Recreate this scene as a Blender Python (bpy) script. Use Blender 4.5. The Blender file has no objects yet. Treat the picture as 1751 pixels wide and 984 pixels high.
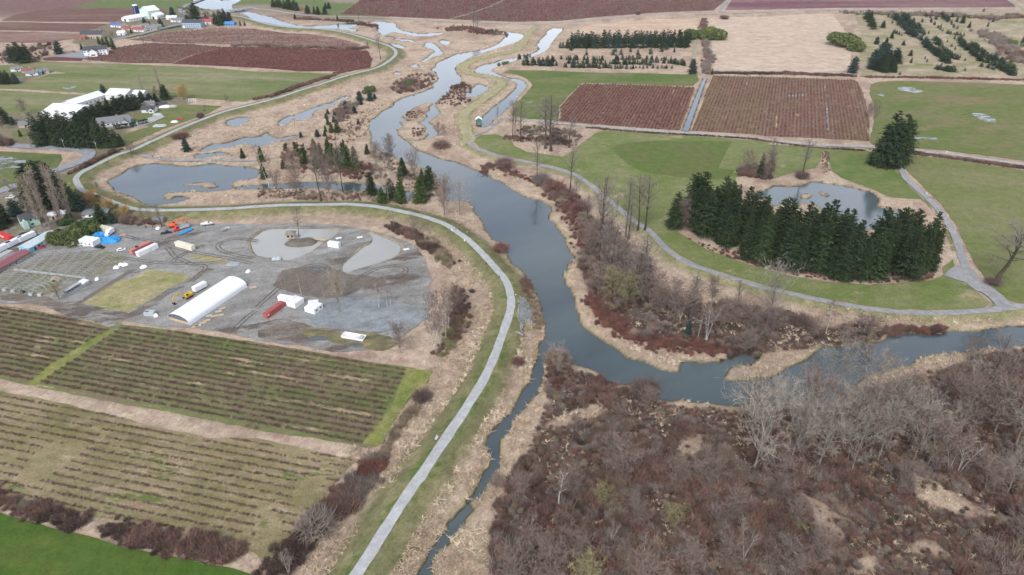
import bpy, math, random
import numpy as np
from mathutils import Vector, Matrix
from mathutils.geometry import tessellate_polygon

# ------------------------------------------------------------------ camera, sky, sun, exposure
SC = bpy.context.scene
COL = SC.collection
CAMH, PITCH, FPX = 175.0, math.radians(31.0), 1167.0     # metres above ground, tilt, focal length in photo pixels
cam_d = bpy.data.cameras.new('camera'); cam = bpy.data.objects.new('camera', cam_d); COL.objects.link(cam)
cam.location = (0, 0, CAMH); cam.rotation_euler = (math.pi/2 - PITCH, 0, 0)
cam_d.sensor_width = 36.0; cam_d.lens = 36.0*FPX/1751.0
cam_d.clip_start = 1.0; cam_d.clip_end = 60000.0
SC.camera = cam

SUN_EL, SUN_AZ = 50.0, 200.0            # azimuth clockwise from +Y
W = bpy.data.worlds.new('World'); SC.world = W; W.use_nodes = True
nt = W.node_tree; bg = nt.nodes['Background']
sky = nt.nodes.new('ShaderNodeTexSky'); sky.sky_type = 'NISHITA'; sky.sun_disc = False
sky.sun_elevation = math.radians(SUN_EL); sky.sun_rotation = math.radians(SUN_AZ)
sky.air_density = 1.0; sky.dust_density = 3.0
hs = nt.nodes.new('ShaderNodeHueSaturation'); hs.inputs['Saturation'].default_value = 0.34; hs.inputs['Value'].default_value = 1.2
nt.links.new(sky.outputs[0], hs.inputs['Color'])
tc = nt.nodes.new('ShaderNodeTexCoord'); cn = nt.nodes.new('ShaderNodeTexNoise'); cn.inputs['Scale'].default_value = 3.2
cn.inputs['Detail'].default_value = 6; cn.inputs['Roughness'].default_value = 0.55
cm = nt.nodes.new('ShaderNodeMapping'); cm.inputs['Scale'].default_value = (1, 1, 2.6)
nt.links.new(tc.outputs['Generated'], cm.inputs[0]); nt.links.new(cm.outputs[0], cn.inputs['Vector'])
cr = nt.nodes.new('ShaderNodeValToRGB'); cr.color_ramp.elements[0].position = 0.42; cr.color_ramp.elements[0].color = (.80, .84, .92, 1)
cr.color_ramp.elements[1].position = 0.62; cr.color_ramp.elements[1].color = (1.3, 1.27, 1.22, 1)
nt.links.new(cn.outputs[0], cr.inputs[0])
mx = nt.nodes.new('ShaderNodeMixRGB'); mx.blend_type = 'MULTIPLY'; mx.inputs[0].default_value = 1
nt.links.new(hs.outputs[0], mx.inputs[1]); nt.links.new(cr.outputs[0], mx.inputs[2])
# bright overcast low in the sky, greyer cloud overhead
sz = nt.nodes.new('ShaderNodeSeparateXYZ'); nt.links.new(tc.outputs['Generated'], sz.inputs[0]); er = nt.nodes.new('ShaderNodeValToRGB')
er.color_ramp.elements[0].position = 0.10; er.color_ramp.elements[0].color = (2.3, 2.3, 2.4, 1); er.color_ramp.elements[1].position = .72; er.color_ramp.elements[1].color = (.72, .72, .74, 1)
em = er.color_ramp.elements.new(.42); em.color = (1.9, 1.9, 1.98, 1); nt.links.new(sz.outputs[2], er.inputs[0])
mz = nt.nodes.new('ShaderNodeMixRGB'); mz.blend_type = 'MULTIPLY'; mz.inputs[0].default_value = 1
nt.links.new(mx.outputs[0], mz.inputs[1]); nt.links.new(er.outputs[0], mz.inputs[2]); nt.links.new(mz.outputs[0], bg.inputs['Color'])
bg.inputs['Strength'].default_value = 0.118
sl = bpy.data.lights.new('sun', 'SUN'); so = bpy.data.objects.new('sun', sl); COL.objects.link(so)
sl.energy = 1.5; sl.angle = math.radians(10); sl.color = (1, .97, .92)
az, el = math.radians(SUN_AZ), math.radians(SUN_EL)
sdir = Vector((math.sin(az)*math.cos(el), math.cos(az)*math.cos(el), math.sin(el)))
so.rotation_euler = sdir.to_track_quat('Z', 'Y').to_euler(); so.location = (0, 0, 300)
SC.view_settings.view_transform = 'Standard'; SC.view_settings.look = 'None'; SC.view_settings.gamma = 1
SC.view_settings.exposure = 0.27
SC.render.engine = 'CYCLES'
SC.cycles.max_bounces = 4; SC.cycles.diffuse_bounces = 2; SC.cycles.glossy_bounces = 2; SC.cycles.transparent_max_bounces = 4

# ------------------------------------------------------------------ survey: photo pixel -> metres on a level plane
cp, sp = math.cos(PITCH), math.sin(PITCH)
def at(x, y, z=0.0):
    dx = (x-875.5)/FPX; dz = -(y-492.0)/FPX
    vy = cp + dz*sp; vz = -sp + dz*cp
    t = -(CAMH-z)/vz
    return (dx*t, vy*t)
def at_np(x, y, z=0.0):
    dx = (x-875.5)/FPX; dz = -(y-492.0)/FPX
    vy = cp + dz*sp; vz = -sp + dz*cp
    t = -(CAMH-z)/vz
    return dx*t, vy*t
def yproj(X, Y, Z):
    ry, rz = Y, Z-CAMH
    f = ry*cp - rz*sp; u = ry*sp + rz*cp
    return 492.0 - FPX*u/f
def height_for(x, y, hpx):          # metres that reach hpx photo pixels above a base at (x, y)
    X, Y = at(x, y); lo, hi = 0.0, 80.0
    for _ in range(30):
        m = (lo+hi)/2
        if y - yproj(X, Y, m) < hpx: lo = m
        else: hi = m
    return lo
TILE = {}
for r_, y0 in (('A', 0), ('B', 240), ('C', 480), ('D', 734)):
    for c_, x0 in enumerate((0, 440, 880, 1311)): TILE[r_+str(c_)] = (x0, y0)
def P(*a):                          # P('A1', x,y, x,y, ..., 'B1', ...) survey sheets -> photo pixels
    out = []; t = (0, 0); k = 1.0; i = 0
    while i < len(a):
        if isinstance(a[i], str):
            if a[i] == 'S': t = (0, 0); k = 1.0
            else: t = TILE[a[i]]; k = 1/3.936
            i += 1
        else:
            out.append((t[0]+a[i]*k, t[1]+a[i+1]*k)); i += 2
    return out
def world(pts, z=0.0): return np.array([at(x, y, z) for x, y in pts])

# ------------------------------------------------------------------ curves, noise, distances
rng = np.random.default_rng(7); random.seed(7)
def catmull(p, n=6, closed=True):
    p = np.asarray(p, float); m = len(p); out = []
    for i in range(m if closed else m-1):
        if closed: a, b, c, d = p[(i-1) % m], p[i], p[(i+1) % m], p[(i+2) % m]
        else: a, b, c, d = p[max(i-1, 0)], p[i], p[i+1], p[min(i+2, m-1)]
        for t in np.linspace(0, 1, n, endpoint=False):
            out.append(.5*((2*b)+(c-a)*t+(2*a-5*b+4*c-d)*t*t+(3*b-a-3*c+d)*t**3))
    if not closed: out.append(p[-1])
    return np.array(out)
def fractal(p, amp, seg=1.5, closed=True, seed=1):
    """cut the outline into short pieces and shift them by smooth noise"""
    p = np.asarray(p, float); q = np.vstack([p, p[:1]]) if closed else p
    out = []
    for a, b in zip(q[:-1], q[1:]):
        n = int(min(60, max(1, np.hypot(*(b-a))//seg)))
        for k in range(n): out.append(a+(b-a)*k/n)
    if not closed: out.append(q[-1])
    out = np.array(out)
    out[:, 0] += amp*(fbm(out[:, 0]*.18+seed, out[:, 1]*.18, 3)-.5)*2.4
    out[:, 1] += amp*(fbm(out[:, 0]*.18+seed+50, out[:, 1]*.18+9, 3)-.5)*2.4
    return out
_perm = np.random.default_rng(3).random(65536)
def vnoise(x, y):
    xi = np.floor(x).astype(np.int64); yi = np.floor(y).astype(np.int64); fx = x-xi; fy = y-yi
    fx = fx*fx*(3-2*fx); fy = fy*fy*(3-2*fy)
    h = lambda a, b: _perm[((a*73856093) ^ (b*19349663)) & 65535]
    return (h(xi, yi)*(1-fx)+h(xi+1, yi)*fx)*(1-fy)+(h(xi, yi+1)*(1-fx)+h(xi+1, yi+1)*fx)*fy
def fbm(x, y, o=4):
    x = np.asarray(x, float); y = np.asarray(y, float); s = 0; a = .5; n = 0
    for i in range(o): s = s+a*vnoise(x, y); n += a; a *= .5; x = x*2.03+17; y = y*2.03+31
    return s/n
def inside(px, py, poly):
    r = np.zeros(px.shape, bool); x0, y0 = poly.min(0); x1, y1 = poly.max(0)
    m = (px >= x0) & (px <= x1) & (py >= y0) & (py <= y1)
    if not m.any(): return r
    qx, qy = px[m], py[m]; c = np.zeros(qx.shape, bool); n = len(poly)
    for i in range(n):
        ax, ay = poly[i]; bx, by = poly[(i+1) % n]
        if ay == by: continue
        c ^= ((ay > qy) != (by > qy)) & (qx < (bx-ax)*(qy-ay)/(by-ay)+ax)
    r[m] = c; return r
def dist(px, py, line, closed=False, maxd=30.0):
    d = np.full(px.shape, maxd, float); n = len(line)
    for i in range(n if closed else n-1):
        ax, ay = line[i]; bx, by = line[(i+1) % n]
        m = (px > min(ax, bx)-maxd) & (px < max(ax, bx)+maxd) & (py > min(ay, by)-maxd) & (py < max(ay, by)+maxd)
        if not m.any(): continue
        qx, qy = px[m], py[m]; vx, vy = bx-ax, by-ay; L = vx*vx+vy*vy+1e-9
        t = np.clip(((qx-ax)*vx+(qy-ay)*vy)/L, 0, 1)
        d[m] = np.minimum(d[m], np.hypot(qx-ax-t*vx, qy-ay-t*vy))
    return d
def sdf(px, py, poly, maxd=30.0):   # positive inside
    d = dist(px, py, poly, True, maxd); return np.where(inside(px, py, poly), d, -d)
def sstep(a, b, x): t = np.clip((x-a)/(b-a), 0, 1); return t*t*(3-2*t)

# ------------------------------------------------------------------ mesh + tags
def make_mesh(name, V, F, mat, cols=None, smooth=False):
    V = np.asarray(V, np.float32); F = np.asarray(F, np.int32); k = F.shape[1]
    me = bpy.data.meshes.new(name); me.vertices.add(len(V)); me.vertices.foreach_set('co', V.ravel())
    me.loops.add(F.size); me.loops.foreach_set('vertex_index', F.ravel())
    me.polygons.add(len(F)); me.polygons.foreach_set('loop_start', np.arange(0, F.size, k, dtype=np.int32))
    me.polygons.foreach_set('loop_total', np.full(len(F), k, np.int32))
    if smooth: me.polygons.foreach_set('use_smooth', np.ones(len(F), bool))
    me.update(calc_edges=True)
    if cols is not None:
        c = np.ones((len(V), 4), np.float32); c[:, :3] = cols
        a = me.color_attributes.new('Col', 'FLOAT_COLOR', 'POINT'); a.data.foreach_set('color', c.ravel())
    me.materials.append(mat); return me
def link(name, me, parent=None, loc=None, rz=0.0):
    o = bpy.data.objects.new(name, me); COL.objects.link(o)
    if parent is not None: o.parent = parent
    if loc is not None: o.location = loc
    if rz: o.rotation_euler = (0, 0, rz)
    return o
def tag(o, label=None, cat=None, group=None, kind=None):
    if label:
        o['label'] = label
        if len(label.replace('-', ' ').split()) > 16: print('LONG', label)
    if cat: o['category'] = cat
    if group: o['group'] = group
    if kind: o['kind'] = kind
    return o
def thing(name, label, cat, x, y, z=0.0, rz=0.0, group=None):
    o = link(name, None, None, (x, y, z), rz); return tag(o, label, cat, group)
def copy_thing(src, x, y, z, rz, sc, label=None, group=None, cat=None):
    r = src.copy(); COL.objects.link(r); r.location = (x, y, z); r.rotation_euler = (0, 0, rz); r.scale = sc
    tag(r, label, cat, group)
    for ch in src.children:
        c = ch.copy(); COL.objects.link(c); c.parent = r
        for g in ch.children: d = g.copy(); COL.objects.link(d); d.parent = c
    return r

class MB:                            # collects shapes as quads/tris, builds one mesh
    def __init__(s): s.v = []; s.f = []
    def add(s, vs, fs):
        n = len(s.v); s.v += [tuple(v) for v in vs]; s.f += [tuple(i+n for i in f) for f in fs]; return s
    def box(s, x0, y0, z0, x1, y1, z1, bev=0.0, M=None):
        b = min(bev, abs(x1-x0)/3, abs(y1-y0)/3, abs(z1-z0)/2)
        if b <= 0:
            vs = [(x0, y0, z0), (x1, y0, z0), (x1, y1, z0), (x0, y1, z0), (x0, y0, z1), (x1, y0, z1), (x1, y1, z1), (x0, y1, z1)]
            fs = [(0, 3, 2, 1), (4, 5, 6, 7), (0, 1, 5, 4), (1, 2, 6, 5), (2, 3, 7, 6), (3, 0, 4, 7)]
        else:
            vs = [(x0, y0, z0), (x1, y0, z0), (x1, y1, z0), (x0, y1, z0), (x0, y0, z1-b), (x1, y0, z1-b), (x1, y1, z1-b), (x0, y1, z1-b),
                  (x0+b, y0+b, z1), (x1-b, y0+b, z1), (x1-b, y1-b, z1), (x0+b, y1-b, z1)]
            fs = [(0, 3, 2, 1), (8, 9, 10, 11)]
            for i in range(4): j = (i+1) % 4; fs += [(i, j, 4+j, 4+i), (4+i, 4+j, 8+j, 8+i)]
        if M is not None: vs = [M @ Vector(v) for v in vs]
        return s.add(vs, fs)
    def prism(s, prof, y0, y1, M=None):          # profile in x-z extruded along y
        n = len(prof); vs = [(x, y0, z) for x, z in prof]+[(x, y1, z) for x, z in prof]
        fs = [tuple(range(n)), tuple(range(2*n-1, n-1, -1))]+[(i, (i+1) % n, n+(i+1) % n, n+i)[::-1] for i in range(n)]
        if M is not None: vs = [M @ Vector(v) for v in vs]
        return s.add(vs, fs)
    def cyl(s, a, b, r0, r1=None, n=8, caps=True):
        r1 = r0 if r1 is None else r1; a = Vector(a); b = Vector(b); d = (b-a)
        q = d.to_track_quat('Z', 'Y'); vs = []
        for p, r in ((a, r0), (b, r1)):
            for k in range(n): t = 2*math.pi*k/n; vs.append(p+q @ Vector((r*math.cos(t), r*math.sin(t), 0)))
        fs = [(k, (k+1) % n, n+(k+1) % n, n+k) for k in range(n)]
        if caps: fs += [tuple(range(n-1, -1, -1)), tuple(range(n, 2*n))]
        return s.add(vs, fs)
    def arc(s, r, n, y0, y1, z0=0.0, squash=1.0, thick=0.06):     # half-round shell along y
        a = [math.pi*k/n for k in range(n+1)]
        pr = [(r*math.cos(t), z0+r*squash*math.sin(t)) for t in a]+[((r-thick)*math.cos(t), z0+(r-thick)*squash*math.sin(t)) for t in reversed(a)]
        m = n+1; vs = [(x, y0, z) for x, z in pr]+[(x, y1, z) for x, z in pr]; N = 2*m
        fs = [(i, (i+1) % N, N+(i+1) % N, N+i) for i in range(N)]
        for i in range(n): fs += [(i, N-1-i, N-2-i, i+1), (N+i, N+i+1, 2*N-2-i, 2*N-1-i)]
        return s.add(vs, fs)
    def build(s, name, mat, parent=None, label=None):
        me = bpy.data.meshes.new(name); me.from_pydata(s.v, [], s.f); me.materials.append(mat); me.update()
        o = link(name, me, parent)
        if label: o['label'] = label
        return o

# ------------------------------------------------------------------ materials
def nodes(name):
    m = bpy.data.materials.new(name); m.use_nodes = True; n = m.node_tree; b = n.nodes['Principled BSDF']
    b.inputs['Specular IOR Level'].default_value = .25
    return m, n, b
def noise(n, vec, scale, detail=3, rough=.55):
    t = n.nodes.new('ShaderNodeTexNoise'); t.inputs['Scale'].default_value = scale; t.inputs['Detail'].default_value = detail
    t.inputs['Roughness'].default_value = rough; n.links.new(vec, t.inputs['Vector']); return t.outputs[0]
def ramp(n, fac, stops):
    r = n.nodes.new('ShaderNodeValToRGB'); e = r.color_ramp.elements
    while len(e) < len(stops): e.new(.5)
    for k, (p, c) in enumerate(stops):
        e[k].position = p; e[k].color = (c[0], c[1], c[2], 1) if isinstance(c, (tuple, list)) else (c, c, c, 1)
    n.links.new(fac, r.inputs[0]); return r.outputs[0]
def mix(n, fac, a, b, mode='MIX'):
    m = n.nodes.new('ShaderNodeMixRGB'); m.blend_type = mode
    for i, v in ((0, fac), (1, a), (2, b)):
        if isinstance(v, (int, float)): m.inputs[i].default_value = v
        elif isinstance(v, (tuple, list)): m.inputs[i].default_value = (v[0], v[1], v[2], 1)
        else: n.links.new(v, m.inputs[i])
    return m.outputs[0]
def bump(n, b, h, strength, distance=1.0):
    k = n.nodes.new('ShaderNodeBump'); k.inputs['Strength'].default_value = strength; k.inputs['Distance'].default_value = distance
    n.links.new(h, k.inputs['Height']); n.links.new(k.outputs[0], b.inputs['Normal'])
def coords(n, rot=0.0, stretch=1.0, offset=0.0):
    g = n.nodes.new('ShaderNodeNewGeometry'); m = n.nodes.new('ShaderNodeMapping'); m.vector_type = 'TEXTURE'
    m.inputs['Rotation'].default_value = (0, 0, rot); m.inputs['Scale'].default_value = (stretch, 1, 1); m.inputs['Location'].default_value = (offset, offset, 0)
    n.links.new(g.outputs['Position'], m.inputs['Vector']); return m.outputs[0]
def paint(name, c, rough=.6, var=.15, scale=1.2, metal=0.0, dirt=None):
    m, n, b = nodes(name); tc = n.nodes.new('ShaderNodeTexCoord')
    f = noise(n, tc.outputs['Object'], scale, 5, .65)
    lo = tuple(v*(1-var) for v in c); hi = tuple(min(1, v*(1+var*.6)) for v in c)
    o = ramp(n, f, [(.3, lo), (.7, hi)])
    if dirt:
        f2 = noise(n, tc.outputs['Object'], scale*.45, 6, .7); o = mix(n, ramp(n, f2, [(.5, 0.0), (.72, .75)]), o, dirt)
    n.links.new(o, b.inputs['Base Color']); b.inputs['Roughness'].default_value = rough; b.inputs['Metallic'].default_value = metal
    return m
def field_mat(name, cols, rot=0.0, stretch=1.0, big=.02, mid=.12, fine=1.4, bumpy=.4, seed=0.0, rough=.95, patches=None, contrast=.35):
    """cols: 3 albedos blended by broad, middle and fine noise; patches: (colour, scale, threshold)"""
    m, n, b = nodes(name); v = coords(n, rot, stretch, seed*37.0); v2 = coords(n, 0, 1, seed*11.0)
    f1 = ramp(n, noise(n, v, big, 5, .6), [(.35, 0.0), (.65, 1.0)])
    f2 = ramp(n, noise(n, v, mid, 5, .7), [(.38, 0.0), (.62, 1.0)])
    c = mix(n, f1, cols[0], cols[1]); c = mix(n, mix(n, .5, f2, f2, 'MULTIPLY'), c, cols[2])
    if patches:
        for k, (pc, ps, th) in enumerate(patches):
            v3 = coords(n, rot, stretch, 71.0*(k+1)+seed)
            f3 = ramp(n, noise(n, v3, ps, 6, .7), [(th, 0.0), (th+.07, 1.0)]); c = mix(n, f3, c, pc)
    f4 = noise(n, v2, fine, 4, .75); f5 = noise(n, v2, fine*.22, 3, .6)
    c = mix(n, 1.0, c, ramp(n, f4, [(.25, 1-contrast), (.75, 1+contrast*.9)]), 'MULTIPLY')
    c = mix(n, 1.0, c, ramp(n, f5, [(.3, .86), (.7, 1.14)]), 'MULTIPLY')
    n.links.new(c, b.inputs['Base Color']); b.inputs['Roughness'].default_value = rough; b.inputs['Specular IOR Level'].default_value = .08
    if bumpy: bump(n, b, f4, bumpy, .5)
    return m
def veg_mat(name, c, var=.35, rough=.9, attr=False, scale=.35, translucent=0.0):
    """plant colour with clump noise and a little change from one copy to the next"""
    m, n, b = nodes(name); tc = n.nodes.new('ShaderNodeTexCoord'); oi = n.nodes.new('ShaderNodeObjectInfo')
    f = noise(n, tc.outputs['Object'], scale, 3, .6)
    if attr: a = n.nodes.new('ShaderNodeVertexColor'); a.layer_name = 'Col'; base = a.outputs[0]
    else: base = (c[0], c[1], c[2])
    o = mix(n, 1.0, base, ramp(n, f, [(.3, 1-var), (.7, 1+var)]), 'MULTIPLY')
    if not attr: o = mix(n, 1.0, o, ramp(n, oi.outputs['Random'], [(0, (1-var*.5, 1-var*.45, 1-var*.4)), (1, (1+var*.55, 1+var*.5, 1+var*.3))]), 'MULTIPLY')
    n.links.new(o, b.inputs['Base Color']); b.inputs['Roughness'].default_value = rough; b.inputs['Specular IOR Level'].default_value = .1
    return m
# ------------------------------------------------------------------ the survey of water, paths and fields
WL = -0.55
river = P('A1', 1650,215, 1672,240, 1662,262, 1620,300, 1540,330, 1450,350, 1350,365, 1290,390, 1240,410, 1205,432, 1200,455, 1172,470, 1205,485, 1215,510, 1220,540, 1190,562, 1180,590, 1130,615, 1060,640, 990,660, 930,690, 915,715, 850,750, 800,790, 762,820, 755,860, 770,900, 775,940, 760,970,
 'B1', 765,25, 800,50, 860,85, 940,115, 1030,165, 1110,185, 1190,215, 1225,270, 1260,330, 1268,400, 1330,412, 1400,410, 1440,430, 1470,480, 1510,540, 1540,600, 1590,670, 1640,690, 1680,730, 1690,790, 1732,840,
 'B2', 30,860, 60,900, 90,950, 'C2', 105,0, 130,60, 165,130, 170,200, 200,290, 205,340, 190,400, 165,450, 165,510, 150,570, 120,620, 120,670, 60,730, 30,790, 0,850,
 'C1', 1700,900, 'D1', 1600,0, 1570,40, 1550,90, 1545,130, 1575,160, 1570,210, 1540,290, 1500,360, 1470,400, 1450,450, 1420,470, 1400,520, 1330,610, 1290,640, 1280,690, 1230,730, 1220,770, 1170,810, 1140,880, 1090,960, 1060,1060, 1000,1250,
 1100,1250, 1150,1080, 1180,984, 1170,930, 1210,850, 1260,800, 1290,770, 1300,730, 1370,660, 1400,600, 1440,540, 1420,500, 1480,460, 1530,400, 1560,350, 1600,310, 1610,270, 1640,230, 1640,180, 1630,130, 1630,70, 1650,50, 1690,45,
 'C2', 0,945, 30,900, 70,850, 110,800, 140,760, 170,700, 200,620, 215,560, 240,500, 285,490, 340,510, 370,550, 450,570, 530,600, 590,640, 620,690, 700,700, 780,700, 860,720, 930,790, 990,800, 1060,810, 1130,800, 1190,820, 1280,830,
 'C3', 0,850, 100,830, 200,830, 300,820, 400,830, 450,800, 480,770, 530,740, 600,700, 650,665, 700,630, 760,610, 850,590, 930,570, 1000,550, 1020,535, 1100,510, 1200,500, 1290,480, 1400,470, 1500,450, 1600,455, 1732,430, 2100,400,
 2100,300, 1732,315, 1640,310, 1560,320, 1480,330, 1390,345, 1300,345, 1200,350, 1100,370, 1050,365, 1000,360, 900,365, 820,370, 800,400, 720,420, 640,430, 560,440, 480,450, 410,450, 350,465, 300,510, 210,560, 130,590, 60,640, 0,660,
 'C2', 1650,665, 1560,685, 1460,685, 1395,660, 1430,600, 1500,575, 1590,560, 1650,520, 1660,495, 1600,510, 1530,490, 1480,520, 1400,540, 1380,560, 1280,560, 1200,545, 1120,555, 1115,600, 1110,625, 1050,622, 980,600, 900,565, 850,545, 790,528, 740,515, 700,480, 640,440, 570,400, 500,350, 450,300, 430,250, 410,190, 390,120, 370,50,
 'B2', 350,984, 320,900, 345,870, 350,830, 405,810, 400,780, 370,760, 345,700, 330,660, 290,610, 270,570, 230,530, 225,500, 250,470, 210,440, 180,410, 110,400, 60,380, 20,350,
 'B1', 1732,348, 1700,325, 1660,305, 1620,275, 1570,265, 1560,240, 1510,215, 1450,200, 1380,170, 1330,150, 1280,140, 1230,125, 1170,105, 1110,85, 1050,55, 1020,20,
 'A1', 1020,955, 1100,945, 1180,930, 1215,905, 1195,870, 1180,845, 1150,830, 1180,800, 1225,765, 1200,730, 1190,700, 1230,668, 1280,640, 1290,610, 1340,580, 1362,560, 1370,530, 1345,500, 1330,470, 1340,440, 1380,420, 1440,385, 1500,365, 1600,330, 1700,300, 1732,290,
 'A2', 30,275, 68,250, 50,232, 0,225)
islands = [P('A1', 970,790, 1000,765, 1040,735, 1100,710, 1160,690, 1185,700, 1160,720, 1160,745, 1140,760, 1145,790, 1110,820, 1050,822),
 P('A1', 930,870, 960,865, 975,850, 955,825, 990,815, 1060,820, 1130,850, 1140,860, 1130,890, 1155,905, 1130,935, 1050,950, 1000,950, 960,925, 940,890),
 P('B0', 1230,298, 1280,290, 1340,288, 1440,283, 1455,300, 1468,320, 1400,325, 1330,308, 1260,310),
 P('B3', 220,385, 245,365, 290,360, 315,375, 290,395, 240,400), P('B3', 340,352, 380,350, 425,370, 410,385, 370,375),
 P('B1', 178,700, 215,678, 300,662, 370,660, 410,672, 390,700, 340,715, 270,722, 210,718)]
waters = [
 P('A1', 1390,650, 1420,620, 1450,600, 1480,568, 1530,580, 1552,600, 1520,630, 1450,655),
 P('A2', 235,200, 320,195, 300,225, 270,260, 240,300, 225,330, 190,355, 120,385, 60,398, 10,405, 'A1', 1690,430, 1620,450, 1580,470, 1590,490, 1640,510, 1700,530, 'A2', 0,530, 40,540, 78,575, 60,610, 20,655, 'A1', 1732,690, 1690,720, 1640,770, 1600,800, 1550,850, 1510,860, 1505,830, 1520,790, 1560,750, 1610,710, 1650,680, 1700,640, 'A2', 0,610, 16,590, 20,570, 0,550, 'A1', 1680,532, 1600,512, 1530,500, 1475,488, 1475,465, 1520,440, 1600,425, 1640,408, 'A2', 0,392, 50,382, 120,365, 165,335, 158,300, 180,265, 220,230),
 P('A1', 150,822, 200,790, 260,775, 350,740, 420,715, 500,690, 540,675, 570,660, 600,650, 620,655, 590,675, 520,700, 510,715, 400,745, 370,770, 350,800, 280,815, 240,800, 200,840, 150,850),
 P('A0', 1732,925, 1640,930, 1560,955, 1490,970, 'B0', 1430,30, 1350,68, 1370,78, 1450,62, 1550,45, 1650,25, 'A1', 0,985, 100,968, 180,942, 255,922, 262,912, 200,925, 140,935, 75,910, 60,895, 30,915),
 P('B0', 1320,98, 1400,92, 1480,82, 1535,92, 1500,103, 1420,112, 1330,125),
 P('A0', 1525,825, 1580,800, 1660,793, 1700,805, 1660,820, 1620,845, 1560,855),
 P('A1', 925,490, 960,488, 962,500, 930,503),
 P('B0', 725,280, 760,260, 830,225, 880,190, 950,170, 1050,163, 1150,168, 1220,178, 1300,178, 1420,162, 1500,170, 1560,178, 1640,180, 1732,200, 1732,235, 1700,260, 1620,270, 1560,290, 1550,305, 1570,325, 1500,335, 1400,345, 1300,345, 1210,350, 1130,355, 1095,370, 1110,400, 1150,405, 1180,385, 1260,390, 1250,400, 1180,425, 1110,435, 1030,445, 1000,435, 940,410, 880,375, 800,350, 760,310),
 P('B1', 0,305, 80,298, 140,300, 230,288, 300,283, 400,288, 480,285, 560,290, 650,290, 740,300, 800,310, 900,315, 1000,345, 1050,360, 1055,397, 1010,400, 960,380, 850,350, 750,340, 640,345, 560,335, 480,325, 400,320, 300,320, 200,325, 100,325, 0,330, 'B0', 1640,328, 1580,330, 1640,312),
 P('B3', 40,315, 130,315, 210,312, 260,300, 310,290, 420,297, 500,310, 580,325, 640,340, 700,350, 735,375, 750,405, 740,440, 760,455, 850,470, 930,490, 960,510, 985,550, 980,600, 900,600, 700,600, 500,580, 380,480, 360,450, 300,425, 200,420, 100,430, 50,440, 0,400, 'B2', 1600,375, 1650,350, 1732,325),
 P('S', 340,-40, 372,-10, 378,2, 412,-4, 406,5, 397,8, 396,14, 407,16, 430,22, 440,24, 'A1', 0,97, 100,122, 170,148, 260,172, 330,178, 450,175, 560,163, 650,155, 690,160, 780,150, 920,158, 930,185, 980,210, 1050,225, 1110,230, 1230,222, 1230,235, 1100,245, 1040,240, 960,225, 900,220, 850,242, 835,235, 820,215, 808,198, 810,165, 760,152, 690,165, 640,185, 600,186, 670,205, 640,212, 560,197, 450,192, 300,188, 200,182, 100,165, 0,150, 'A0', 1640,95, 1560,85, 1500,75, 1390,60, 1340,50, 1300,0),
 P('A1', 860,238, 930,262, 1000,268, 1060,275, 1040,280, 960,272, 900,260),
 P('A1', 1110,320, 1135,312, 1130,290, 1165,290, 1205,310, 1225,335, 1247,358, 1215,377, 1180,385, 1160,400, 1120,422, 1108,414, 1150,390, 1165,370, 1200,355, 1200,345, 1160,325),
 P('A1', 1225,275, 1270,275, 1292,293, 1270,304, 1240,295), P('A1', 905,297, 940,300, 990,318, 970,328, 930,322),
 P('A1', 1030,450, 1060,435, 1080,445, 1075,457)]
siteponds = [P('B0', 1690,700, 1710,660, 'B1', 0,645, 50,612, 150,600, 300,598, 450,600, 545,605, 520,640, 460,680, 400,720, 360,750, 300,780, 200,810, 100,792, 0,775),
 P('B1', 575,860, 600,820, 660,770, 720,720, 770,690, 750,650, 700,620, 760,628, 820,650, 900,680, 950,710, 960,740, 930,780, 860,810, 740,850, 650,875, 590,890)]
ditch = P('A2', 1272,530, 1290,530, 1235,690, 1170,885, 1130,885, 1185,740)

dikeW = P('D1', 560,1150, 662,984, 800,770, 958,520, 1130,270, 1310,0, 'C1', 1480,740, 1575,560, 1655,350, 1703,200, 1705,100, 1672,0, 'B1', 1610,870, 1530,780, 1440,690, 1350,620, 1250,560, 1100,510, 950,475, 800,447, 650,433, 500,432, 300,435, 150,438, 0,447, 'B0', 1500,462, 1200,470, 1000,470, 870,455, 780,425, 700,395, 620,360, 560,338, 530,305, 512,270, 520,242, 560,210, 640,170, 720,130, 800,95, 860,75, 930,50, 1000,15, 'A0', 1050,940, 1200,870, 1350,810, 1500,755, 1650,715, 'A1', 0,695, 150,655, 300,605, 450,560, 600,510, 720,480, 820,450, 880,415, 922,380, 932,350, 905,320, 850,297, 780,275, 700,250, 620,228, 520,208, 400,195, 250,188, 100,170, 0,145, 'A0', 1640,118, 1570,108)
pathE = P('A2', 160,172, 95,225, 60,290, 0,340, 'A1', 1600,370, 1480,400, 1405,430, 1390,460, 1420,490, 1500,508, 1580,522, 1640,545, 1632,580, 1560,640, 1480,700, 1410,750, 1385,800, 1400,860, 1425,930, 'B1', 1418,10, 1455,42, 1520,75, 1620,105, 'B2', 0,133, 100,152, 250,185, 350,215, 430,245, 520,310, 600,380, 680,440, 760,510, 860,580, 940,640, 1000,710, 1100,790, 1250,860, 1400,910, 1550,955, 'C3', 0,55, 150,85, 300,120, 450,150, 600,175, 800,205, 1000,218, 1250,218, 1500,200, 1650,180, 1800,165, 2100,140)
branchE = P('C3', 1640,172, 1560,140, 1480,80, 1400,15, 'B3', 1340,850, 1290,700, 1240,590, 1150,460, 1050,360, 950,270, 905,190, 862,150)
shedtrack = P('A1', 1432,925, 1480,905, 1540,885, 1590,850, 1650,800)
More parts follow.
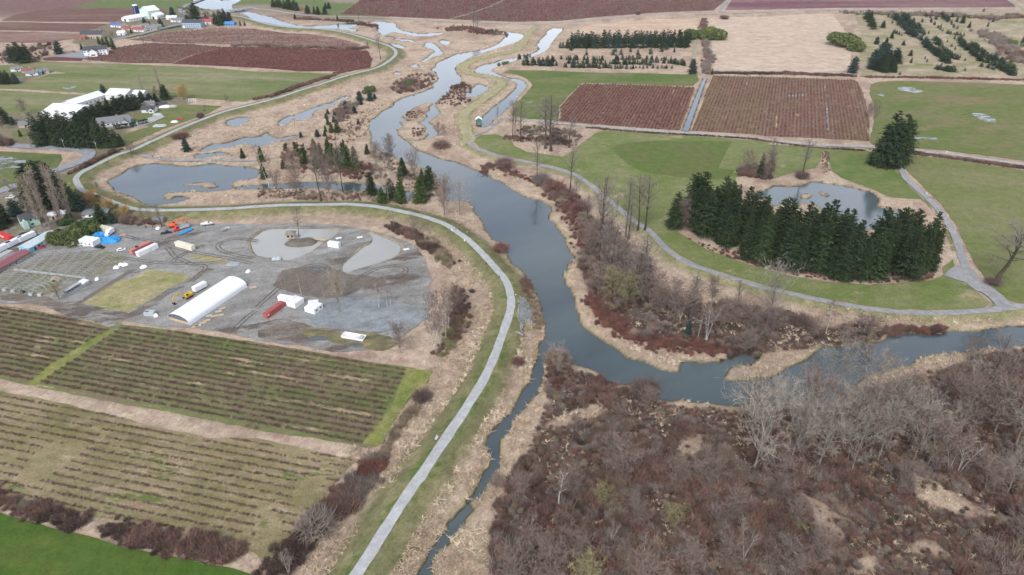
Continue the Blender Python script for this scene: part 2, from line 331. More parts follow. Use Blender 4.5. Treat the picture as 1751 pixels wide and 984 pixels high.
crossrd = P('A2', -60,795, 100,815, 300,830, 520,850, 850,875, 1100,893, 1400,912, 1732,945, 'B3', 300,28, 680,45, 950,70, 1200,90, 1500,130, 1732,162, 2100,210)
northrd = P('A0', 1680,48, 'A1', 0,62, 100,70, 250,95, 400,108, 600,112, 800,118, 1000,130, 1300,145, 'A2', 0,160, 170,165, 300,155, 500,138, 700,118, 900,100, 1100,95, 1400,92, 'A3', 0,82, 300,70, 700,68, 1200,70, 1732,75, 2000,80)
grasstrk = P('B0', 875,82, 950,98, 1050,120, 1150,132, 1300,135, 1500,132, 1732,140)
roadW = P('B0', -60,28, 0,30, 200,45, 400,55, 540,66, 600,85, 590,115, 540,145, 480,170, 300,232, 140,292, 0,345, -60,370)
roadN = P('A0', 720,275, 830,255, 960,228, 1100,190, 1200,168, 1290,152, 1340,130, 1330,108, 1260,100, 1225,80, 1230,50, 1300,20, 1400,-20)
trackPurple = P('A2', 1440,-30, 1435,0, 1385,70)
DH = 2.4
WdikeW = catmull(world(dikeW, DH), 5, False)
WpathE = catmull(world(pathE, .35), 5, False)

# ------------------------------------------------------------------ terrain: one sheet, finer near the camera
xs = np.arange(-330, 2090, 4.0)
ys = np.concatenate([[-207.5, -204, -198, -185, -165, -140, -115, -95, -80, -68], np.arange(-58, 300, 1.6), np.arange(300, 1130, 3.0)])
GX, GY = np.meshgrid(xs, ys)
TX, TY = at_np(GX, GY, 0.0); shp = TX.shape; tx, ty = TX.ravel(), TY.ravel()
big = sdf  # alias
def orgp(p, amp=.5, n=3, seed=1, z=0.0, seg=2.0): return fractal(catmull(world(p, z), n), amp, seg, True, seed)
Wriver = fractal(catmull(world(river, WL), 2), 1.1, 1.6, True, 5)
Wwaters = [fractal(catmull(world(p, WL), 3), 1.0, 1.6, True, 9+i) for i, p in enumerate(waters)]
Wisl = [fractal(catmull(world(p, WL), 3), .7, 1.6, True, 30+i) for i, p in enumerate(islands)]
Wsite = [fractal(catmull(world(p, WL), 3), .5, 2.0, True, 60+i) for i, p in enumerate(siteponds)]
Wditch = world(ditch, WL)
s = np.full(tx.shape, -12.0)
for p in [Wriver]+Wwaters+Wsite+[Wditch]: s = np.maximum(s, sdf(tx, ty, p, 12.0))
for p in Wisl: s = np.minimum(s, -sdf(tx, ty, p, 12.0))
dW = dist(tx, ty, WdikeW, maxd=40.0); dE = dist(tx, ty, WpathE, maxd=40.0)
nz1 = fbm(tx*.05, ty*.05, 4); nz2 = fbm(tx*.35+5, ty*.35, 3); nz3 = fbm(tx*.012+9, ty*.012+3, 4); nz4 = fbm(tx*.12+40, ty*.12+7, 4)

# flat sheets laid on the ground: name, outline, level, label material filled in below
FIELDS = []
def F(name, poly, mat, amp=.4, rnd=1, lab=None): FIELDS.append((name, poly, mat, amp, rnd, lab))
F1 = P('C0', -150,140, 0,170, 150,190, 400,235, 450,242, 620,285, 740,318, 800,300, 900,305, 1250,350, 1500,385, 1732,420, 'C1', 300,470, 600,520, 900,570, 1180,605, 1150,690, 1060,760, 980,850, 900,984, 'D1', 860,60, 830,112, 740,128, 560,92, 300,52, 'C0', 1732,1010, 1500,958, 1200,900, 900,848, 700,808, 400,750, 180,705, 0,668, -150,640)
F2 = P('C0', -150,710, 0,740, 300,800, 600,870, 900,950, 'D0', 1100,0, 1400,60, 1732,70, 'D1', 300,130, 600,190, 645,210, 560,330, 440,470, 340,620, 200,760, 90,870, 60,940, 'D0', 1732,850, 1600,805, 1300,725, 1000,665, 700,605, 400,530, 200,485, 0,440, -150,410)
F3 = P('D0', -200,520, 0,565, 200,630, 500,700, 800,780, 1100,850, 1400,910, 1600,950, 1732,990, 1950,1200, -300,1250)
E1 = P('A2', 460,568, 700,572, 1000,583, 1215,590, 1165,740, 1112,880, 850,862, 500,835, 310,818, 310,720, 380,640)
E2 = P('A2', 1335,512, 1732,522, 'A3', 300,530, 600,542, 640,600, 668,700, 692,800, 690,952, 400,935, 0,918, 'A2', 1600,905, 1190,882)
EG = P('A1', 1655,488, 1700,474, 'A2', 0,475, 200,475, 500,490, 900,495, 1225,505, 1245,540, 1200,580, 1000,578, 700,566, 455,562, 380,630, 300,715, 296,815, 100,800, -20,780, 0,700, 60,650, 120,575, 80,530, 0,500, 'A1', 1700,496)
E3 = P('A3', 700,570, 760,552, 880,545, 1300,555, 1732,572, 2150,600, 2200,1050, 'B3', 1732,140, 1500,108, 1200,70, 950,50, 700,28, 'A3', 690,950, 720,830, 720,700, 690,630)
M1 = P('B1', 1450,0, 1500,52, 1620,92, 'B2', 0,120, 250,170, 360,203, 440,238, 530,300, 620,375, 700,440, 800,520, 950,625, 1010,700, 1110,775, 1250,845, 1400,893, 1600,950, 'C3', 0,37, 300,105, 600,160, 850,192, 1200,198, 1450,185, 1505,150, 1420,80, 1330,20, 'B3', 1270,860, 1225,680, 1180,560, 1080,420, 960,310, 890,215, 840,170, 760,100, 680,72, 300,47, 0,28, 'A2', 1732,958, 1400,930, 1100,912, 850,895, 600,880, 540,900, 430,984, 'B2', 400,70, 320,112, 200,95, 80,78, 0,40, 'A1', 1700,935, 1600,905, 1500,912, 1465,935)
M1b = P('B2', 650,60, 700,30, 900,5, 1200,6, 1460,10, 1370,190, 1480,205, 1440,262, 1250,265, 1000,235, 860,215, 760,160)
M1c = P('B3', 420,82, 500,72, 680,78, 720,170, 840,190, 900,240, 970,330, 1040,390, 830,380, 740,340, 620,295, 500,250, 440,200, 410,130)
M2 = P('B3', 880,150, 950,100, 1200,125, 1500,170, 1732,205, 2200,300, 2150,1300, 'C3', 2100,120, 1732,158, 1640,140, 1560,90, 1490,15, 'B3', 1400,830, 1330,690, 1280,580, 1190,450, 1090,350, 990,250, 920,180)
TF = P('A3', 590,95, 900,85, 1300,80, 1732,85, 2200,90, 2200,560, 1732,540, 1200,525, 640,515, 620,400, 640,250)
T2 = P('A2', 1300,120, 1732,112, 'A3', 300,95, 440,95, 520,200, 570,330, 560,480, 300,488, 0,480, 'A2', 1600,478, 1340,475, 1330,300, 1300,190)
T1 = P('A2', 380,215, 520,170, 700,150, 1000,128, 1240,128, 1230,200, 1180,240, 800,238, 400,228)
TP1 = P('A1', 560,98, 640,45, 760,-60, 'A2', 0,-60, 1460,-60, 1428,0, 1335,72, 1000,84, 600,112, 300,142, 0,148, 'A1', 1300,132, 1000,118, 800,108)
TP2 = P('A2', 1500,-60, 1442,30, 1415,68, 'A3', 0,66, 400,55, 1000,52, 1680,50, 1560,-60)
L1 = P('A0', 0,143, 100,100, 400,50, 700,55, 1100,62, 1130,95, 960,95, 820,125, 770,150, 300,148)
L1b = P('A0', -150,150, 300,152, 600,158, 730,162, 640,195, 550,218, 300,210, 0,205, -150,200)
L1c = P('A0', -150,212, 300,218, 530,230, 515,262, 430,272, 340,292, 0,288, -150,285)
L2 = P('A0', 870,270, 1100,222, 1300,205, 1450,188, 1732,198, 'A1', 200,225, 400,235, 560,262, 700,302, 640,328, 300,318, 0,300, 'A0', 1500,300, 1200,292)
L2b = P('A0', 560,398, 720,345, 840,312, 1000,292, 1300,300, 1500,318, 1300,368, 1150,428, 860,426, 600,408)
L2c = P('A0', 1160,430, 1310,370, 1510,318, 1732,318, 'A1', 400,332, 740,342, 775,400, 760,460, 640,478, 540,482, 300,482, 'A0', 1732,458, 1400,442)
Lsm = P('A0', 285,392, 350,385, 570,385, 550,412, 300,410)
L3 = P('A0', -150,570, 0,568, 150,560, 330,500, 440,495, 380,482, 90,515, -150,500, -150,440, 90,440, 240,412, 500,425, 860,434, 1400,456, 'A1', 0,485, 300,490, 520,500, 480,522, 390,552, 100,640, 'A0', 1732,655, 1650,685, 1340,665, 1160,650, 900,622, 560,630, 200,605, -150,592)
L4 = P('A0', -150,600, 0,608, 560,640, 430,700, 240,760, 100,770, -150,760)
L5 = P('A0', 820,910, 1000,855, 900,820, 900,770, 1150,732, 1230,705, 1500,715, 1400,765, 1250,820, 1100,872, 900,958, 845,1000)
L6 = P('A0', 80,885, 190,870, 190,950, 90,925)
L7 = P('B0', -200,70, 0,75, 200,85, 410,97, 420,135, 380,190, 140,270, 0,318, -200,400)
YARD = P('B0', -200,760, 0,690, 150,640, 400,600, 500,540, 900,575, 1100,580, 1350,565, 1600,565, 'B1', 0,568, 200,560, 400,562, 600,580, 750,610, 900,650, 1000,680, 1080,720, 1120,780, 1150,850, 1170,950, 'C1', 1165,50, 1180,150, 1150,250, 1080,310, 980,370, 900,430, 700,470, 500,480, 300,440, 0,402, 'C0', 1500,345, 1300,322, 1000,305, 850,275, 720,300, 450,238, 300,165, 0,150, -200,110)
G1 = P('C0', 560,150, 700,50, 800,0, 'B0', 900,930, 1000,870, 1150,890, 1275,912, 1240,950, 'C0', 1180,30, 1080,90, 980,150, 870,215, 720,195)
G0 = P('B0', -200,1100, -200,960, 0,900, 130,850, 300,780, 700,735, 860,800, 720,880, 600,950, 'C0', 430,0, 380,70, 330,110, 0,85)
G2 = P('B0', 1250,790, 1300,775, 1400,775, 1530,800, 1520,835, 1400,822)
G3 = P('C1', 220,330, 400,330, 560,352, 760,352, 900,380, 960,430, 850,470, 600,440, 400,400)
MUD = P('B1', 100,984, 160,880, 300,855, 480,850, 600,900, 760,910, 850,940, 'C1', 880,20, 720,40, 640,90, 560,110, 460,130, 300,95, 200,70, 40,20)
MUD2 = P('C0', 0,85, 330,112, 450,165, 720,200, 870,222, 980,155, 1180,32, 'B0', 1300,920, 1390,860, 1450,870, 'C0', 1250,30, 1060,150, 950,230, 850,262, 700,230, 400,190, 0,130)
BLUEG = P('C1', 300,180, 460,140, 640,110, 900,150, 1150,180, 1150,250, 1060,310, 960,360, 760,350, 560,320, 400,310, 340,250)
MUD3 = P('C1', 0,330, 250,270, 400,320, 560,330, 450,400, 300,425, 0,385)
GSTRIP = P('C0', 790,285, 830,292, 800,330, 600,460, 400,600, 240,712, 180,700, 340,570, 560,430, 740,330)
GEND = P('C1', 980,600, 1178,610, 1150,690, 1060,760, 980,850, 900,984, 'D1', 830,110, 700,100, 'C1', 820,960, 900,850, 940,760)
REED = P('B3', 375,75, 400,90, 425,130, 430,200, 500,255, 620,300, 740,345, 830,385, 960,395, 1050,402, 1110,470, 1190,560, 1240,650, 1275,760, 1240,820, 1180,860, 1190,905, 1120,935, 900,960, 700,978, 400,955, 150,912, 0,868, 'B2', 1560,832, 1300,740, 1200,680, 1130,640, 1020,555, 1100,500, 1250,520, 1450,400, 1500,330, 1480,250, 1600,230, 1732,250, 'B3', 60,260, 150,225, 330,190, 365,140)
def rowrot(a, b): (x0, y0), (x1, y1) = at(*a), at(*b); return math.atan2(y1-y0, x1-x0)
ROT1 = rowrot(P('C0', 180,705)[0], P('C0', 1500,958)[0]); ROT2 = rowrot(P('D0', 200,485)[0], P('D0', 1300,725)[0])
ROTE = rowrot(P('A2', 1112,880)[0], P('A2', 1215,590)[0]); ROTE2 = rowrot(P('A3', 640,930)[0], P('A3', 560,560)[0])
ROTT = rowrot(P('A2', 1330,72)[0], P('A2', 1405,0)[0])
TAN = (.47, .365, .28)
m_f1 = field_mat('berry alley grass', [(.11,.155,.045), (.165,.18,.075), (.19,.16,.10)], ROT1, 4.0, .03, .09, 1.2, seed=1, patches=[((.40,.33,.20), .16, .57)])
m_f2 = field_mat('rough weedy grass', [(.22,.19,.10), (.165,.155,.065), (.32,.25,.16)], ROT2, 3.0, .03, .12, 1.3, seed=2, patches=[((.12,.155,.045), .12, .58), ((.24,.125,.085), .06, .63), ((.36,.30,.20), .15, .60)])
m_f3 = field_mat('bright winter grass', [(.045,.105,.014), (.065,.12,.022), (.095,.125,.03)], ROT2, 2.0, .02, .06, 1.0, contrast=.22, seed=3)
m_e = field_mat('berry field soil', [(.19,.10,.08), (.165,.115,.07), (.24,.165,.12)], ROTE, 5.0, .02, .10, .8, seed=4, patches=[((.42,.37,.26), .10, .63)])
m_e2 = field_mat('berry field mossy soil', [(.185,.105,.085), (.175,.14,.07), (.225,.15,.11)], ROTE2, 6.0, .02, .12, .8, seed=5, patches=[((.44,.38,.24), .10, .62)])
m_eg = field_mat('young green field', [(.09,.14,.035), (.115,.15,.045), (.17,.175,.075)], 0.1, 2.5, .02, .04, .7, seed=6, contrast=.2)
m_e3 = field_mat('wet green pasture', [(.11,.15,.04), (.14,.165,.055), (.185,.17,.085)], .25, 2.5, .012, .03, .7, seed=7, contrast=.28, patches=[((.21,.165,.09), .014, .56), ((.085,.135,.03), .02, .62)])
m_m1 = field_mat('mown meadow', [(.155,.185,.065), (.13,.175,.05), (.205,.21,.10)], .3, 1.6, .015, .05, .9, seed=8, contrast=.32, patches=[((.30,.26,.15), .045, .58), ((.11,.15,.04), .02, .60)])
m_m1b = field_mat('darker sports turf', [(.115,.145,.045), (.13,.135,.055), (.10,.15,.035)], .3, 1.6, .015, .05, .9, seed=9, contrast=.2)
m_m1c = field_mat('green circle lawn', [(.10,.16,.04), (.135,.17,.055), (.165,.18,.07)], .6, 2.0, .03, .06, .9, seed=10, contrast=.2)
m_m2 = field_mat('east meadow', [(.14,.17,.055), (.17,.18,.07), (.20,.195,.10)], -.15, 3.5, .015, .04, .9, seed=11, contrast=.30, patches=[((.11,.16,.045), .02, .58), ((.27,.23,.13), .05, .62)])
m_tf = field_mat('tree farm rough ground', [(.34,.28,.19), (.21,.21,.10), (.42,.34,.25)], .6, 1.5, .02, .05, .5, seed=12, patches=[((.17,.21,.07), .03, .58), ((.26,.19,.14), .04, .64)])
m_t2 = field_mat('pale pink fallow', [(.50,.385,.30), (.43,.33,.255), (.55,.45,.35)], .2, 1.6, .03, .08, .6, seed=13, contrast=.2, patches=[((.34,.23,.18), .05, .66)])
m_t1 = field_mat('dry fallow', [(.50,.37,.28), (.42,.30,.23), (.56,.43,.31)], .0, 3, .03, .08, .6, seed=14, contrast=.2)
m_tp = field_mat('far berry soil', [(.17,.095,.085), (.15,.10,.08), (.20,.13,.11)], ROTT, 6, .01, .05, .4, seed=15)
m_tp2 = field_mat('purple cane field', [(.17,.075,.10), (.15,.07,.085), (.25,.16,.14)], 0.0, 9, .008, .03, .3, seed=16, contrast=.3)
m_l1 = field_mat('red brown field', [(.165,.085,.072), (.14,.072,.065), (.20,.13,.10)], .1, 5, .01, .04, .4, seed=17)
m_l2 = field_mat('pale red brown field', [(.22,.125,.105), (.18,.10,.088), (.27,.19,.15)], .1, 5, .015, .05, .4, seed=18)
m_l2c = field_mat('dark red cane field', [(.14,.052,.05), (.115,.047,.045), (.18,.085,.07)], .1, 6, .02, .08, .5, seed=19)
m_l3 = field_mat('olive pasture', [(.12,.16,.05), (.16,.18,.07), (.24,.225,.13)], -.08, 6, .012, .03, .5, seed=20, contrast=.2, patches=[((.10,.15,.045), .012, .60)])
m_l5 = field_mat('house lawn', [(.11,.155,.045), (.145,.165,.06), (.19,.18,.085)], 0, 1.5, .03, .08, .7, seed=21, contrast=.2)
m_l7 = field_mat('flooded pasture', [(.11,.15,.045), (.16,.16,.075), (.10,.13,.05)], 0, 3, .02, .06, .7, seed=22)
m_yard = field_mat('gravel and mud yard', [(.26,.255,.24), (.175,.165,.15), (.31,.31,.295)], .35, 3.0, .03, .10, 1.1, seed=23, patches=[((.125,.105,.088), .05, .56), ((.36,.37,.37), .09, .62)])
m_mud = field_mat('harrowed mud', [(.16,.135,.115), (.20,.175,.15), (.14,.12,.10)], rowrot((560,520), (600,490)), 14, .05, .25, 1.5, seed=24, contrast=.4)
m_mud2 = field_mat('dark churned mud', [(.12,.095,.085), (.17,.14,.12), (.25,.225,.19)], .2, 4, .06, .2, 1.4, seed=25, contrast=.4)
m_blue = field_mat('blue grey crushed rock', [(.24,.27,.285), (.29,.31,.32), (.18,.19,.195)], .3, 2, .05, .12, 1.3, seed=26, contrast=.3)
m_g1 = field_mat('yellow rough grass', [(.29,.27,.13), (.21,.22,.08), (.38,.32,.20)], .5, 2, .05, .15, 1.0, seed=27)
m_g0 = field_mat('weeds under frames', [(.15,.175,.07), (.22,.19,.14), (.28,.26,.22)], .55, 3, .06, .2, 1.2, seed=28, contrast=.45)
m_gend = field_mat('mossy headland', [(.19,.21,.05), (.14,.18,.05), (.26,.25,.10)], 0, 1, .05, .15, 1.2, seed=29)
m_g3 = field_mat('muddy olive grass', [(.15,.15,.07), (.11,.095,.07), (.25,.22,.12)], .2, 3, .06, .2, 1.3, seed=30, contrast=.4)

F('fallow_field', TP1, m_tp); F('cane_field', TP2, m_tp2); F('berry_field', L1, m_l1); F('berry_field', L1b, m_l1); F('fallow_field', L1c, m_l2)
F('fallow_field', L2, m_l2); F('berry_field', L2b, m_l1); F('cane_field', L2c, m_l2c); F('berry_field', Lsm, m_l2c)
F('pasture', L3, m_l3, 1.0); F('pasture', L4, m_l3, 1.0); F('lawn', L5, m_l5, .8); F('lawn', L6, m_l5); F('pasture', L7, m_l7, .6)
F('fallow_field', T2, m_t2, 1.2); F('fallow_field', T1, m_t1, 1.2); F('tree_farm_ground', TF, m_tf, 1.0)
F('green_field', EG, m_eg, .8); F('berry_field', E1, m_e); F('berry_field', E2, m_e2); F('green_pasture', E3, m_e3, .8)
F('meadow', M1, m_m1, .5); F('meadow', M2, m_m2, .5); F('meadow', M1b, m_m1b, .5); F('lawn', M1c, m_m1c, .6)
F('berry_field', F1, m_f1, .5); F('rough_field', F2, m_f2, .8); F('grass_field', F3, m_f3, .5)
F('yard', YARD, m_yard, 1.2); F('yard', BLUEG, m_blue, 1.5); F('mud', MUD, m_mud, 1.2); F('mud', MUD2, m_mud2, .8); F('mud', MUD3, m_mud2, 1.0)
F('rough_grass', G1, m_g1, .5); F('weedy_ground', G0, m_g0, .8); F('rough_grass', G2, m_g1, .8); F('muddy_grass', G3, m_g3, 1.2)
F('grass_track', GSTRIP, m_gend, .5); F('headland', GEND, m_gend, 1.0)
WF = []
for i, (nm, pl, mt, amp, rn, lb) in enumerate(FIELDS):
    WF.append(fractal(world(pl), amp, 2.0 if amp < .9 else 1.5, True, 100+i))
WREED = fractal(world(REED), .8, 2.0, True, 177)
infield = np.zeros(tx.shape, bool)
for w_ in WF: infield |= inside(tx, ty, w_)
infield &= ~inside(tx, ty, WREED)
nearfield = infield.reshape(shp).copy()
for dy in (-1, 0, 1):
    for dx in (-1, 0, 1): nearfield |= np.roll(np.roll(infield.reshape(shp), dy, 0), dx, 1)
infield = nearfield.ravel()

# height
dike = DH*(1-sstep(2.6, 11.5, dW))
lump = (nz2-.5)*1.0+(nz4-.5)*1.2
marsh = (~infield) & (dW > 4) & (ty < 1500)
tz = np.where(marsh, lump*sstep(4, 12, dW)*.8*sstep(2.5, 7, dE), 0.0)
tz = np.where(infield, -.06, tz)
parkr = .35*(1-sstep(2.4, 6, dE)); tz = np.where(~infield, np.maximum(tz, 0)*sstep(2.5, 6, dE)+parkr+np.minimum(tz, 0)*sstep(2.5, 6, dE), tz)
tz = tz+dike
bank = WL-s*.75
tz = tz+1.0*sstep(0, 2.5, sdf(tx, ty, Wisl[-1], 6))
tz = np.where(s > -6, np.minimum(tz, np.maximum(bank, WL-1.6)), tz)

# colour of the ground cover, with brush shade painted in under the thickets
C = np.tile(np.array(TAN), (len(tx), 1))
def blend(mask, c):
    global C
    m = np.clip(mask, 0, 1)[:, None]; C = C*(1-m)+np.array(c)*m
blend(sstep(.42, .62, nz1)*.6, (.33, .25, .19))
blend(sstep(.5, .68, nz4)*.5, (.52, .43, .32))
blend(sstep(.60, .72, fbm(tx*.06+77, ty*.06, 4))*.6, (.30, .20, .16))
far = np.maximum(sstep(1150, 1500, ty), sstep(1000, 1130, ty)*(tx < -180))
blend(far*.9, (.26, .22, .17)); blend(far*sstep(.45, .55, vnoise(tx*.004+3, ty*.006)), (.20, .12, .11)); blend(far*sstep(.6, .65, vnoise(tx*.005+30, ty*.007)), (.14, .18, .07))
HOMES = [world(P('A0', 480,290, 520,240, 800,130, 860,60, 1130,60, 1330,90, 1440,160, 1300,200, 1000,240, 780,270, 640,330)), world(P('A0', -100,760, 100,760, 330,740, 640,600, 1140,610, 1300,690, 1240,720, 860,880, 850,1000, 'B0', 860,20, 620,160, 560,60, -100,20)),
         world(P('A0', 60,460, 300,460, 330,490, 150,560, 80,560)), world(P('B0', -100,320, 480,180, 540,330, 800,440, 860,560, 650,600, 400,640, 0,760, -100,760))]
for w_ in HOMES: blend(sstep(-3, 3, sdf(tx, ty, w_))*.85, (.17, .165, .10))
blend(sstep(-2, 2, sdf(tx, ty, HOMES[3]))*sstep(.45, .6, nz4), (.26, .24, .20))
THK = {'lower': P('C2', 250,560, 340,570, 590,665, 700,720, 900,800, 1250,870, 'C3', 0,880, 400,870, 600,740, 760,700, 900,690, 1100,620, 1250,560, 1500,500, 1800,470, 2300,430, 2700,1000, 'D3', 2500,1500, 'D2', -100,1400, 'D1', 1540,1150, 1600,984, 1560,780, 1600,620, 1600,500, 1640,420, 1700,340, 1732,300, 'C2', 200,900, 235,800, 190,720, 210,640),
       'middle': P('B2', 130,250, 260,290, 360,320, 470,420, 520,560, 640,560, 700,640, 760,720, 900,800, 950,984, 'C2', 980,80, 1100,110, 1300,170, 1500,190, 1732,220, 'C3', 120,190, 200,260, 300,300, 450,310, 560,280, 700,265, 790,350, 700,420, 560,440, 350,450, 0,490, 'C2', 1600,505, 1480,485, 1200,430, 1000,400, 900,420, 800,370, 680,300, 590,230, 550,150, 480,40, 'B2', 470,960, 440,860, 450,740, 440,600, 380,520, 290,470, 270,400, 200,330)}
OPEN = [P('D2', 1050,150, 1170,30, 1300,60, 1230,200, 1100,220), P('C3', 900,640, 1000,570, 1200,520, 1450,480, 1330,560, 1260,640, 1200,740, 1060,690),
        P('D3', 180,430, 330,460, 520,590, 620,600, 740,540, 640,620, 440,600, 540,720, 480,760, 320,640), P('D3', 980,340, 1100,340, 1250,430, 1500,560, 1732,580, 1732,650, 1500,620, 1260,560, 1060,480),
        P('D3', 960,820, 1020,740, 1120,740, 1190,820, 1160,880, 1050,850), P('D3', 560,910, 700,860, 780,900, 700,984, 560,984), P('D3', 300,790, 400,760, 420,830, 340,850), P('D2', 430,120, 520,130, 500,180, 440,170),
        P('C2', 520,840, 600,840, 590,920, 480,960, 330,984, 200,984, 300,900)]
WTHK = {k: fractal(catmull(world(v), 2), 1.5, 3, True, 200) for k, v in THK.items()}
WOPEN = [fractal(catmull(world(v), 3), 1.5, 2, True, 210+i) for i, v in enumerate(OPEN)]
opn = np.full(tx.shape, -12.0)
for w_ in WOPEN: opn = np.maximum(opn, sdf(tx, ty, w_, 12))
for k in WTHK: blend(sstep(-1.5, 2.5, sdf(tx, ty, WTHK[k], 12))*sstep(1.5, -1.5, opn)*sstep(.12, .2, nz1), (.105, .075, .06))  # brown thicket floor, darkened to stand in for self-shadow between the twigs
# grass of the dike shoulders
g = (1-sstep(7, 13.5, dW+(nz2-.5)*5+(nz1-.5)*6))
blend(g*.92, (.16, .165, .075)); blend(g*sstep(6.0, 2.8, dW+(nz2-.5)*3)*sstep(.40, .55, nz4+(nz2-.5)*.5), (.105, .155, .04)); blend(g*sstep(.54, .64, nz4)*.7, (.27, .24, .13))
ge = (1-sstep(4, 10, dE+(nz2-.5)*4+(nz1-.5)*7))*(ty < 900)
blend(ge*.8*(~infield), (.21, .23, .095)); blend(ge*sstep(.52, .62, nz4)*.6, (.42, .35, .21))
# water's edge and bed
blend(sstep(-3.0, -.8, s+(nz2-.5)*2)*.55*(s > -5), (.27, .255, .12)); blend(sstep(-1.1, -.2, s), (.075, .065, .045)); blend(sstep(0, 1.5, s), (.06, .06, .045))
for w_ in Wsite: blend(sstep(-1.5, 0, sdf(tx, ty, w_, 12)), (.24, .235, .205))
blend((sdf(tx, ty, Wisl[-1], 12) > -1.5)*1.0, (.17, .15, .125))
gm = world(P('C2', 350,440, 560,480, 740,560, 900,590, 1110,650, 1050,670, 860,620, 700,590, 560,540)); blend(sstep(-6, 2, sdf(tx, ty, gm, 12))*(s > -.5), (.24, .19, .14))
me = make_mesh('ground', np.stack([tx, ty, tz], 1), np.stack([a.ravel() for a in (lambda I: (I[1:, :-1], I[1:, 1:], I[:-1, 1:], I[:-1, :-1]))(np.arange(len(tx)).reshape(shp))], 1), None or bpy.data.materials.new('x'), C, True)
m_gr, n, b = nodes('dry marsh grass'); a = n.nodes.new('ShaderNodeVertexColor'); a.layer_name = 'Col'
v = coords(n, .9, 1.8); v1 = coords(n, 0, 1)
f1 = noise(n, v, .9, 6, .75); f2 = noise(n, v1, .22, 4, .65); f3 = noise(n, v, 3.2, 3, .7)
c = mix(n, 1.0, a.outputs[0], ramp(n, f1, [(.28, (.56,.52,.48)), (.45, (.93,.92,.91)), (.75, (1.28,1.29,1.32))]), 'MULTIPLY')
c = mix(n, 1.0, c, ramp(n, f2, [(.3, .78), (.7, 1.17)]), 'MULTIPLY'); c = mix(n, 1.0, c, ramp(n, f3, [(.3, .8), (.7, 1.18)]), 'MULTIPLY')
n.links.new(c, b.inputs['Base Color']); b.inputs['Roughness'].default_value = .95; b.inputs['Specular IOR Level'].default_value = .05
bump(n, b, f1, .75, .8)
me.materials.clear(); me.materials.append(m_gr)
tag(link('ground', me), kind='structure')
def zground(x, y):       # height of the ground at points (nearest grid vertex)
    x = np.atleast_1d(x); y = np.atleast_1d(y)
    ry, rz = y, -CAMH; f = ry*cp-rz*sp; u = ry*sp+rz*cp
    px = 875.5+FPX*x/f; py = 492-FPX*u/f
    j = np.clip(np.round((px-xs[0])/4).astype(int), 0, len(xs)-1); i = np.clip(np.searchsorted(ys, py), 0, len(ys)-1)
    return tz.reshape(shp)[i, j]

# flat sheets
def sheet(name, w, z, mat, label=None, holes=()):
    tri = tessellate_polygon([[Vector((p[0], p[1], 0)) for p in q] for q in [w]+list(holes)])
    if holes: w = np.vstack([w]+list(holes))
    V = np.column_stack([w, np.full(len(w), z)]); Fa = np.array([t for t in tri])
    a_, b_, c_ = w[Fa[:, 0]], w[Fa[:, 1]], w[Fa[:, 2]]
    cr_ = (b_[:, 0]-a_[:, 0])*(c_[:, 1]-a_[:, 1])-(b_[:, 1]-a_[:, 1])*(c_[:, 0]-a_[:, 0])
    Fa[cr_ < 0] = Fa[cr_ < 0][:, ::-1]
    o = link(name, make_mesh(name, V, Fa, mat)); return tag(o, label, kind='structure')
def grown(w_, d):
    c0 = w_.mean(0); return w_+(w_-c0)/np.linalg.norm(w_-c0, axis=1)[:, None]*d
for i, (nm, pl, mt, amp, rn, lb) in enumerate(FIELDS):
    sheet(nm, WF[i], .02+.006*i, mt, None, [grown(q[::2], 2.0) for q in Wsite] if pl is YARD else [WREED] if pl is M1 else ())
ZT = .30

# water: one level sheet for the river and ponds, turbid sheets for the two yard ponds
def water_mat(name, c, rough=.07, b_s=.12, mott=None):
    m, n, b = nodes(name); v = coords(n, .6, 2.2)
    f = noise(n, coords(n, .5, 3.0), .02, 4, .6)
    o = mix(n, ramp(n, f, [(.4, 0.0), (.62, 1.0)]), c, mott or tuple(x*1.35 for x in c))
    n.links.new(o, b.inputs['Base Color']); b.inputs['IOR'].default_value = 1.75; b.inputs['Specular IOR Level'].default_value = .5
    n.links.new(ramp(n, f, [(.35, rough*.7), (.65, rough*1.8)]), b.inputs['Roughness'])
    bump(n, b, noise(n, v, 1.1, 3, .6), b_s, .05); return m
m_water = water_mat('river water', (.060, .082, .092), .07, .12, (.085, .112, .115)); m_turb = water_mat('turbid pond water', (.33, .335, .31), .12, .05, (.37, .37, .34))
wv = np.array([(-6000, 60, WL), (6000, 60, WL), (6000, 2600, WL), (-6000, 2600, WL)], float)
tag(link('water', make_mesh('water', wv, np.array([[0, 1, 2, 3]]), m_water)), kind='structure')
for k_, w_ in enumerate(Wsite):
    c0 = w_.mean(0); w2 = w_+(w_-c0)/np.linalg.norm(w_-c0, axis=1)[:, None]*1.2
    sheet('pond', w2, WL+.05, m_turb)
sheet('field_ditch_water', fractal(world(ditch, 0), .25, 2, True, 3), .06+.006*len(FIELDS), water_mat('ditch water', (.05, .06, .065)))
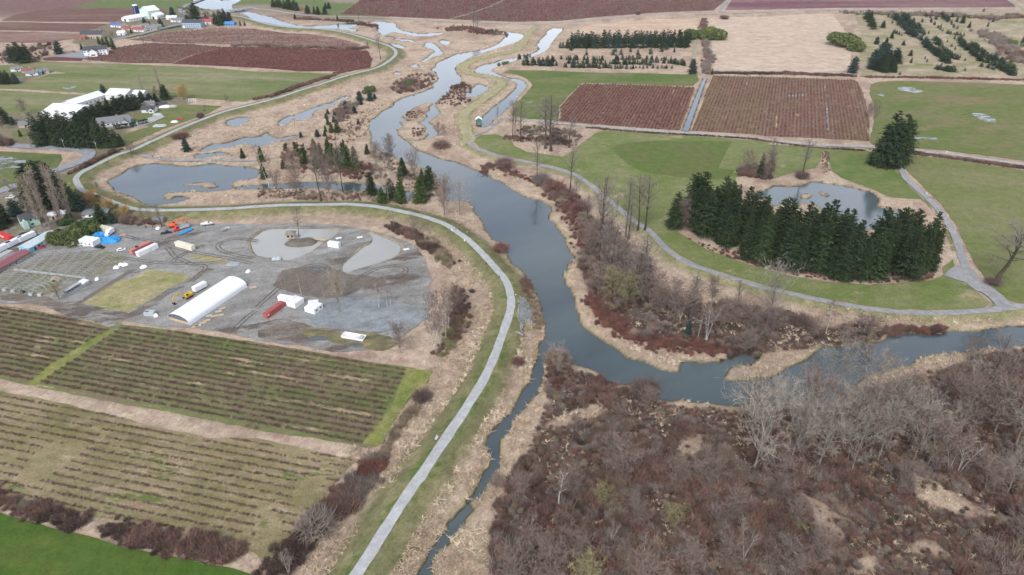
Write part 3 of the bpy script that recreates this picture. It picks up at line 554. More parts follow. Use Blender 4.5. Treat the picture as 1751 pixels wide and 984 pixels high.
# paths and roads
def ribbon(name, line, w, z, mat, label=None, jit=.12, n=5, base=None):
    c = catmull(np.asarray(line), n, False); t = np.gradient(c, axis=0); t /= np.linalg.norm(t, axis=1)[:, None]+1e-9
    nrm = np.stack([-t[:, 1], t[:, 0]], 1); K = 5; ws = w if np.ndim(w) else np.full(len(c), w)
    r_ = np.random.default_rng(len(c)); V = []
    for k in range(K):
        f = (k/(K-1)-.5); o = f*ws[:, None] if np.ndim(ws) else f*ws
        pp = c+nrm*(o + (r_.normal(0, jit, (len(c), 1)) if k in (0, K-1) else 0))
        zz = np.full(len(c), z)-(.03 if k in (0, K-1) else 0.0)+(.04 if k == K//2 else 0); V.append(np.column_stack([pp, zz]))
    V = np.stack(V, 1).reshape(-1, 3); I = np.arange(len(V)).reshape(len(c), K)
    Fa = np.stack([I[:-1, :-1].ravel(), I[:-1, 1:].ravel(), I[1:, 1:].ravel(), I[1:, :-1].ravel()], 1)[:, ::-1]
    return tag(link(name, make_mesh(name, V, Fa, mat, None, True)), label, kind='structure')
m_path = field_mat('pale gravel path', [(.39,.40,.405), (.34,.35,.35), (.43,.44,.44)], 0, 1, .05, .2, 2.0, contrast=.18, bumpy=.1, seed=40, patches=[((.30,.30,.28), .35, .64)])
m_path2 = field_mat('grey gravel path', [(.29,.295,.30), (.24,.24,.24), (.34,.345,.345)], 0, 1, .05, .2, 1.5, contrast=.25, bumpy=.2, seed=41, patches=[((.24,.235,.22), .12, .62)])
m_asph = field_mat('worn grey asphalt', [(.26,.275,.30), (.22,.235,.255), (.30,.31,.33)], 0, 1, .05, .2, 1.5, contrast=.12, bumpy=.05, seed=42)
m_dirt = field_mat('dirt track', [(.36,.34,.31), (.31,.29,.26), (.42,.40,.37)], 0, 1, .05, .2, 1.5, contrast=.25, bumpy=.2, seed=43)
m_gtrk = field_mat('worn grassy track', [(.32,.29,.20), (.26,.26,.15), (.38,.34,.26)], 0, 1, .05, .2, 1.0, contrast=.25, bumpy=.2, seed=44)
ribbon('path', world(dikeW, DH), 3.8, DH+.07, m_path)
wE = catmull(world(pathE, .35), 5, False)
ne = len(wE); i0 = int(ne*.40)
ribbon('gravel_path', wE[int(ne*.375):][::5], 3.9, .50, m_path2, jit=.2)
seg_ = wE[:int(ne*.385)]
tt = np.gradient(seg_, axis=0); tt /= np.linalg.norm(tt, axis=1)[:, None]; nn = np.stack([-tt[:, 1], tt[:, 0]], 1)
ribbon('levee_track', seg_[::5], 9.0, .40, field_mat('levee grass', [(.33,.31,.18), (.25,.26,.12), (.42,.36,.22)], 0, 1, .05, .2, .8, seed=45), jit=.6)
for sg in (-1, 1): ribbon('wheel_track', (seg_+nn*sg*.95)[::5], .75, .47, m_gtrk, jit=.08)
br = world(branchE, .3)
ribbon('gravel_path', br, 4.2, .44, m_path2, jit=.25)
sheet('gravel_apron', fractal(world(P('B3', 1180,905, 1260,850, 1330,830, 1390,870, 1440,950, 'C3', 1480,15, 1560,80, 1650,150, 1560,180, 1530,150, 1490,100, 1400,60, 1330,15), .4), .8, 1.5, True, 4), .415, m_path2)
ribbon('track', world(shedtrack, .1), 3.2, .42, m_path2, jit=.25)
ribbon('gravel_road', world(crossrd, .3), 5.2, .47, m_dirt, jit=.3)
ribbon('gravel_road', world(northrd, .3), 6.5, .42, m_dirt, jit=.3)
ribbon('grass_track', world(grasstrk, .3), 4.0, .40, m_path2, jit=.4)
ribbon('road', world(roadW, .1), 8.5, .46, m_asph)
ribbon('road', world(roadN, .1), 9.0, .42, m_asph)
ribbon('farm_track', world(trackPurple, .1), 5.0, .36, m_path2, jit=.3)
ribbon('farm_track', world(P('A1', 1700,-20, 1560,48, 1290,135), .1), 6, .37, m_gtrk, jit=.5)
ribbon('farm_track', world(P('A3', 1600,-20, 1660,20, 1760,80), .1), 7, .36, m_gtrk, jit=.5)
ribbon('farm_track', world(P('A0', -60,142, 300,153, 600,158, 740,160), .1), 5, .36, m_t1, jit=.5)
ribbon('farm_track', world(P('A2', 1232,235, 1215,300, 1205,400), .1), 5, .36, m_gtrk, jit=.5)
ribbon('footpath', world(P('C2', 5,340, 30,348, 60,365), DH), 1.0, DH-.35, m_path2)
sheet('driveway', fractal(world(P('A0', 350,385, 380,372, 480,368, 575,340, 590,395)), .5, 2, True, 2), .30, m_asph)
sheet('driveway', fractal(world(P('A0', 900,832, 1080,768, 1110,790, 1000,838, 905,865)), .4, 2, True, 2), .36, m_path)
sheet('driveway', fractal(world(P('A0', 665,860, 700,830, 860,780, 900,800, 895,860, 720,865)), .4, 2, True, 2), .36, m_yard)
# shallow rain water standing on fields and yard
m_pud = water_mat('rain water', (.10, .11, .11), .1, .05)
n_ = m_pud.node_tree; tr_ = n_.nodes.new('ShaderNodeBsdfTransparent'); ms_ = n_.nodes.new('ShaderNodeMixShader'); f_ = ramp(n_, noise(n_, coords(n_, .1, 3.0), .22, 6, .75), [(.46, 0.0), (.54, 1.0)])
n_.links.new(f_, ms_.inputs[0]); n_.links.new(tr_.outputs[0], ms_.inputs[1]); n_.links.new(n_.nodes['Principled BSDF'].outputs[0], ms_.inputs[2]); n_.links.new(ms_.outputs[0], n_.nodes['Material Output'].inputs['Surface'])
for i, p in enumerate([P('A3', 880,590, 960,590, 1060,620, 1000,628, 900,610), P('A3', 1380,767, 1480,775, 1550,822, 1480,825), P('A3', 740,630, 790,632, 790,650, 750,645), P('A3', 1000,925, 1140,930, 1130,945, 1010,945),
        P('B0', -200,105, 0,110, 110,125, 180,145, 150,160, 60,165, 130,185, 110,205, 0,200, -200,190), P('A0', 430,590, 500,580, 515,590, 450,602), P('A2', 70,690, 100,680, 130,685, 90,700),
        P('A3', 140,640, 200,640, 270,636, 265,652, 150,652), P('A3', 395,705, 408,705, 418,860, 402,865), P('B0', 875,660, 905,655, 945,672, 900,678), P('C0', 780,290, 815,290, 800,325, 735,325), P('C1', 590,430, 690,420, 720,450, 600,460), P('C1', 330,380, 440,380, 460,410, 340,405), P('C0', 460,235, 540,240, 545,258, 480,255), P('C0', 1090,100, 1150,75, 1230,40, 1250,45, 1180,80),
        P('B1', 330,860, 420,850, 450,872, 400,885)]):
    sheet('puddle', fractal(catmull(world(p), 3), 1.3, 1.0, True, 300+i), .26+.003*i, m_pud)
# wheel ruts on the yard
m_rut = field_mat('wet rut', [(.15,.135,.12), (.20,.185,.165), (.12,.105,.09)], 0, 1, .1, .4, 2, seed=46)
ruts = [P('B0', 780,640, 900,660, 1060,690, 1250,745, 1500,790, 1732,840), P('B0', 800,790, 1000,820, 1150,830, 1400,830, 1560,800), P('B0', 1130,730, 1180,790, 1210,800, 1300,840, 1380,850, 1360,890, 1280,960),
        P('B0', 1732,680, 1600,665, 1490,690, 1470,730, 1560,770, 1732,800), P('B1', 700,920, 800,870, 900,850, 980,855, 1000,880, 960,910, 860,925), P('B1', 300,860, 400,840, 470,860, 420,900, 250,890), P('C1', 0,180, 100,90, 180,20), P('C0', 1560,350, 1650,260, 1732,200), P('B0', 1150,830, 1250,760, 1400,700)]
for i, r_ in enumerate(ruts):
    w_ = catmull(world(r_), 5, False); t_ = np.gradient(w_, axis=0); t_ /= np.linalg.norm(t_, axis=1)[:, None]+1e-9; n_ = np.stack([-t_[:, 1], t_[:, 0]], 1)
    for sg in (-1, 1): ribbon('wheel_rut', (w_+n_*sg*1.0)[::3], .7, .30+.004*i, m_rut, jit=.15)
# ------------------------------------------------------------------ plants
def blades(P0, P1, w, r_, tip=0.0):
    """thin flat triangles from P0 to P1 (n,3)"""
    n = len(P0); d = P1-P0; q = r_.normal(size=(n, 3)); c = np.cross(d, q); c /= np.linalg.norm(c, axis=1)[:, None]+1e-9
    w = np.broadcast_to(np.asarray(w, float), (n,))[:, None]*.5
    V = np.stack([P0-c*w, P0+c*w, P1], 1).reshape(-1, 3); return V, np.arange(3*n).reshape(n, 3)
def tube(pts, rad, n=5):
    V = []; pts = np.asarray(pts, float)
    for k, p in enumerate(pts):
        d = pts[min(k+1, len(pts)-1)]-pts[max(k-1, 0)]; d = d/(np.linalg.norm(d)+1e-9)
        a = np.cross(d, [0.3, .95, .1]); a /= np.linalg.norm(a)+1e-9; b_ = np.cross(d, a)
        for j in range(n): t = 2*math.pi*j/n; V.append(p+(a*math.cos(t)+b_*math.sin(t))*rad[k])
    Fc = []
    for k in range(len(pts)-1):
        for j in range(n):
            i0, i1 = k*n+j, k*n+(j+1) % n; Fc += [(i0, i1, i1+n), (i0, i1+n, i0+n)]
    return np.array(V), np.array(Fc)
def join(parts):
    V = []; Fc = []; o = 0
    for v, f in parts: V.append(v); Fc.append(f+o); o += len(v)
    return np.vstack(V), np.vstack(Fc)
m_bark = veg_mat('dark bark', (.075, .062, .05), .3, scale=1.0); m_birch = veg_mat('white birch bark', (.50, .475, .44), .2, scale=2.0)
m_gbark = veg_mat('pale grey bark', (.21, .185, .155), .25, scale=1.0)
m_twig = {'grey': veg_mat('grey twigs', (.215, .185, .165), .2), 'pale': veg_mat('pale twigs', (.29, .26, .22), .25), 'mauve': veg_mat('mauve twigs', (.21, .158, .135), .25),
          'tan': veg_mat('tan upright twigs', (.34, .28, .22), .2), 'gold': veg_mat('golden willow twigs', (.40, .26, .10), .25), 'olive': veg_mat('lichen covered twigs', (.28, .25, .13), .25)}
def bare_tree(seed, H=16.0, spread=.26, start=.35, nb=18, up=.75, trunks=1, twigs=5, r0=.011, upright=False, lean=.03):
    r_ = np.random.default_rng(seed); T = []; TW0 = []; TW1 = []; WW = []
    for tr in range(trunks):
        hh = H*(1-.18*tr*r_.random()); n = 8; off = r_.normal(0, .25*(trunks > 1), 2)*H*.04
        ln = r_.normal(0, lean+(.09 if trunks > 1 else 0), 2)
        z = np.linspace(0, 1, n); px = off[0]+ln[0]*hh*z**1.3+np.cumsum(r_.normal(0, .006, n))*hh; py = off[1]+ln[1]*hh*z**1.3+np.cumsum(r_.normal(0, .006, n))*hh
        tp = np.stack([px, py, z*hh], 1); rad = hh*r0*(1-z*.88)/(trunks**.35); rad[0] *= 1.5; T.append(tube(tp, rad, 6))
        for k in range(nb):
            t = start+(1-start)*(k+r_.random())/nb; i = min(int(t*(n-1)), n-2); f = t*(n-1)-i; b0 = tp[i]*(1-f)+tp[i+1]*f
            prof = (math.sin(math.pi*min(1, (t-start)/(1-start)*.8+.22))**.7) if not upright else .55
            L = H*spread*prof*r_.uniform(.7, 1.25)*(1.0 if not upright else 1.3); a = k*2.4+r_.normal(0, .5); u = up*r_.uniform(.75, 1.25) if not upright else 3.2
            d = np.array([math.cos(a), math.sin(a), u]); d /= np.linalg.norm(d); m = 4; bp = [b0]
            for q in range(m-1): d = d+r_.normal(0, .12, 3)+np.array([0, 0, .10]); d /= np.linalg.norm(d); bp.append(bp[-1]+d*L/(m-1))
            bp = np.array(bp); rb = max(.04, hh*r0*(1-t*.75)*.5); T.append(tube(bp, np.linspace(rb, .03, m), 3))
            ns = 5
            for q in range(ns):
                g = (q+1)/ns; j = min(int(g*(m-1)), m-2); fg = g*(m-1)-j; s0 = bp[j]*(1-fg)+bp[j+1]*fg
                sd = d*.9+r_.normal(0, .62, 3)+np.array([0, 0, .25]); sd /= np.linalg.norm(sd); sl_ = L*r_.uniform(.28, .55)
                s1 = s0+sd*sl_; TW0.append(s0); TW1.append(s1); WW.append(.07)
                for w_ in range(twigs):
                    g2 = r_.uniform(.15, 1); p0 = s0+(s1-s0)*g2; td = sd*.7+r_.normal(0, .6, 3)+np.array([0, 0, .18]); td /= np.linalg.norm(td)
                    l3 = sl_*r_.uniform(.35, .8); p1 = p0+td*l3; TW0.append(p0); TW1.append(p1); WW.append(.045)
                    for w3 in range(4):
                        p2 = p0+(p1-p0)*r_.uniform(.3, .9); TW0.append(p2); TW1.append(p2+(td*.6+r_.normal(0, .6, 3))*l3*.45); WW.append(.035)
    tw = blades(np.array(TW0), np.array(TW1), np.array(WW)*(1.15 if not upright else 1.5)*(1.55 if H > 20 else 1.35 if H < 14 else 1.0), r_)
    return join(T), tw
def tree_proto(name, seed, bark, tw, cat='tree', **k):
    (tv, tf), (cv, cf) = bare_tree(seed, **k); e = bpy.data.objects.new(name, None)
    a = bpy.data.objects.new('trunk', make_mesh('trunk', tv, tf, bark)); c = bpy.data.objects.new('crown', make_mesh('crown', cv, cf, m_twig[tw]))
    a.parent = e; c.parent = e; e['H'] = k.get('H', 16.0); return e
PROTO = {
 'cotton': [tree_proto('cottonwood_tree', 11+i, m_bark, 'grey', H=24.0, spread=.19, start=.34, nb=26, up=.9, r0=.0145, twigs=5) for i in range(4)],
 'spread': [tree_proto('spreading_tree', 31+i, m_gbark, 'pale', H=16.0, spread=.40, start=.16, nb=22, up=.75, twigs=6, r0=.012) for i in range(4)],
 'mauve': [tree_proto('alder_tree', 51+i, m_gbark, 'mauve', H=12.0, spread=.33, start=.12, nb=20, up=1.0, trunks=2, r0=.009) for i in range(3)],
 'birch': [tree_proto('birch_tree', 71+i, m_birch, 'mauve', H=13.0, spread=.18, start=.40, nb=13, up=1.4, trunks=1+i % 3, r0=.0085, lean=.08) for i in range(4)],
 'poplar': [tree_proto('poplar_tree', 91+i, m_gbark, 'tan', H=24.0, spread=.15, start=.08, nb=34, upright=True, trunks=2, r0=.010) for i in range(3)],
 'olive': [tree_proto('mossy_tree', 111+i, m_bark, 'olive', H=14.0, spread=.30, start=.15, nb=20, up=1.2, trunks=2, r0=.011) for i in range(2)],
 'gold': [tree_proto('willow_tree', 121+i, m_gbark, 'gold', H=10.0, spread=.42, start=.06, nb=26, up=.9, trunks=2, twigs=7, r0=.014) for i in range(2)],
}
m_con = {'dark': veg_mat('dark conifer needles', (.036, .055, .024), .45, scale=.8), 'blue': veg_mat('blue green needles', (.040, .068, .055), .35, scale=.8), 'cedar': veg_mat('yellow green cedar fronds', (.058, .088, .026), .35, scale=.8)}
def conifer(seed, H=20.0, R=3.4, tiers=26, per=9, droop=.28, base=.06, power=.85, dense=4):
    r_ = np.random.default_rng(seed); P0 = []; P1 = []; Wd = []
    for k in range(tiers):
        t = base+(1-base)*(k+.4*r_.random())/tiers; L0 = R*(1-t)**power*(1 if t > .12 else .85)+.15
        for j in range(per if t < .8 else max(4, per-3)):
            a = j*2*math.pi/per+k*1.7+r_.normal(0, .25); L = L0*r_.uniform(.62, 1.22); z0 = t*H
            u = -droop+(.85*(t**2.2))+r_.normal(0, .08); d = np.array([math.cos(a), math.sin(a), u]); o = np.array([0, 0, z0+r_.normal(0, .1)])
            P0.append(o); P1.append(o+d*L); Wd.append(.10*L+.1)
            for q in range(dense):
                f = .25+.72*(q+r_.random())/dense; o2 = o+d*L*f; sgn = 1 if q % 2 else -1
                sd = np.array([-math.sin(a)*sgn*.8+math.cos(a)*.6, math.cos(a)*sgn*.8+math.sin(a)*.6, u-.25+r_.normal(0, .2)]); l2 = L*.52*(1.15-f)+.25
                P0.append(o2); P1.append(o2+sd*l2); Wd.append(.30*l2+.22)
    P0.append(np.array([0, 0, H*.93])); P1.append(np.array([0, 0, H*1.0])); Wd.append(.35)
    cr = blades(np.array(P0), np.array(P1), np.array(Wd), r_)
    tr = tube(np.array([(0, 0, 0), (0, 0, H*.5), (0, 0, H*.95)]), np.array([H*.014, H*.009, .03]), 6); return tr, cr
def con_proto(name, seed, mat, **k):
    (tv, tf), (cv, cf) = conifer(seed, **k); e = bpy.data.objects.new(name, None)
    a = bpy.data.objects.new('trunk', make_mesh('trunk', tv, tf, m_bark)); c = bpy.data.objects.new('crown', make_mesh('crown', cv, cf, m_con[mat]))
    a.parent = e; c.parent = e; e['H'] = k.get('H', 20.0); return e
PROTO['fir'] = [con_proto('fir_tree', 201+i, 'dark', H=20.0, R=[4.4, 5.4, 3.6, 4.8, 5.9][i], tiers=[26, 22, 30, 24, 20][i], per=10, dense=6, droop=[.3, .15, .4, .22, .1][i], power=[.75, .6, .9, .68, .55][i], base=[.06, .12, .03, .1, .15][i]) for i in range(5)]
PROTO['spruce'] = [con_proto('spruce_tree', 221+i, 'dark', H=20.0, R=5.2, tiers=24, per=9, droop=.35, power=.6, dense=6) for i in range(3)]
PROTO['cedar'] = [con_proto('cedar_tree', 231+i, 'cedar', H=10.0, R=2.6, tiers=20, per=9, droop=.1, power=.7, base=.02, dense=5) for i in range(3)]
PROTO['pine'] = [con_proto('pine_tree', 241+i, 'blue', H=8.0, R=3.0, tiers=14, per=9, droop=.0, power=.5, base=.05, dense=6) for i in range(3)]
def small_con(seed, mat, H=5.0, R=1.7, power=.7):
    (tv, tf), (cv, cf) = conifer(seed, H=H, R=R, tiers=11, per=7, droop=.05, base=.02, power=power, dense=3)
    o = bpy.data.objects.new('young_conifer', make_mesh('young_conifer', cv, cf, m_con[mat])); o['H'] = H; return o
PROTO['young'] = [small_con(251+i, ['dark', 'blue', 'dark'][i % 3], power=[.5, .7, .9][i % 3]) for i in range(6)]
def leafy(seed, R=4.0, Hh=4.5, n=5200, lobes=9):
    r_ = np.random.default_rng(seed); cs = np.column_stack([r_.normal(0, R*.42, lobes), r_.normal(0, R*.42, lobes), r_.uniform(.35, .75, lobes)*Hh]); rs = r_.uniform(.32, .52, lobes)*R
    i = r_.integers(0, lobes, n); d = r_.normal(size=(n, 3)); d /= np.linalg.norm(d, axis=1)[:, None]; p = cs[i]+d*rs[i][:, None]*r_.uniform(.8, 1.08, n)[:, None]
    p = p[p[:, 2] > .1]; q = r_.normal(size=(len(p), 3)); q /= np.linalg.norm(q, axis=1)[:, None]
    return blades(p-q*.28, p+q*.28, .42, r_)
m_leaf = {'olive': veg_mat('olive evergreen leaves', (.14, .17, .06), .35, scale=.6), 'green': veg_mat('green evergreen leaves', (.09, .14, .05), .35, scale=.6), 'hedge': veg_mat('clipped hedge leaves', (.04, .065, .03), .3)}
def bush_proto(seed, mat, **k):
    v, f = leafy(seed, **k); e = bpy.data.objects.new('evergreen_bush', make_mesh('evergreen_bush', v, f, m_leaf[mat])); e['H'] = k.get('Hh', 4.5)*1.05; return e
PROTO['bush'] = [bush_proto(301, 'olive'), bush_proto(302, 'green'), bush_proto(303, 'olive')]
def shrub(seed, R=1.6, Hh=2.4, n=150, w=.05):
    """many thin stems fanning out of one base, forking near the tips"""
    r_ = np.random.default_rng(seed); a = r_.uniform(0, 2*math.pi, n); rr = np.sqrt(r_.random(n)); hz = Hh*(.45+.55*np.sqrt(np.maximum(0, 1-rr**2*.85)))*r_.uniform(.72, 1.1, n)
    tip = np.column_stack([np.cos(a)*rr*R, np.sin(a)*rr*R, hz]); b0 = np.column_stack([np.cos(a)*rr*R*.3, np.sin(a)*rr*R*.3, np.zeros(n)])
    mid = b0+(tip-b0)*r_.uniform(.45, .75, n)[:, None]+r_.normal(0, .08*R, (n, 3))
    k = 3; f0 = np.repeat(mid, k, 0); f1 = f0+(np.repeat(tip-mid, k, 0))*r_.uniform(.5, 1.2, (n*k, 1))+r_.normal(0, .22*R, (n*k, 3)); f1[:, 2] = np.maximum(f1[:, 2], .05)
    v1, t1 = blades(b0, mid+(tip-mid)*.3, w*1.6, r_); v2, t2 = blades(f0, f1, w*1.7, r_); return join([(v1, t1), (v2, t2)])
m_shr = {'mauve': veg_mat('mauve brush', (.21, .15, .13), .3), 'red': veg_mat('red brown brush', (.19, .105, .09), .3), 'grey': veg_mat('grey brush', (.25, .21, .185), .25), 'rust': veg_mat('rusty brush', (.27, .18, .13), .3), 'dark': veg_mat('dark brush', (.165, .12, .11), .3), 'gold': m_twig['gold']}
SHV = [shrub(401+i, R=1.0, Hh=1.0, n=92, w=.036) for i in range(8)]
SHB = [shrub(451+i, R=1.0, Hh=1.0, n=380, w=.018) for i in range(3)]
PROTO_SH = {}
for c_ in m_shr:
    L_ = []
    for i in range(3):
        o = bpy.data.objects.new('shrub', make_mesh('shrub', SHB[i][0]*np.array([2.2, 2.2, 2.6]), SHB[i][1], m_shr[c_])); o['H'] = 2.6; L_.append(o)
    PROTO_SH['sh_'+c_] = L_
PROTO.update(PROTO_SH)
CTR = {}
YOUNG = []
def plant(kind, x, y, h=None, hpx=None, wide=1.0, label=None, group=None, cat=None, z=None, pick=None, world_xy=None):
    X, Y = world_xy if world_xy else at(x, y, 0)
    if h is None: h = height_for(x, y, hpx)
    if kind == 'young' and not isinstance(z, str): YOUNG.append((h*wide**.5/math.hypot(X, Y), X, Y, h, wide, label, group)); return
    z = None
    k = CTR.get(kind, 0); CTR[kind] = k+1; pr = PROTO[kind][(k if pick is None else pick) % len(PROTO[kind])]
    zz = float(zground(X, Y)[0])-.1 if z is None else z
    s_ = h/pr['H']
    if kind in ('fir', 'spruce') and Y > 430: wide *= 1.45
    return copy_thing(pr, X, Y, zz, random.uniform(0, 6.28), (s_*wide, s_*wide, s_), label, group, cat or 'tree')

# uncountable brush: thousands of small shrubs in one object per kind of ground
STUFFC = {'mauve': (.205, .130, .105), 'red': (.200, .098, .078), 'grey': (.245, .20, .17), 'tan': (.30, .235, .165), 'rust': (.25, .16, .115), 'dark': (.12, .084, .070), 'olive': (.25, .23, .12)}
m_stuff = veg_mat('brush thicket', (0, 0, 0), .22, attr=True, scale=.25)
def scatter(poly, n, seed, avoid=(), minz=-9):
    r_ = np.random.default_rng(seed); w_ = poly; lo = w_.min(0); hi = w_.max(0); out = np.zeros((0, 2))
    while len(out) < n:
        p = r_.uniform(lo, hi, (n*2, 2)); k = inside(p[:, 0], p[:, 1], w_)
        for a_ in avoid: k &= ~inside(p[:, 0], p[:, 1], a_)
        out = np.vstack([out, p[k]])
    return out[:n]
def brush(name, label, pts, hts, cols, seed=1, wide=.75, protos=None, group=None, kind='stuff', cat='shrubs'):
    protos = protos or SHV; r_ = np.random.default_rng(seed); V = []; Fc = []; Cc = []; o = 0; zz = zground(pts[:, 0], pts[:, 1]); i = r_.integers(0, len(protos), len(pts)); a = r_.uniform(0, 6.28, len(pts)); ww = r_.uniform(.8, 1.25, len(pts))
    for q in range(len(protos)):
        m = np.where(i == q)[0]
        if len(m) == 0: continue
        v, f = protos[q]; ca, sa = np.cos(a[m])[:, None], np.sin(a[m])[:, None]; sx = (hts[m]*wide*ww[m])[:, None]
        X = (v[None, :, 0]*ca-v[None, :, 1]*sa)*sx+pts[m, 0][:, None]; Y = (v[None, :, 0]*sa+v[None, :, 1]*ca)*sx+pts[m, 1][:, None]; Z = v[None, :, 2]*hts[m][:, None]+zz[m][:, None]-.05
        V.append(np.stack([X, Y, Z], 2).reshape(-1, 3)); nv = len(v)
        Fc.append((f[None]+(o+np.arange(len(m))*nv)[:, None, None]).reshape(-1, 3)); Cc.append(np.repeat(cols[m], nv, 0)); o += len(m)*nv
    return tag(link(name, make_mesh(name, np.vstack(V), np.vstack(Fc), m_stuff, np.vstack(Cc))), label, cat, group, kind)
def mixcols(n, names, weights, seed, pts=None, jit=.26):
    r_ = np.random.default_rng(seed); pal = np.array([STUFFC[k] for k in names]); w = np.array(weights, float); w /= w.sum()
    if pts is not None:      # neighbours tend to be alike
        f = fbm(pts[:, 0]*.07+seed, pts[:, 1]*.07, 3); f = (np.argsort(np.argsort(f))/len(f)*.45+r_.random(len(f))*.55); i = np.searchsorted(np.cumsum(w), np.clip(f, 0, .999))
    else: i = r_.choice(len(names), n, p=w)
    return pal[np.clip(i, 0, len(names)-1)]*r_.uniform(1-jit, 1+jit*1.3, (n, 1))*r_.uniform(.95, 1.05, (n, 3))
def brush_area(name, label, poly, n, hr, names, weights, seed, avoid=(), thin=0.0, wide=.75):
    p = scatter(poly, n, seed, avoid)
    if thin: k = fbm(p[:, 0]*.09+seed, p[:, 1]*.09, 3) > thin; p = p[k]
    p = p[zground(p[:, 0], p[:, 1]) > WL+.1]
    f = fbm(p[:, 0]*.06+seed+3, p[:, 1]*.06, 3); r_ = np.random.default_rng(seed)
    h = (hr[0]+(hr[1]-hr[0])*np.clip((f-.3)/.4, 0, 1))*r_.uniform(.6, 1.25, len(p))
    return brush(name, label, p, h, mixcols(len(p), names, weights, seed, p), seed, wide)
def brush_line(name, label, line, width, n, hr, names, weights, seed, wide=.75, kind='stuff'):
    w_ = catmull(world(line), 4, False); seg = np.linalg.norm(np.diff(w_, axis=0), axis=1); cs = np.concatenate([[0], np.cumsum(seg)]); r_ = np.random.default_rng(seed); t = r_.uniform(0, cs[-1], n)
    p = np.column_stack([np.interp(t, cs, w_[:, 0]), np.interp(t, cs, w_[:, 1])])+r_.normal(0, width/2.5, (n, 2))
    f = vnoise(t*.12+seed, t*0); h = (hr[0]+(hr[1]-hr[0])*f)*r_.uniform(.7, 1.2, n)
    return brush(name, label, p, h, mixcols(n, names, weights, seed, p), seed, wide, kind=kind, cat='hedge' if kind != 'stuff' else 'shrubs')
# thickets
brush_area('thicket', 'dense leafless mauve and grey brush filling the land south of the river bend', WTHK['lower'], 8800, (1.2, 3.3), ['red', 'dark', 'mauve', 'grey', 'tan', 'mauve', 'red', 'olive'], [.16, .20, .24, .16, .03, .12, .06, .03], 501, WOPEN, wide=.7)
brush_area('thicket', 'leafless brush and red stemmed scrub between the river bank and the gravel park path', WTHK['middle'], 2500, (1.2, 3.2), ['red', 'mauve', 'grey', 'dark', 'tan', 'olive'], [.20, .26, .22, .20, .06, .06], 502, thin=.42, wide=.75)
brush_line('thicket', 'dense red brown brush margin along the inner bank of the river bend', P('C2', 540,110, 600,230, 700,320, 800,370, 920,420, 1050,430, 1250,450, 1400,470, 1560,500), 7.0, 620, (1.2, 2.2), ['red', 'red', 'mauve', 'dark'], [.4, .25, .2, .15], 505)
brush_line('thicket', 'grey red brush along the river side of the tall bare trees', P('B2', 240,330, 330,400, 420,560, 480,720, 520,860, 'C2', 600,0, 640,120), 9.0, 420, (1.2, 2.6), ['mauve', 'red', 'grey', 'dark'], [.35, .3, .2, .15], 506)
brush_area('scrub', 'low red scrub patches in the dry grass around the lower thicket openings', WTHK['lower'], 900, (.7, 1.4), ['red', 'rust', 'tan', 'mauve'], [.3, .2, .3, .2], 503, (), wide=1.0)
brush_area('scrub', 'sparse grey and red brush standing in the openings of the lower thicket', WTHK['lower'], 1300, (.9, 2.4), ['mauve', 'dark', 'grey', 'red'], [.4, .2, .2, .2], 504, wide=.7)
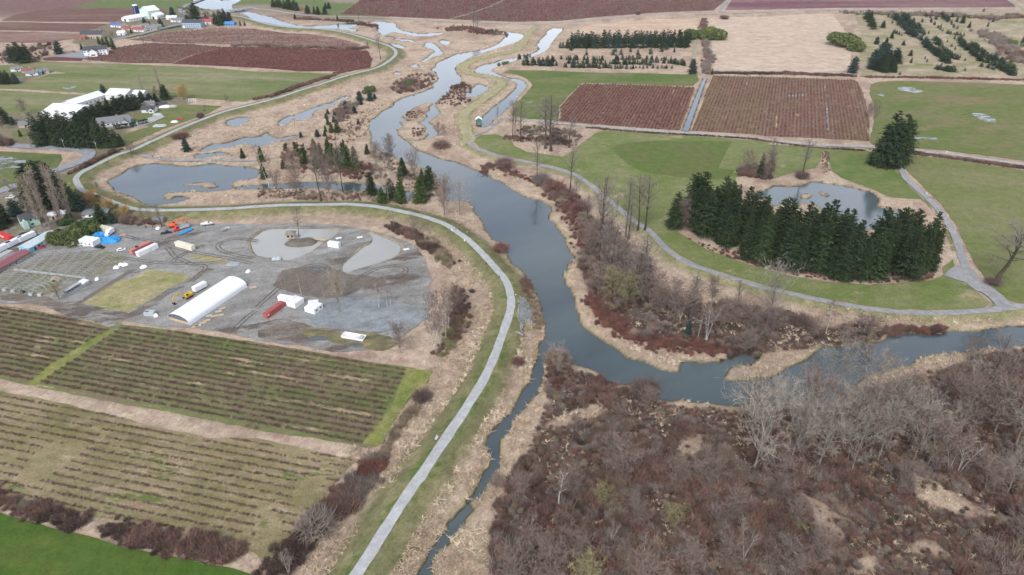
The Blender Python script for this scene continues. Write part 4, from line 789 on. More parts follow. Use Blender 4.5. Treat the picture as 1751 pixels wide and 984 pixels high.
BL = [
 ('hedge', 'brown bramble hedge between the rough field and the bright green field', P('D0', -100,450, 20,490, 120,520, 250,560, 350,585, 460,610, 560,640), 4.0, 220, (1.3, 2.8), ['grey', 'mauve', 'dark', 'rust'], [.3, .35, .2, .15], .8),
 ('hedge', 'darker bramble hedge at the right end of the rough field\'s lower edge', P('D0', 720,670, 850,700, 950,735, 1100,770, 1250,790, 1330,800, 1450,840, 1590,865), 4.5, 240, (1.5, 3.2), ['dark', 'mauve', 'grey'], [.45, .35, .2], .8),
 ('hedge', 'long dark hedge running beside the ditch below the gravel dike', P('D1', 110,984, 220,860, 330,740, 420,640, 560,520, 640,420, 700,350, 760,280, 800,220), 5.0, 520, (1.6, 3.4), ['dark', 'mauve', 'grey', 'red'], [.35, .35, .15, .15], .8),
 ('hedge', 'reddish hedge between the berry field headland and the dike', P('D1', 800,220, 860,150, 900,70, 960,0, 'C1', 1000,930, 1070,850, 1140,770), 2.4, 170, (.9, 2.0), ['rust', 'tan', 'mauve'], [.35, .3, .35], .8),
 ('hedge', 'low brown hedge on the south side of the cross road by the berry fields', P('A2', 480,862, 600,872, 850,893, 1100,908, 1500,930, 1732,958, 'B3', 300,50, 660,72), 1.6, 620, (.8, 1.5), ['mauve', 'dark', 'tan'], [.5, .3, .2], .8),
 ('hedge', 'dense brown hedge south of the road beyond the tall fir', P('B3', 940,86, 1100,104, 1300,132, 1500,160, 1732,192, 2100,240), 2.6, 520, (1.2, 2.2), ['mauve', 'dark', 'tan'], [.5, .3, .2], .8),
 ('hedge', 'dark hedge between the pink fallow field and the berry field', P('A2', 1335,497, 1732,500, 'A3', 150,502, 600,515), 3.2, 620, (1.6, 2.6), ['dark', 'mauve'], [.6, .4], .8),
 ('hedge', 'brown hedge between the tree farm and the green pasture', P('A3', 640,522, 1000,525, 1300,532, 1732,542, 2100,555), 3.0, 560, (1.2, 2.2), ['mauve', 'red', 'dark'], [.5, .25, .25], .8),
 ('hedge', 'grey brush along the ditch between the two dry fallow fields', P('A2', 1275,130, 1272,190, 1280,270, 1290,340, 1315,400, 1290,440, 1285,500), 6.0, 380, (1.6, 3.6), ['mauve', 'grey'], [.5, .5], .8),
 ('hedge', 'grey brush row between the pale and dark red far left fields', P('A0', 1560,310, 1732,308, 'A1', 60,315, 200,322, 450,325, 640,335, 740,325), 5.0, 360, (1.6, 3.6), ['grey', 'mauve', 'dark'], [.5, .3, .2], .8),
 ('hedge', 'dark brush along the inner side of the upper dike loop', P('A1', 0,672, 60,655, 130,640, 370,555, 480,525, 540,495, 620,480), 4.0, 300, (1.4, 3.0), ['dark', 'mauve', 'red'], [.4, .4, .2], .8),
 ('hedge', 'bare saplings and brush along the east edge of the gravel yard', P('B1', 900,585, 1040,640, 1120,690, 1190,740, 1240,790, 1290,840), 5.0, 260, (1.4, 3.4), ['mauve', 'dark', 'tan', 'olive'], [.35, .25, .2, .2], .7),
 ('hedge', 'dark undergrowth below the birches at the corner of the gravel yard', P('C1', 1340,60, 1370,180, 1340,320, 1290,440, 1200,500), 5.0, 260, (1.0, 2.4), ['dark', 'mauve', 'olive'], [.4, .3, .3], .8),
 ('hedge', 'reddish brush on the roadside between the asphalt road and the dike', P('B0', 480,240, 560,200, 640,160, 720,110, 800,70), 4.0, 200, (1.2, 2.6), ['mauve', 'dark', 'rust'], [.5, .25, .25], .8),
 ('hedge', 'brush at the foot of the dike behind the gravel yard', P('B0', 560,400, 680,480, 820,530, 900,550, 1100,560), 6.0, 260, (1.2, 2.8), ['rust', 'olive', 'tan', 'mauve'], [.3, .3, .2, .2], .8),
 ('hedge', 'brush strip between the rocky bank and the river', P('C2', 70,0, 110,120, 150,200, 165,300, 160,330), 3.0, 150, (.9, 1.8), ['mauve', 'tan', 'dark'], [.5, .3, .2], .8),
 ('hedge', 'dark brush along the north bank of the right hand river arm', P('C3', 790,350, 860,345, 950,330, 1000,340, 1080,345, 1180,335), 3.0, 170, (1.2, 2.2), ['mauve', 'red', 'dark'], [.5, .3, .2], .8),
 ('hedge', 'brush along the river side of the park path below the shed', P('B1', 1500,240, 1560,180, 'B2', 60,250, 180,300, 300,330), 5.0, 150, (1.2, 2.6), ['mauve', 'red', 'grey'], [.4, .4, .2], .8),
 ('hedge', 'grey roadside hedge beside the far village street', P('A0', 850,262, 960,238, 1100,203, 1230,178), 1.5, 200, (.9, 1.4), ['olive', 'dark'], [.5, .5], .8),
 ('hedge', 'brush along the far bank beyond the river\'s upper arm', P('A1', 300,130, 480,140, 640,150, 720,170, 800,180), 7.0, 260, (1.6, 3.4), ['mauve', 'dark', 'red'], [.5, .3, .2], .8),
 ('hedge', 'red scrub on the marsh below the two tall poplars beyond the river', P('A1', 1290,205, 1400,190, 1500,215, 1640,230), 15.0, 460, (1.6, 3.4), ['mauve', 'red', 'dark', 'grey'], [.4, .3, .2, .1], .8),
 ('hedge', 'grey brush standing along the far north road behind the tree farm', P('A3', 520,92, 900,100, 1300,110, 1500,130, 1732,110), 16.0, 420, (2.0, 4.5), ['grey', 'mauve'], [.6, .4], .8),
 ('hedge', 'leafless grey thicket at the right edge of the tree farm', P('A3', 1460,220, 1560,280, 1640,340, 1700,420), 16.0, 360, (2.5, 5.5), ['grey', 'mauve'], [.7, .3], .7),
 ('hedge', 'brush around the trees west of the park meadow', P('B2', -60,-20, 60,0, 200,-10, 330,20), 7.0, 200, (1.2, 2.6), ['mauve', 'dark', 'grey'], [.4, .3, .3], .8),
]
for i, (nm, lb, ln, wd, n_, hr, cn_, cw, wi) in enumerate(BL):
    tag(brush_line(nm, lb, ln, wd, n_, hr, cn_, cw, 520+i, wi), kind='stuff')
for i, (lb, pl, n_, hr, cn_, cw) in enumerate([
 ('red and grey scrub on the marsh point west of the main river', P('A1', 890,600, 960,540, 1040,510, 1160,500, 1200,520, 1180,570, 1080,610, 960,640), 210, (1.6, 3.2), ['red', 'mauve', 'grey'], [.4, .35, .25]),
 ('brown scrub between the main river and the side channel', P('A1', 1290,590, 1400,560, 1450,600, 1390,660, 1440,690, 1320,720, 1200,700, 1240,670), 170, (1.4, 2.8), ['mauve', 'dark', 'red'], [.5, .3, .2]),
 ('small scrub patch on the upper marsh island', P('A1', 1000,760, 1090,740, 1130,770, 1100,800, 1010,795), 60, (1.0, 1.8), ['mauve', 'red'], [.6, .4]),
 ('small scrub patch on the lower marsh island', P('A1', 1040,870, 1110,870, 1110,920, 1050,920), 50, (1.0, 1.8), ['red', 'rust'], [.6, .4]),
 ('grey scrub behind the bushy conifers on the marsh', P('A1', 520,720, 600,690, 680,700, 620,800, 540,830, 500,800), 110, (1.8, 3.6), ['grey', 'mauve'], [.7, .3]),
 ('red brown scrub around the conifers on the marsh', P('A1', 560,830, 740,740, 860,700, 760,800, 740,900, 640,960, 440,960), 190, (.8, 1.6), ['red', 'rust', 'tan'], [.4, .3, .3]),
 ('brush under the bare trees north of the curved dike path', P('B1', 160,80, 420,60, 640,120, 760,160, 940,260, 700,270, 420,240, 200,200), 330, (1.2, 2.8), ['mauve', 'red', 'grey', 'dark'], [.4, .3, .15, .15]),
 ('brush beside the slough and the curved dike path', P('B1', 0,330, 200,330, 560,360, 780,340, 800,420, 560,410, 300,405, 0,390), 260, (.9, 2.0), ['mauve', 'tan', 'grey'], [.45, .35, .2]),
 ('brush under the bare trees on the river side of the grove', P('B1', 760,60, 960,130, 1060,230, 1200,280, 1240,380, 1150,400, 1020,330, 900,220), 200, (1.0, 2.4), ['mauve', 'grey', 'dark'], [.5, .3, .2]),
 ('dark brush around the tall grey trees by the levee junction', P('A2', -20,880, 120,850, 380,880, 470,930, 420,984, 200,984), 190, (1.4, 3.0), ['mauve', 'grey', 'dark'], [.4, .4, .2]),
 ('mauve brush around the bare trees by the round pond', P('B2', 1490,200, 1600,170, 1732,180, 1732,260, 1640,265, 1500,240), 120, (1.4, 3.2), ['dark', 'mauve', 'grey'], [.4, .4, .2]),
 ('red brown brush beneath the dark grove of firs', P('B2', 1150,660, 1300,740, 1560,830, 'B3', 0,870, 150,905, 400,945, 700,965, 1000,955, 1120,930, 1120,850, 700,900, 200,860, 'B2', 1400,740), 330, (.8, 1.6), ['dark', 'red', 'mauve'], [.5, .3, .2]),
 ('brush in the meadow ditch above the round pond', P('B3', 375,80, 410,80, 425,140, 420,210, 380,230, 370,140), 60, (.8, 1.5), ['dark', 'mauve', 'tan'], [.3, .4, .3]),
 ('leafless brush on the house side of the village road', P('A0', 1180,40, 1330,50, 1440,100, 1400,150, 1250,120), 120, (1.8, 4.0), ['grey', 'mauve'], [.6, .4]),
 ('grey brush left of the pasture corner', P('A0', 0,360, 60,350, 200,310, 350,300, 340,360, 240,420, 60,430, 0,420), 200, (1.8, 3.8), ['grey', 'mauve', 'dark'], [.5, .3, .2]),
 ('brown brush beside the bend of the asphalt road', P('B0', -60,20, 0,0, 80,10, 120,30, 60,45, -60,40), 90, (1.5, 3.0), ['mauve', 'dark'], [.6, .4])]):
    brush_area('scrub', lb, fractal(world(pl), .8, 3, True, i), int(n_*.75), hr, cn_, cw, 560+i)
STUFFC['maroon'] = (.185, .075, .070); STUFFC['canes'] = (.215, .155, .125)
# berry bushes and canes in their rows
def rows(name, label, poly, rot, spacing, step, h, names, weights, seed, gap=.12, wide=.8, protos=None, cut=None, thin=None):
    w_ = world(poly); c0 = w_.mean(0); ca, sa = math.cos(rot), math.sin(rot); R_ = np.array([[ca, sa], [-sa, ca]]); q = (w_-c0) @ R_.T; lo = q.min(0); hi = q.max(0); r_ = np.random.default_rng(seed); pts = []
    for v_ in np.arange(lo[1], hi[1], spacing):
        u = np.arange(lo[0], hi[0], step); u = u+r_.normal(0, step*.2, len(u)); pts.append(np.column_stack([u, np.full(len(u), v_)+r_.normal(0, .10, len(u))]))
    p = np.vstack(pts); p = p @ R_+c0; k = inside(p[:, 0], p[:, 1], w_) & (r_.random(len(p)) > gap) & (vnoise(p[:, 0]*.2+seed, p[:, 1]*.2) > gap*1.4)
    if cut is not None: k &= ~inside(p[:, 0], p[:, 1], world(cut))
    if thin: k &= fbm(p[:, 0]*.03+seed, p[:, 1]*.03, 3) > thin
    p = p[k]; print(name, len(p))
    return brush(name, label, p, h*r_.uniform(.7, 1.25, len(p)), mixcols(len(p), names, weights, seed, p, .2), seed, wide, protos, cat='berry bushes')
LOW = [shrub(601+i, R=1.0, Hh=1.0, n=10, w=.16) for i in range(6)]; MIDS = [shrub(621+i, R=1.0, Hh=1.0, n=22, w=.10) for i in range(6)]; TINY = [shrub(641+i, R=1.0, Hh=1.0, n=4, w=.34) for i in range(6)]
def shrink(poly, px=3): q = np.array(poly); return poly
rows('berry_bushes', 'rows of leafless brown berry bushes in the green field left of the dike', P('C0', -150,150, 150,200, 400,245, 740,328, 900,315, 1250,360, 1732,435, 'C1', 300,485, 600,535, 1000,605, 960,690, 880,830, 830,950, 'D1', 720,95, 560,75, 300,35, 'C0', 1732,1000, 1500,945, 900,835, 180,695, -150,630), ROT1, 3.1, .72, 1.05, ['canes', 'mauve', 'canes', 'tan', 'rust'], [.3, .3, .15, .18, .07], 701, .07, .8, MIDS, GSTRIP)
rows('berry_bushes', 'rows of thin weedy canes in the rough yellow field at lower left', F2, ROT2, 3.3, .75, .75, ['rust', 'canes', 'mauve', 'grey', 'tan'], [.10, .32, .2, .2, .18], 702, .08, .85, MIDS, None, .28)
rows('berry_bushes', 'dark red berry bush rows in the field left of the straight ditch', E1, ROTE, 2.9, 1.4, 1.25, ['maroon', 'mauve', 'maroon', 'red'], [.45, .2, .25, .1], 703, .05, 1.0, LOW)
rows('berry_bushes', 'mossy brown berry bush rows in the field right of the straight ditch', E2, ROTE2, 2.9, 1.5, 1.05, ['maroon', 'mauve', 'red', 'tan'], [.3, .4, .2, .1], 704, .10, .95, LOW)
rows('berry_bushes', 'far brown red berry bush rows at the top centre', TP1, ROTT, 4.2, 2.6, 1.3, ['maroon', 'mauve', 'dark'], [.5, .35, .15], 705, .05, 1.1, TINY)
rows('canes', 'dark red canes in the far left field by the dike loop', L2c, .1, 3.6, 2.2, 1.2, ['red', 'red', 'dark'], [.5, .3, .2], 706, .05, 1.2, TINY)
rows('canes', 'red brown canes in the far left field in front of the white house', L2b, .1, 3.6, 2.4, 1.1, ['red', 'mauve', 'dark'], [.4, .4, .2], 707, .12, 1.1, TINY)
rows('canes', 'pale red canes in the far left field below the village street', L2, .1, 4.2, 2.8, 1.0, ['mauve', 'red', 'tan'], [.5, .3, .2], 708, .2, 1.1, TINY)
# reed and dry grass tufts
TUFT = [blades(np.zeros((9, 3))+np.random.default_rng(i).normal(0, .3, (9, 3))*[1, 1, 0], np.column_stack([np.random.default_rng(i+9).normal(0, .75, (9, 2)), np.random.default_rng(i).uniform(.5, 1.1, 9)]), .26, np.random.default_rng(i)) for i in range(8)]
STUFFC.update({'straw': (.58, .47, .34), 'straw2': (.47, .37, .27), 'straw3': (.65, .55, .41)})
def tufts(label, poly, n, seed, h=(.5, 1.2), avoid=()):
    p = scatter(world(poly) if not isinstance(poly, np.ndarray) else poly, n, seed, avoid)
    k = (sdf(p[:, 0], p[:, 1], Wriver, 5.0) < -.4) & (dist(p[:, 0], p[:, 1], WdikeW, maxd=14.0) > 8.5) & (dist(p[:, 0], p[:, 1], WpathE, maxd=8.0) > 4) & (fbm(p[:, 0]*.12, p[:, 1]*.12+seed, 3) > .42)
    for w_ in WF: k &= ~inside(p[:, 0], p[:, 1], w_)
    for w_ in Wwaters: k &= ~inside(p[:, 0], p[:, 1], w_)
    p = p[k]; r_ = np.random.default_rng(seed); hh = r_.uniform(h[0], h[1], len(p))
    return brush('dry_reeds', label, p, hh, mixcols(len(p), ['straw', 'straw2', 'straw3'], [.4, .35, .25], seed, p, .12), seed, 1.0, TUFT, cat='reeds')
tufts('matted straw coloured reeds along the narrow creek and the dike foot', P('S', 560,1050, 700,820, 820,600, 840,520, 930,560, 935,640, 900,760, 1000,640, 930,1050), 9000, 801, avoid=[WTHK['lower']])
tufts('dry reeds on the left foot of the dike beside the fields', P('S', 400,1050, 560,800, 700,690, 760,600, 750,420, 700,380, 760,370, 850,470, 850,560, 700,830, 560,1050), 8000, 802)
tufts('dry reeds and grass on the east bank of the river bend', P('S', 960,340, 1100,400, 1140,480, 1300,520, 1751,540, 1751,640, 1300,690, 1180,650, 1000,560, 960,450), 7000, 803)
tufts('dry grass in the openings of the lower thicket', P('S', 900,650, 1300,680, 1600,600, 1850,580, 1900,1050, 800,1050), 9000, 804, h=(.5, 1.1))
tufts('pale marsh grass between the main river and the left dike', P('S', 130,330, 240,265, 450,180, 620,130, 700,110, 880,60, 900,70, 750,160, 650,210, 640,260, 780,280, 830,400, 760,380, 640,350, 400,350, 180,340), 9000, 805, h=(.6, 1.3))
tufts('pale marsh grass on the levee side of the main river', P('S', 790,110, 960,50, 900,150, 840,220, 980,330, 960,360, 780,260, 690,250, 700,180, 800,150), 4000, 806, h=(.5, 1.2))

# ------------------------------------------------------------------ single trees, each placed at its foot (sheet, x, y, height in photo pixels)
def S(*a): return P(*a)[0]
def put(kind, sheet_, x, y, hpx, label, group=None, wide=1.0, cat='tree', pick=None):
    px, py = S(sheet_, x, y); return plant(kind, px, py, None, hpx, wide, label, group, cat, pick=pick)
# grove of tall bare trees along the park path
L = 'tall bare cottonwood among brush on the river bend'; g_ = 'bare cottonwoods along the river bend'
Z2 = lambda x, y: (940+x*260/984, 260+y*260/984)
for (x, y, top, lb, wd) in [(310,790,165,'tall leaning bare tree with broken top, leftmost of the tall row beside the park path',.9), (330,560,250,None,.7), (340,520,150,None,.8), (432,420,290,None,.6), (490,560,170,None,.8), (568,510,140,'bare tree with straight dark trunk, left one of the close pair beside the path',1.), (615,510,160,'bare tree with spreading top, right one of the close pair beside the park path',1.15),
        (385,860,470,None,1.), (425,880,560,None,1.), (505,930,640,None,1.), (605,870,540,'wide forked bare tree on the river side of the tall close pair',1.3), (632,960,680,None,.8), (925,980,800,None,.9), (545,980,600,None,1.)]:
    fx, fy = Z2(x, y); plant('cotton', fx, fy, None, (y-top)*260/984, wd, lb or L, None if lb else g_, 'tree')
for (sh, x, y, h_, lb) in [('B2', 150,290, 76, 'lone bare tree with drooping side branches beside the park path'), ('B2', 380,330, 74, 'bare tree beside the bend of the park path, right of the drooping one')]:
    put('cotton', sh, x, y, h_, lb, wide=1.0)
Z1 = lambda x, y: (780+x*320/1749, 160+y*320/1749)
for (x, y, top, wd, lb) in [(530,420,60,1.0,'left tall bare tree of the clump behind the green shed'), (552,420,110,.8,'slim bare tree right beside the left tall one behind the shed'), (605,450,60,.9,'bare tree with a snapped side limb, middle of the clump by the levee'), (385,270,120,.9,'low bare tree overhanging the slough beside the green shed'),
        (835,520,40,1.5,'big spreading bare tree, left trunk of the large grey clump by the cross road'), (890,540,30,1.5,'big spreading bare tree, right trunk of the large grey clump by the cross road'), (1000,470,360,1.2,'small bare tree right of the large grey clump'), (1060,505,220,1.3,'thin pale trunked tree between the grey clump and the meadow'),
        (1090,300,170,1.0,'faint bare tree at the road edge of the dark red berry field'), (1260,310,190,.9,'solitary bare sapling on the cross road in front of the berry rows'), (945,290,120,1.1,'bare tree at the roadside behind the large grey clump')]:
    fx, fy = Z1(x, y); plant('cotton', fx, fy, None, (y-top)*320/1749, wd, lb)
for (sh, x, y, h_, k_, wd, lb) in [('B3', 15,265, 70, 'cotton', 1.1, 'tall bare tree left of the round pond, left one of two'), ('B3', 235,250, 66, 'cotton', 1.2, 'tall bare tree left of the round pond, right one of two'), ('B2', 1560,235, 44, 'mauve', 1.2, 'bushy bare tree in the meadow brush by the round pond'), ('B2', 1690,268, 52, 'mauve', 1.0, 'dense grey bare tree beside the small conifer near the round pond'), ('B2', 1650,250, 42, 'fir', .7, 'small narrow conifer among bare brush left of the round pond'),
        ('B3', 1540,960, 112, 'cotton', 2.2, 'large leaning bare tree at the right edge of the east meadow'), ('C2', 1690,330, 112, 'spread', .8, 'tall dark trunked bare tree below the fir grove, river side of the path'), ('C3', 5,290, 76, 'cotton', 1.1, 'bare tree with fine grey crown below the left end of the curved lawn'), ('C3', 400,360, 60, 'birch', 1.3, 'white twin trunk birch in brush beside the lower park path'),
        ('C2', 1110,280, 58, 'birch', 1.2, 'white birch in the scrub in the middle of the river bend'), ('C2', 1290,400, 62, 'birch', 1.2, 'pale branching birch left of the round bushes on the inner river bank'), ('C2', 1235,380, 48, 'birch', .9, 'leaning white birch right of the small dark conifer'), ('C2', 1070,280, 70, 'mauve', 1.2, 'broad grey bare tree on the bank left of the white birch'),
        ('C2', 1210,165, 46, 'mauve', 1.0, 'small bare tree near the park path in dry grass'), ('C2', 1330,130, 40, 'mauve', 1.0, 'thin bare tree beside the park path in dry grass'), ('C2', 1495,180, 46, 'cotton', 1.0, 'dark trunked bare tree over the round brush mound'), ('C2', 1165,370, 24, 'pine', .8, 'small dark green conifer in the brown river bend thicket'),
        ('C2', 860,150, 56, 'mauve', 1.6, 'broad grey bushy tree at the left of the river bend thicket'), ('C2', 760,190, 60, 'olive', 1.2, 'lichen covered bare tree among the grey brush'), ('C2', 700,120, 54, 'mauve', 1.3, 'grey bare tree between the lichen covered tree and the river'), ('C2', 950,240, 50, 'mauve', 1.3, 'grey branching tree in the middle of the river bend thicket'),
        ('C2', 1590,350, 46, 'mauve', 1.4, 'mauve bushy tree on the right of the river bend thicket'), ('C2', 1400,330, 50, 'mauve', 1.4, 'mauve bushy tree in the centre right of the river bend thicket'), ('C2', 1550,480, 38, 'mauve', 1.8, 'round brown bush overhanging the dark backwater'), ('C3', 680,380, 40, 'mauve', 1.6, 'grey bushy tree hanging over the river bank below the park path'), ('C3', 520,430, 34, 'mauve', 1.7, 'pale round bush at the bank between the spit and the path')]:
    put(k_, sh, x, y, h_, lb, wide=wd)
# trees standing in the lower thicket
L = [(1290,805,170,'spread',1.05,'big pale spreading tree at the left of the trees lining the lower river bank'), (1330,730,100,'spread',.9,None), (1425,690,120,'spread',1.0,'pale many branched tree leaning over the river above the lower thicket'), (1480,720,130,'spread',1.0,'tall forked pale tree with dark limbs by the river arm'), (1500,790,120,'spread',.8,None), (1400,800,130,'spread',.9,None), (1455,810,120,'spread',.8,None), (1560,790,120,'spread',.8,None),
     (1640,740,100,'mauve',1.0,None), (1575,770,90,'birch',.8,None), (1690,660,96,'cotton',1.3,'twin dark trunked tree near the right river arm'), (1700,680,90,'cotton',1.2,None), (1735,760,150,'spread',.8,'tall pale tree with white trunk at the right edge of the thicket'), (1620,810,70,'birch',1.0,'leaning pale birch, left of the pair in the right hand thicket'), (1635,815,80,'birch',1.0,'leaning pale birch, right of the pair in the right hand thicket'),
     (1720,850,90,'spread',1.0,'broad russet tinged tree at lower right'), (1680,845,60,'mauve',1.2,None), (955,868,72,'birch',1.7,'isolated white trunked tree in the left part of the lower thicket'), (980,850,60,'mauve',1.2,None), (895,850,44,'mauve',1.3,None), (1065,815,60,'mauve',1.6,'dark grey round bush tree in the middle of the lower thicket'), (1030,870,50,'olive',1.2,None), (1150,905,48,'olive',1.2,'olive tinted bush tree in the lower thicket'), (1100,950,46,'birch',1.2,'small forked white birch at the bottom of the thicket'),
     (1270,960,60,'birch',1.0,'forked white birch at the bottom right of the centre'), (1045,930,44,'birch',1.0,None), (910,960,64,'mauve',1.2,None), (940,990,70,'mauve',1.2,None), (990,960,60,'mauve',1.2,None), (1000,1010,70,'olive',1.2,None), (1180,980,60,'mauve',1.3,None), (1240,975,56,'mauve',1.3,None), (1210,830,56,'mauve',1.3,None), (1160,830,50,'mauve',1.2,None), (1250,880,50,'mauve',1.2,None), (1330,830,60,'mauve',1.3,None), (1360,900,50,'mauve',1.3,None), (1110,700,40,'mauve',1.5,'bushy grey tree on the river bank at the edge of the thicket'),
     (1060,720,34,'mauve',1.5,None), (955,640,58,'spread',1.0,'pale rounded tree on the point where the creek joins the river'), (985,740,34,'mauve',1.4,None), (1090,900,44,'mauve',1.2,None), (1440,760,110,'spread',.9,None), (1530,700,70,'mauve',1.3,None), (1600,700,64,'mauve',1.3,None), (1370,770,100,'spread',.8,None), (1540,850,60,'mauve',1.2,None), (1750,720,90,'spread',.9,None), (1660,620,50,'mauve',1.0,None), (1560,740,90,'spread',.9,None), (1610,760,80,'spread',.8,None), (1740,930,70,'mauve',1.2,None), (1400,960,60,'mauve',1.2,None), (1350,1000,70,'mauve',1.2,None), (1100,1010,70,'mauve',1.2,None), (880,1000,70,'mauve',1.2,None), (1510,640,40,'mauve',1.2,None), (1480,610,34,'mauve',1.2,None)]
NM = {'spread': 'pale spreading bare tree rising out of the lower right thicket', 'mauve': 'grey mauve bushy bare tree growing inside the lower thicket', 'birch': 'slim white stemmed birch standing in the lower thicket', 'olive': 'lichen green bare tree inside the lower thicket', 'cotton': 'dark trunked bare tree in the right hand thicket'}
for (x, y, h_, k_, wd, lb) in L: plant(k_, x, y, None, h_*(.84 if k_ == 'spread' else .92), wd, lb or NM[k_], None if lb else k_+' trees in the lower thicket')
for i, (x, y, h_, k_, wd) in enumerate([(1002,395,62,'cotton',.9), (1010,440,60,'mauve',1.2), (1030,470,76,'cotton',.8), (1042,430,70,'cotton',.9), (1058,480,74,'mauve',1.2), (1068,450,80,'cotton',.9), (1085,500,66,'mauve',1.3), (1022,505,54,'mauve',1.3), (1045,520,62,'olive',1.2), (1100,490,70,'cotton',.9), (1120,520,52,'mauve',1.3), (985,360,52,'cotton',.9), (1075,410,66,'cotton',1.0), (1180,548,44,'mauve',1.2), (1205,560,46,'birch',1.0), (1260,555,44,'mauve',1.2), (1330,570,40,'mauve',1.2), (1390,580,36,'mauve',1.3)]):
    plant(k_, x, y, None, h_, wd, 'bare grey brown tree in the belt on the inner bank of the river bend', 'tree belt inside the river bend')
for i, (x, y, h_, k_, wd) in enumerate([(1310,760,110,'spread',.8), (1350,790,120,'spread',.8), (1380,740,100,'mauve',1.2), (1415,770,110,'spread',.7), (1470,770,110,'mauve',1.2), (1520,760,100,'spread',.8), (1585,800,90,'mauve',1.2), (1650,700,80,'spread',.9), (1700,740,90,'mauve',1.2), (1740,820,90,'spread',.8), (1610,690,70,'mauve',1.1), (1290,720,70,'mauve',1.2)]):
    plant(k_, x, y, None, h_, wd, 'grey bare tree in the dense stand right of the lower thicket', 'dense stand in the lower thicket')
# trees about the yard
for (sh, x, y, h_, k_, wd, lb) in [('C1', 300,110, 44, 'birch', 1.0, 'white bare sapling behind the white storage boxes'), ('C1', 190,90, 30, 'birch', .8, 'thin white sapling beside the red shipping container'), ('C1', 558,215, 72, 'spread', .7, 'tall bare tree with tawny crown in the middle of the gravel yard'), ('C1', 545,150, 50, 'olive', .8, 'pale trunked bare tree just behind the tall tawny one in the yard'),
        ('C1', 820,180, 50, 'birch', .7, 'left of three thin birches on the blue grey gravel'), ('C1', 875,180, 44, 'birch', .6, 'middle of three thin birches on the blue grey gravel'), ('C1', 900,170, 40, 'birch', .6, 'right of three thin birches on the blue grey gravel'), ('C1', 965,490, 52, 'mauve', 1.0, 'round topped brown tree at the lower right corner of the yard'),
        ('C1', 1190,475, 70, 'birch', .9, 'leaning white birch at the front of the birch stand by the ditch'), ('C1', 1230,450, 74, 'birch', .9, None), ('C1', 1270,400, 76, 'birch', .9, None), ('C1', 1210,380, 70, 'birch', .9, None), ('C1', 1290,340, 70, 'birch', .9, None), ('C1', 1180,300, 60, 'birch', .9, None), ('C1', 1250,300, 64, 'birch', .9, None), ('C1', 1320,250, 56, 'mauve', 1.0, None),
        ('B1', 920,600, 30, 'birch', .7, 'short white snag below the curved dike path'), ('B1', 1060,640, 34, 'mauve', 1.0, None), ('B1', 1170,690, 36, 'birch', .9, 'pair of pale birches on the inner foot of the dike bend'), ('B1', 280,640, 55, 'cotton', .9, 'bare tree beside the wooden hut on the pond island'), ('B1', 1260,510, 70, 'mauve', .8, 'tall grey bare tree on the river point beyond the dike path'), ('B1', 1365,505, 58, 'spread', 1.1, 'rounded mauve grey tree at the tip of the river point'),
        ('B0', 985,590, 38, 'cotton', 1.0, 'bare tree at the north edge of the yard, left of three'), ('B0', 1030,590, 34, 'cotton', 1.0, 'bare tree at the north edge of the yard, middle of three'), ('B0', 1090,585, 40, 'cotton', 1.0, 'bare tree at the north edge of the yard, right of three'), ('B0', 890,110, 22, 'mauve', 1.3, 'small bare tree beside the junction of the two dike paths'), ('B0', 660,330, 12, 'mauve', .8, 'tiny bare sapling on the slope inside the dike corner'),
        ('D1', 215,984, 42, 'birch', .9, 'white birch rising from the dark hedge at the bottom'), ('D1', 175,940, 28, 'birch', .8, 'small leaning birch beside the hedge at the bottom'), ('D1', 650,360, 26, 'birch', .8, 'thin birch in the hedge between the rough field and the dike'), ('C0', 400,130, 28, 'olive', 1.6, 'green brown bush tree at the corner of the frame field'), ('D1', 1610,400, 26, 'mauve', 1.4, 'grey bush tree overhanging the narrow creek')]:
    put(k_, sh, x, y, h_, lb or 'thin white birch in the birch stand beside the ditch', None if lb else 'birch stand by the ditch', wide=wd)
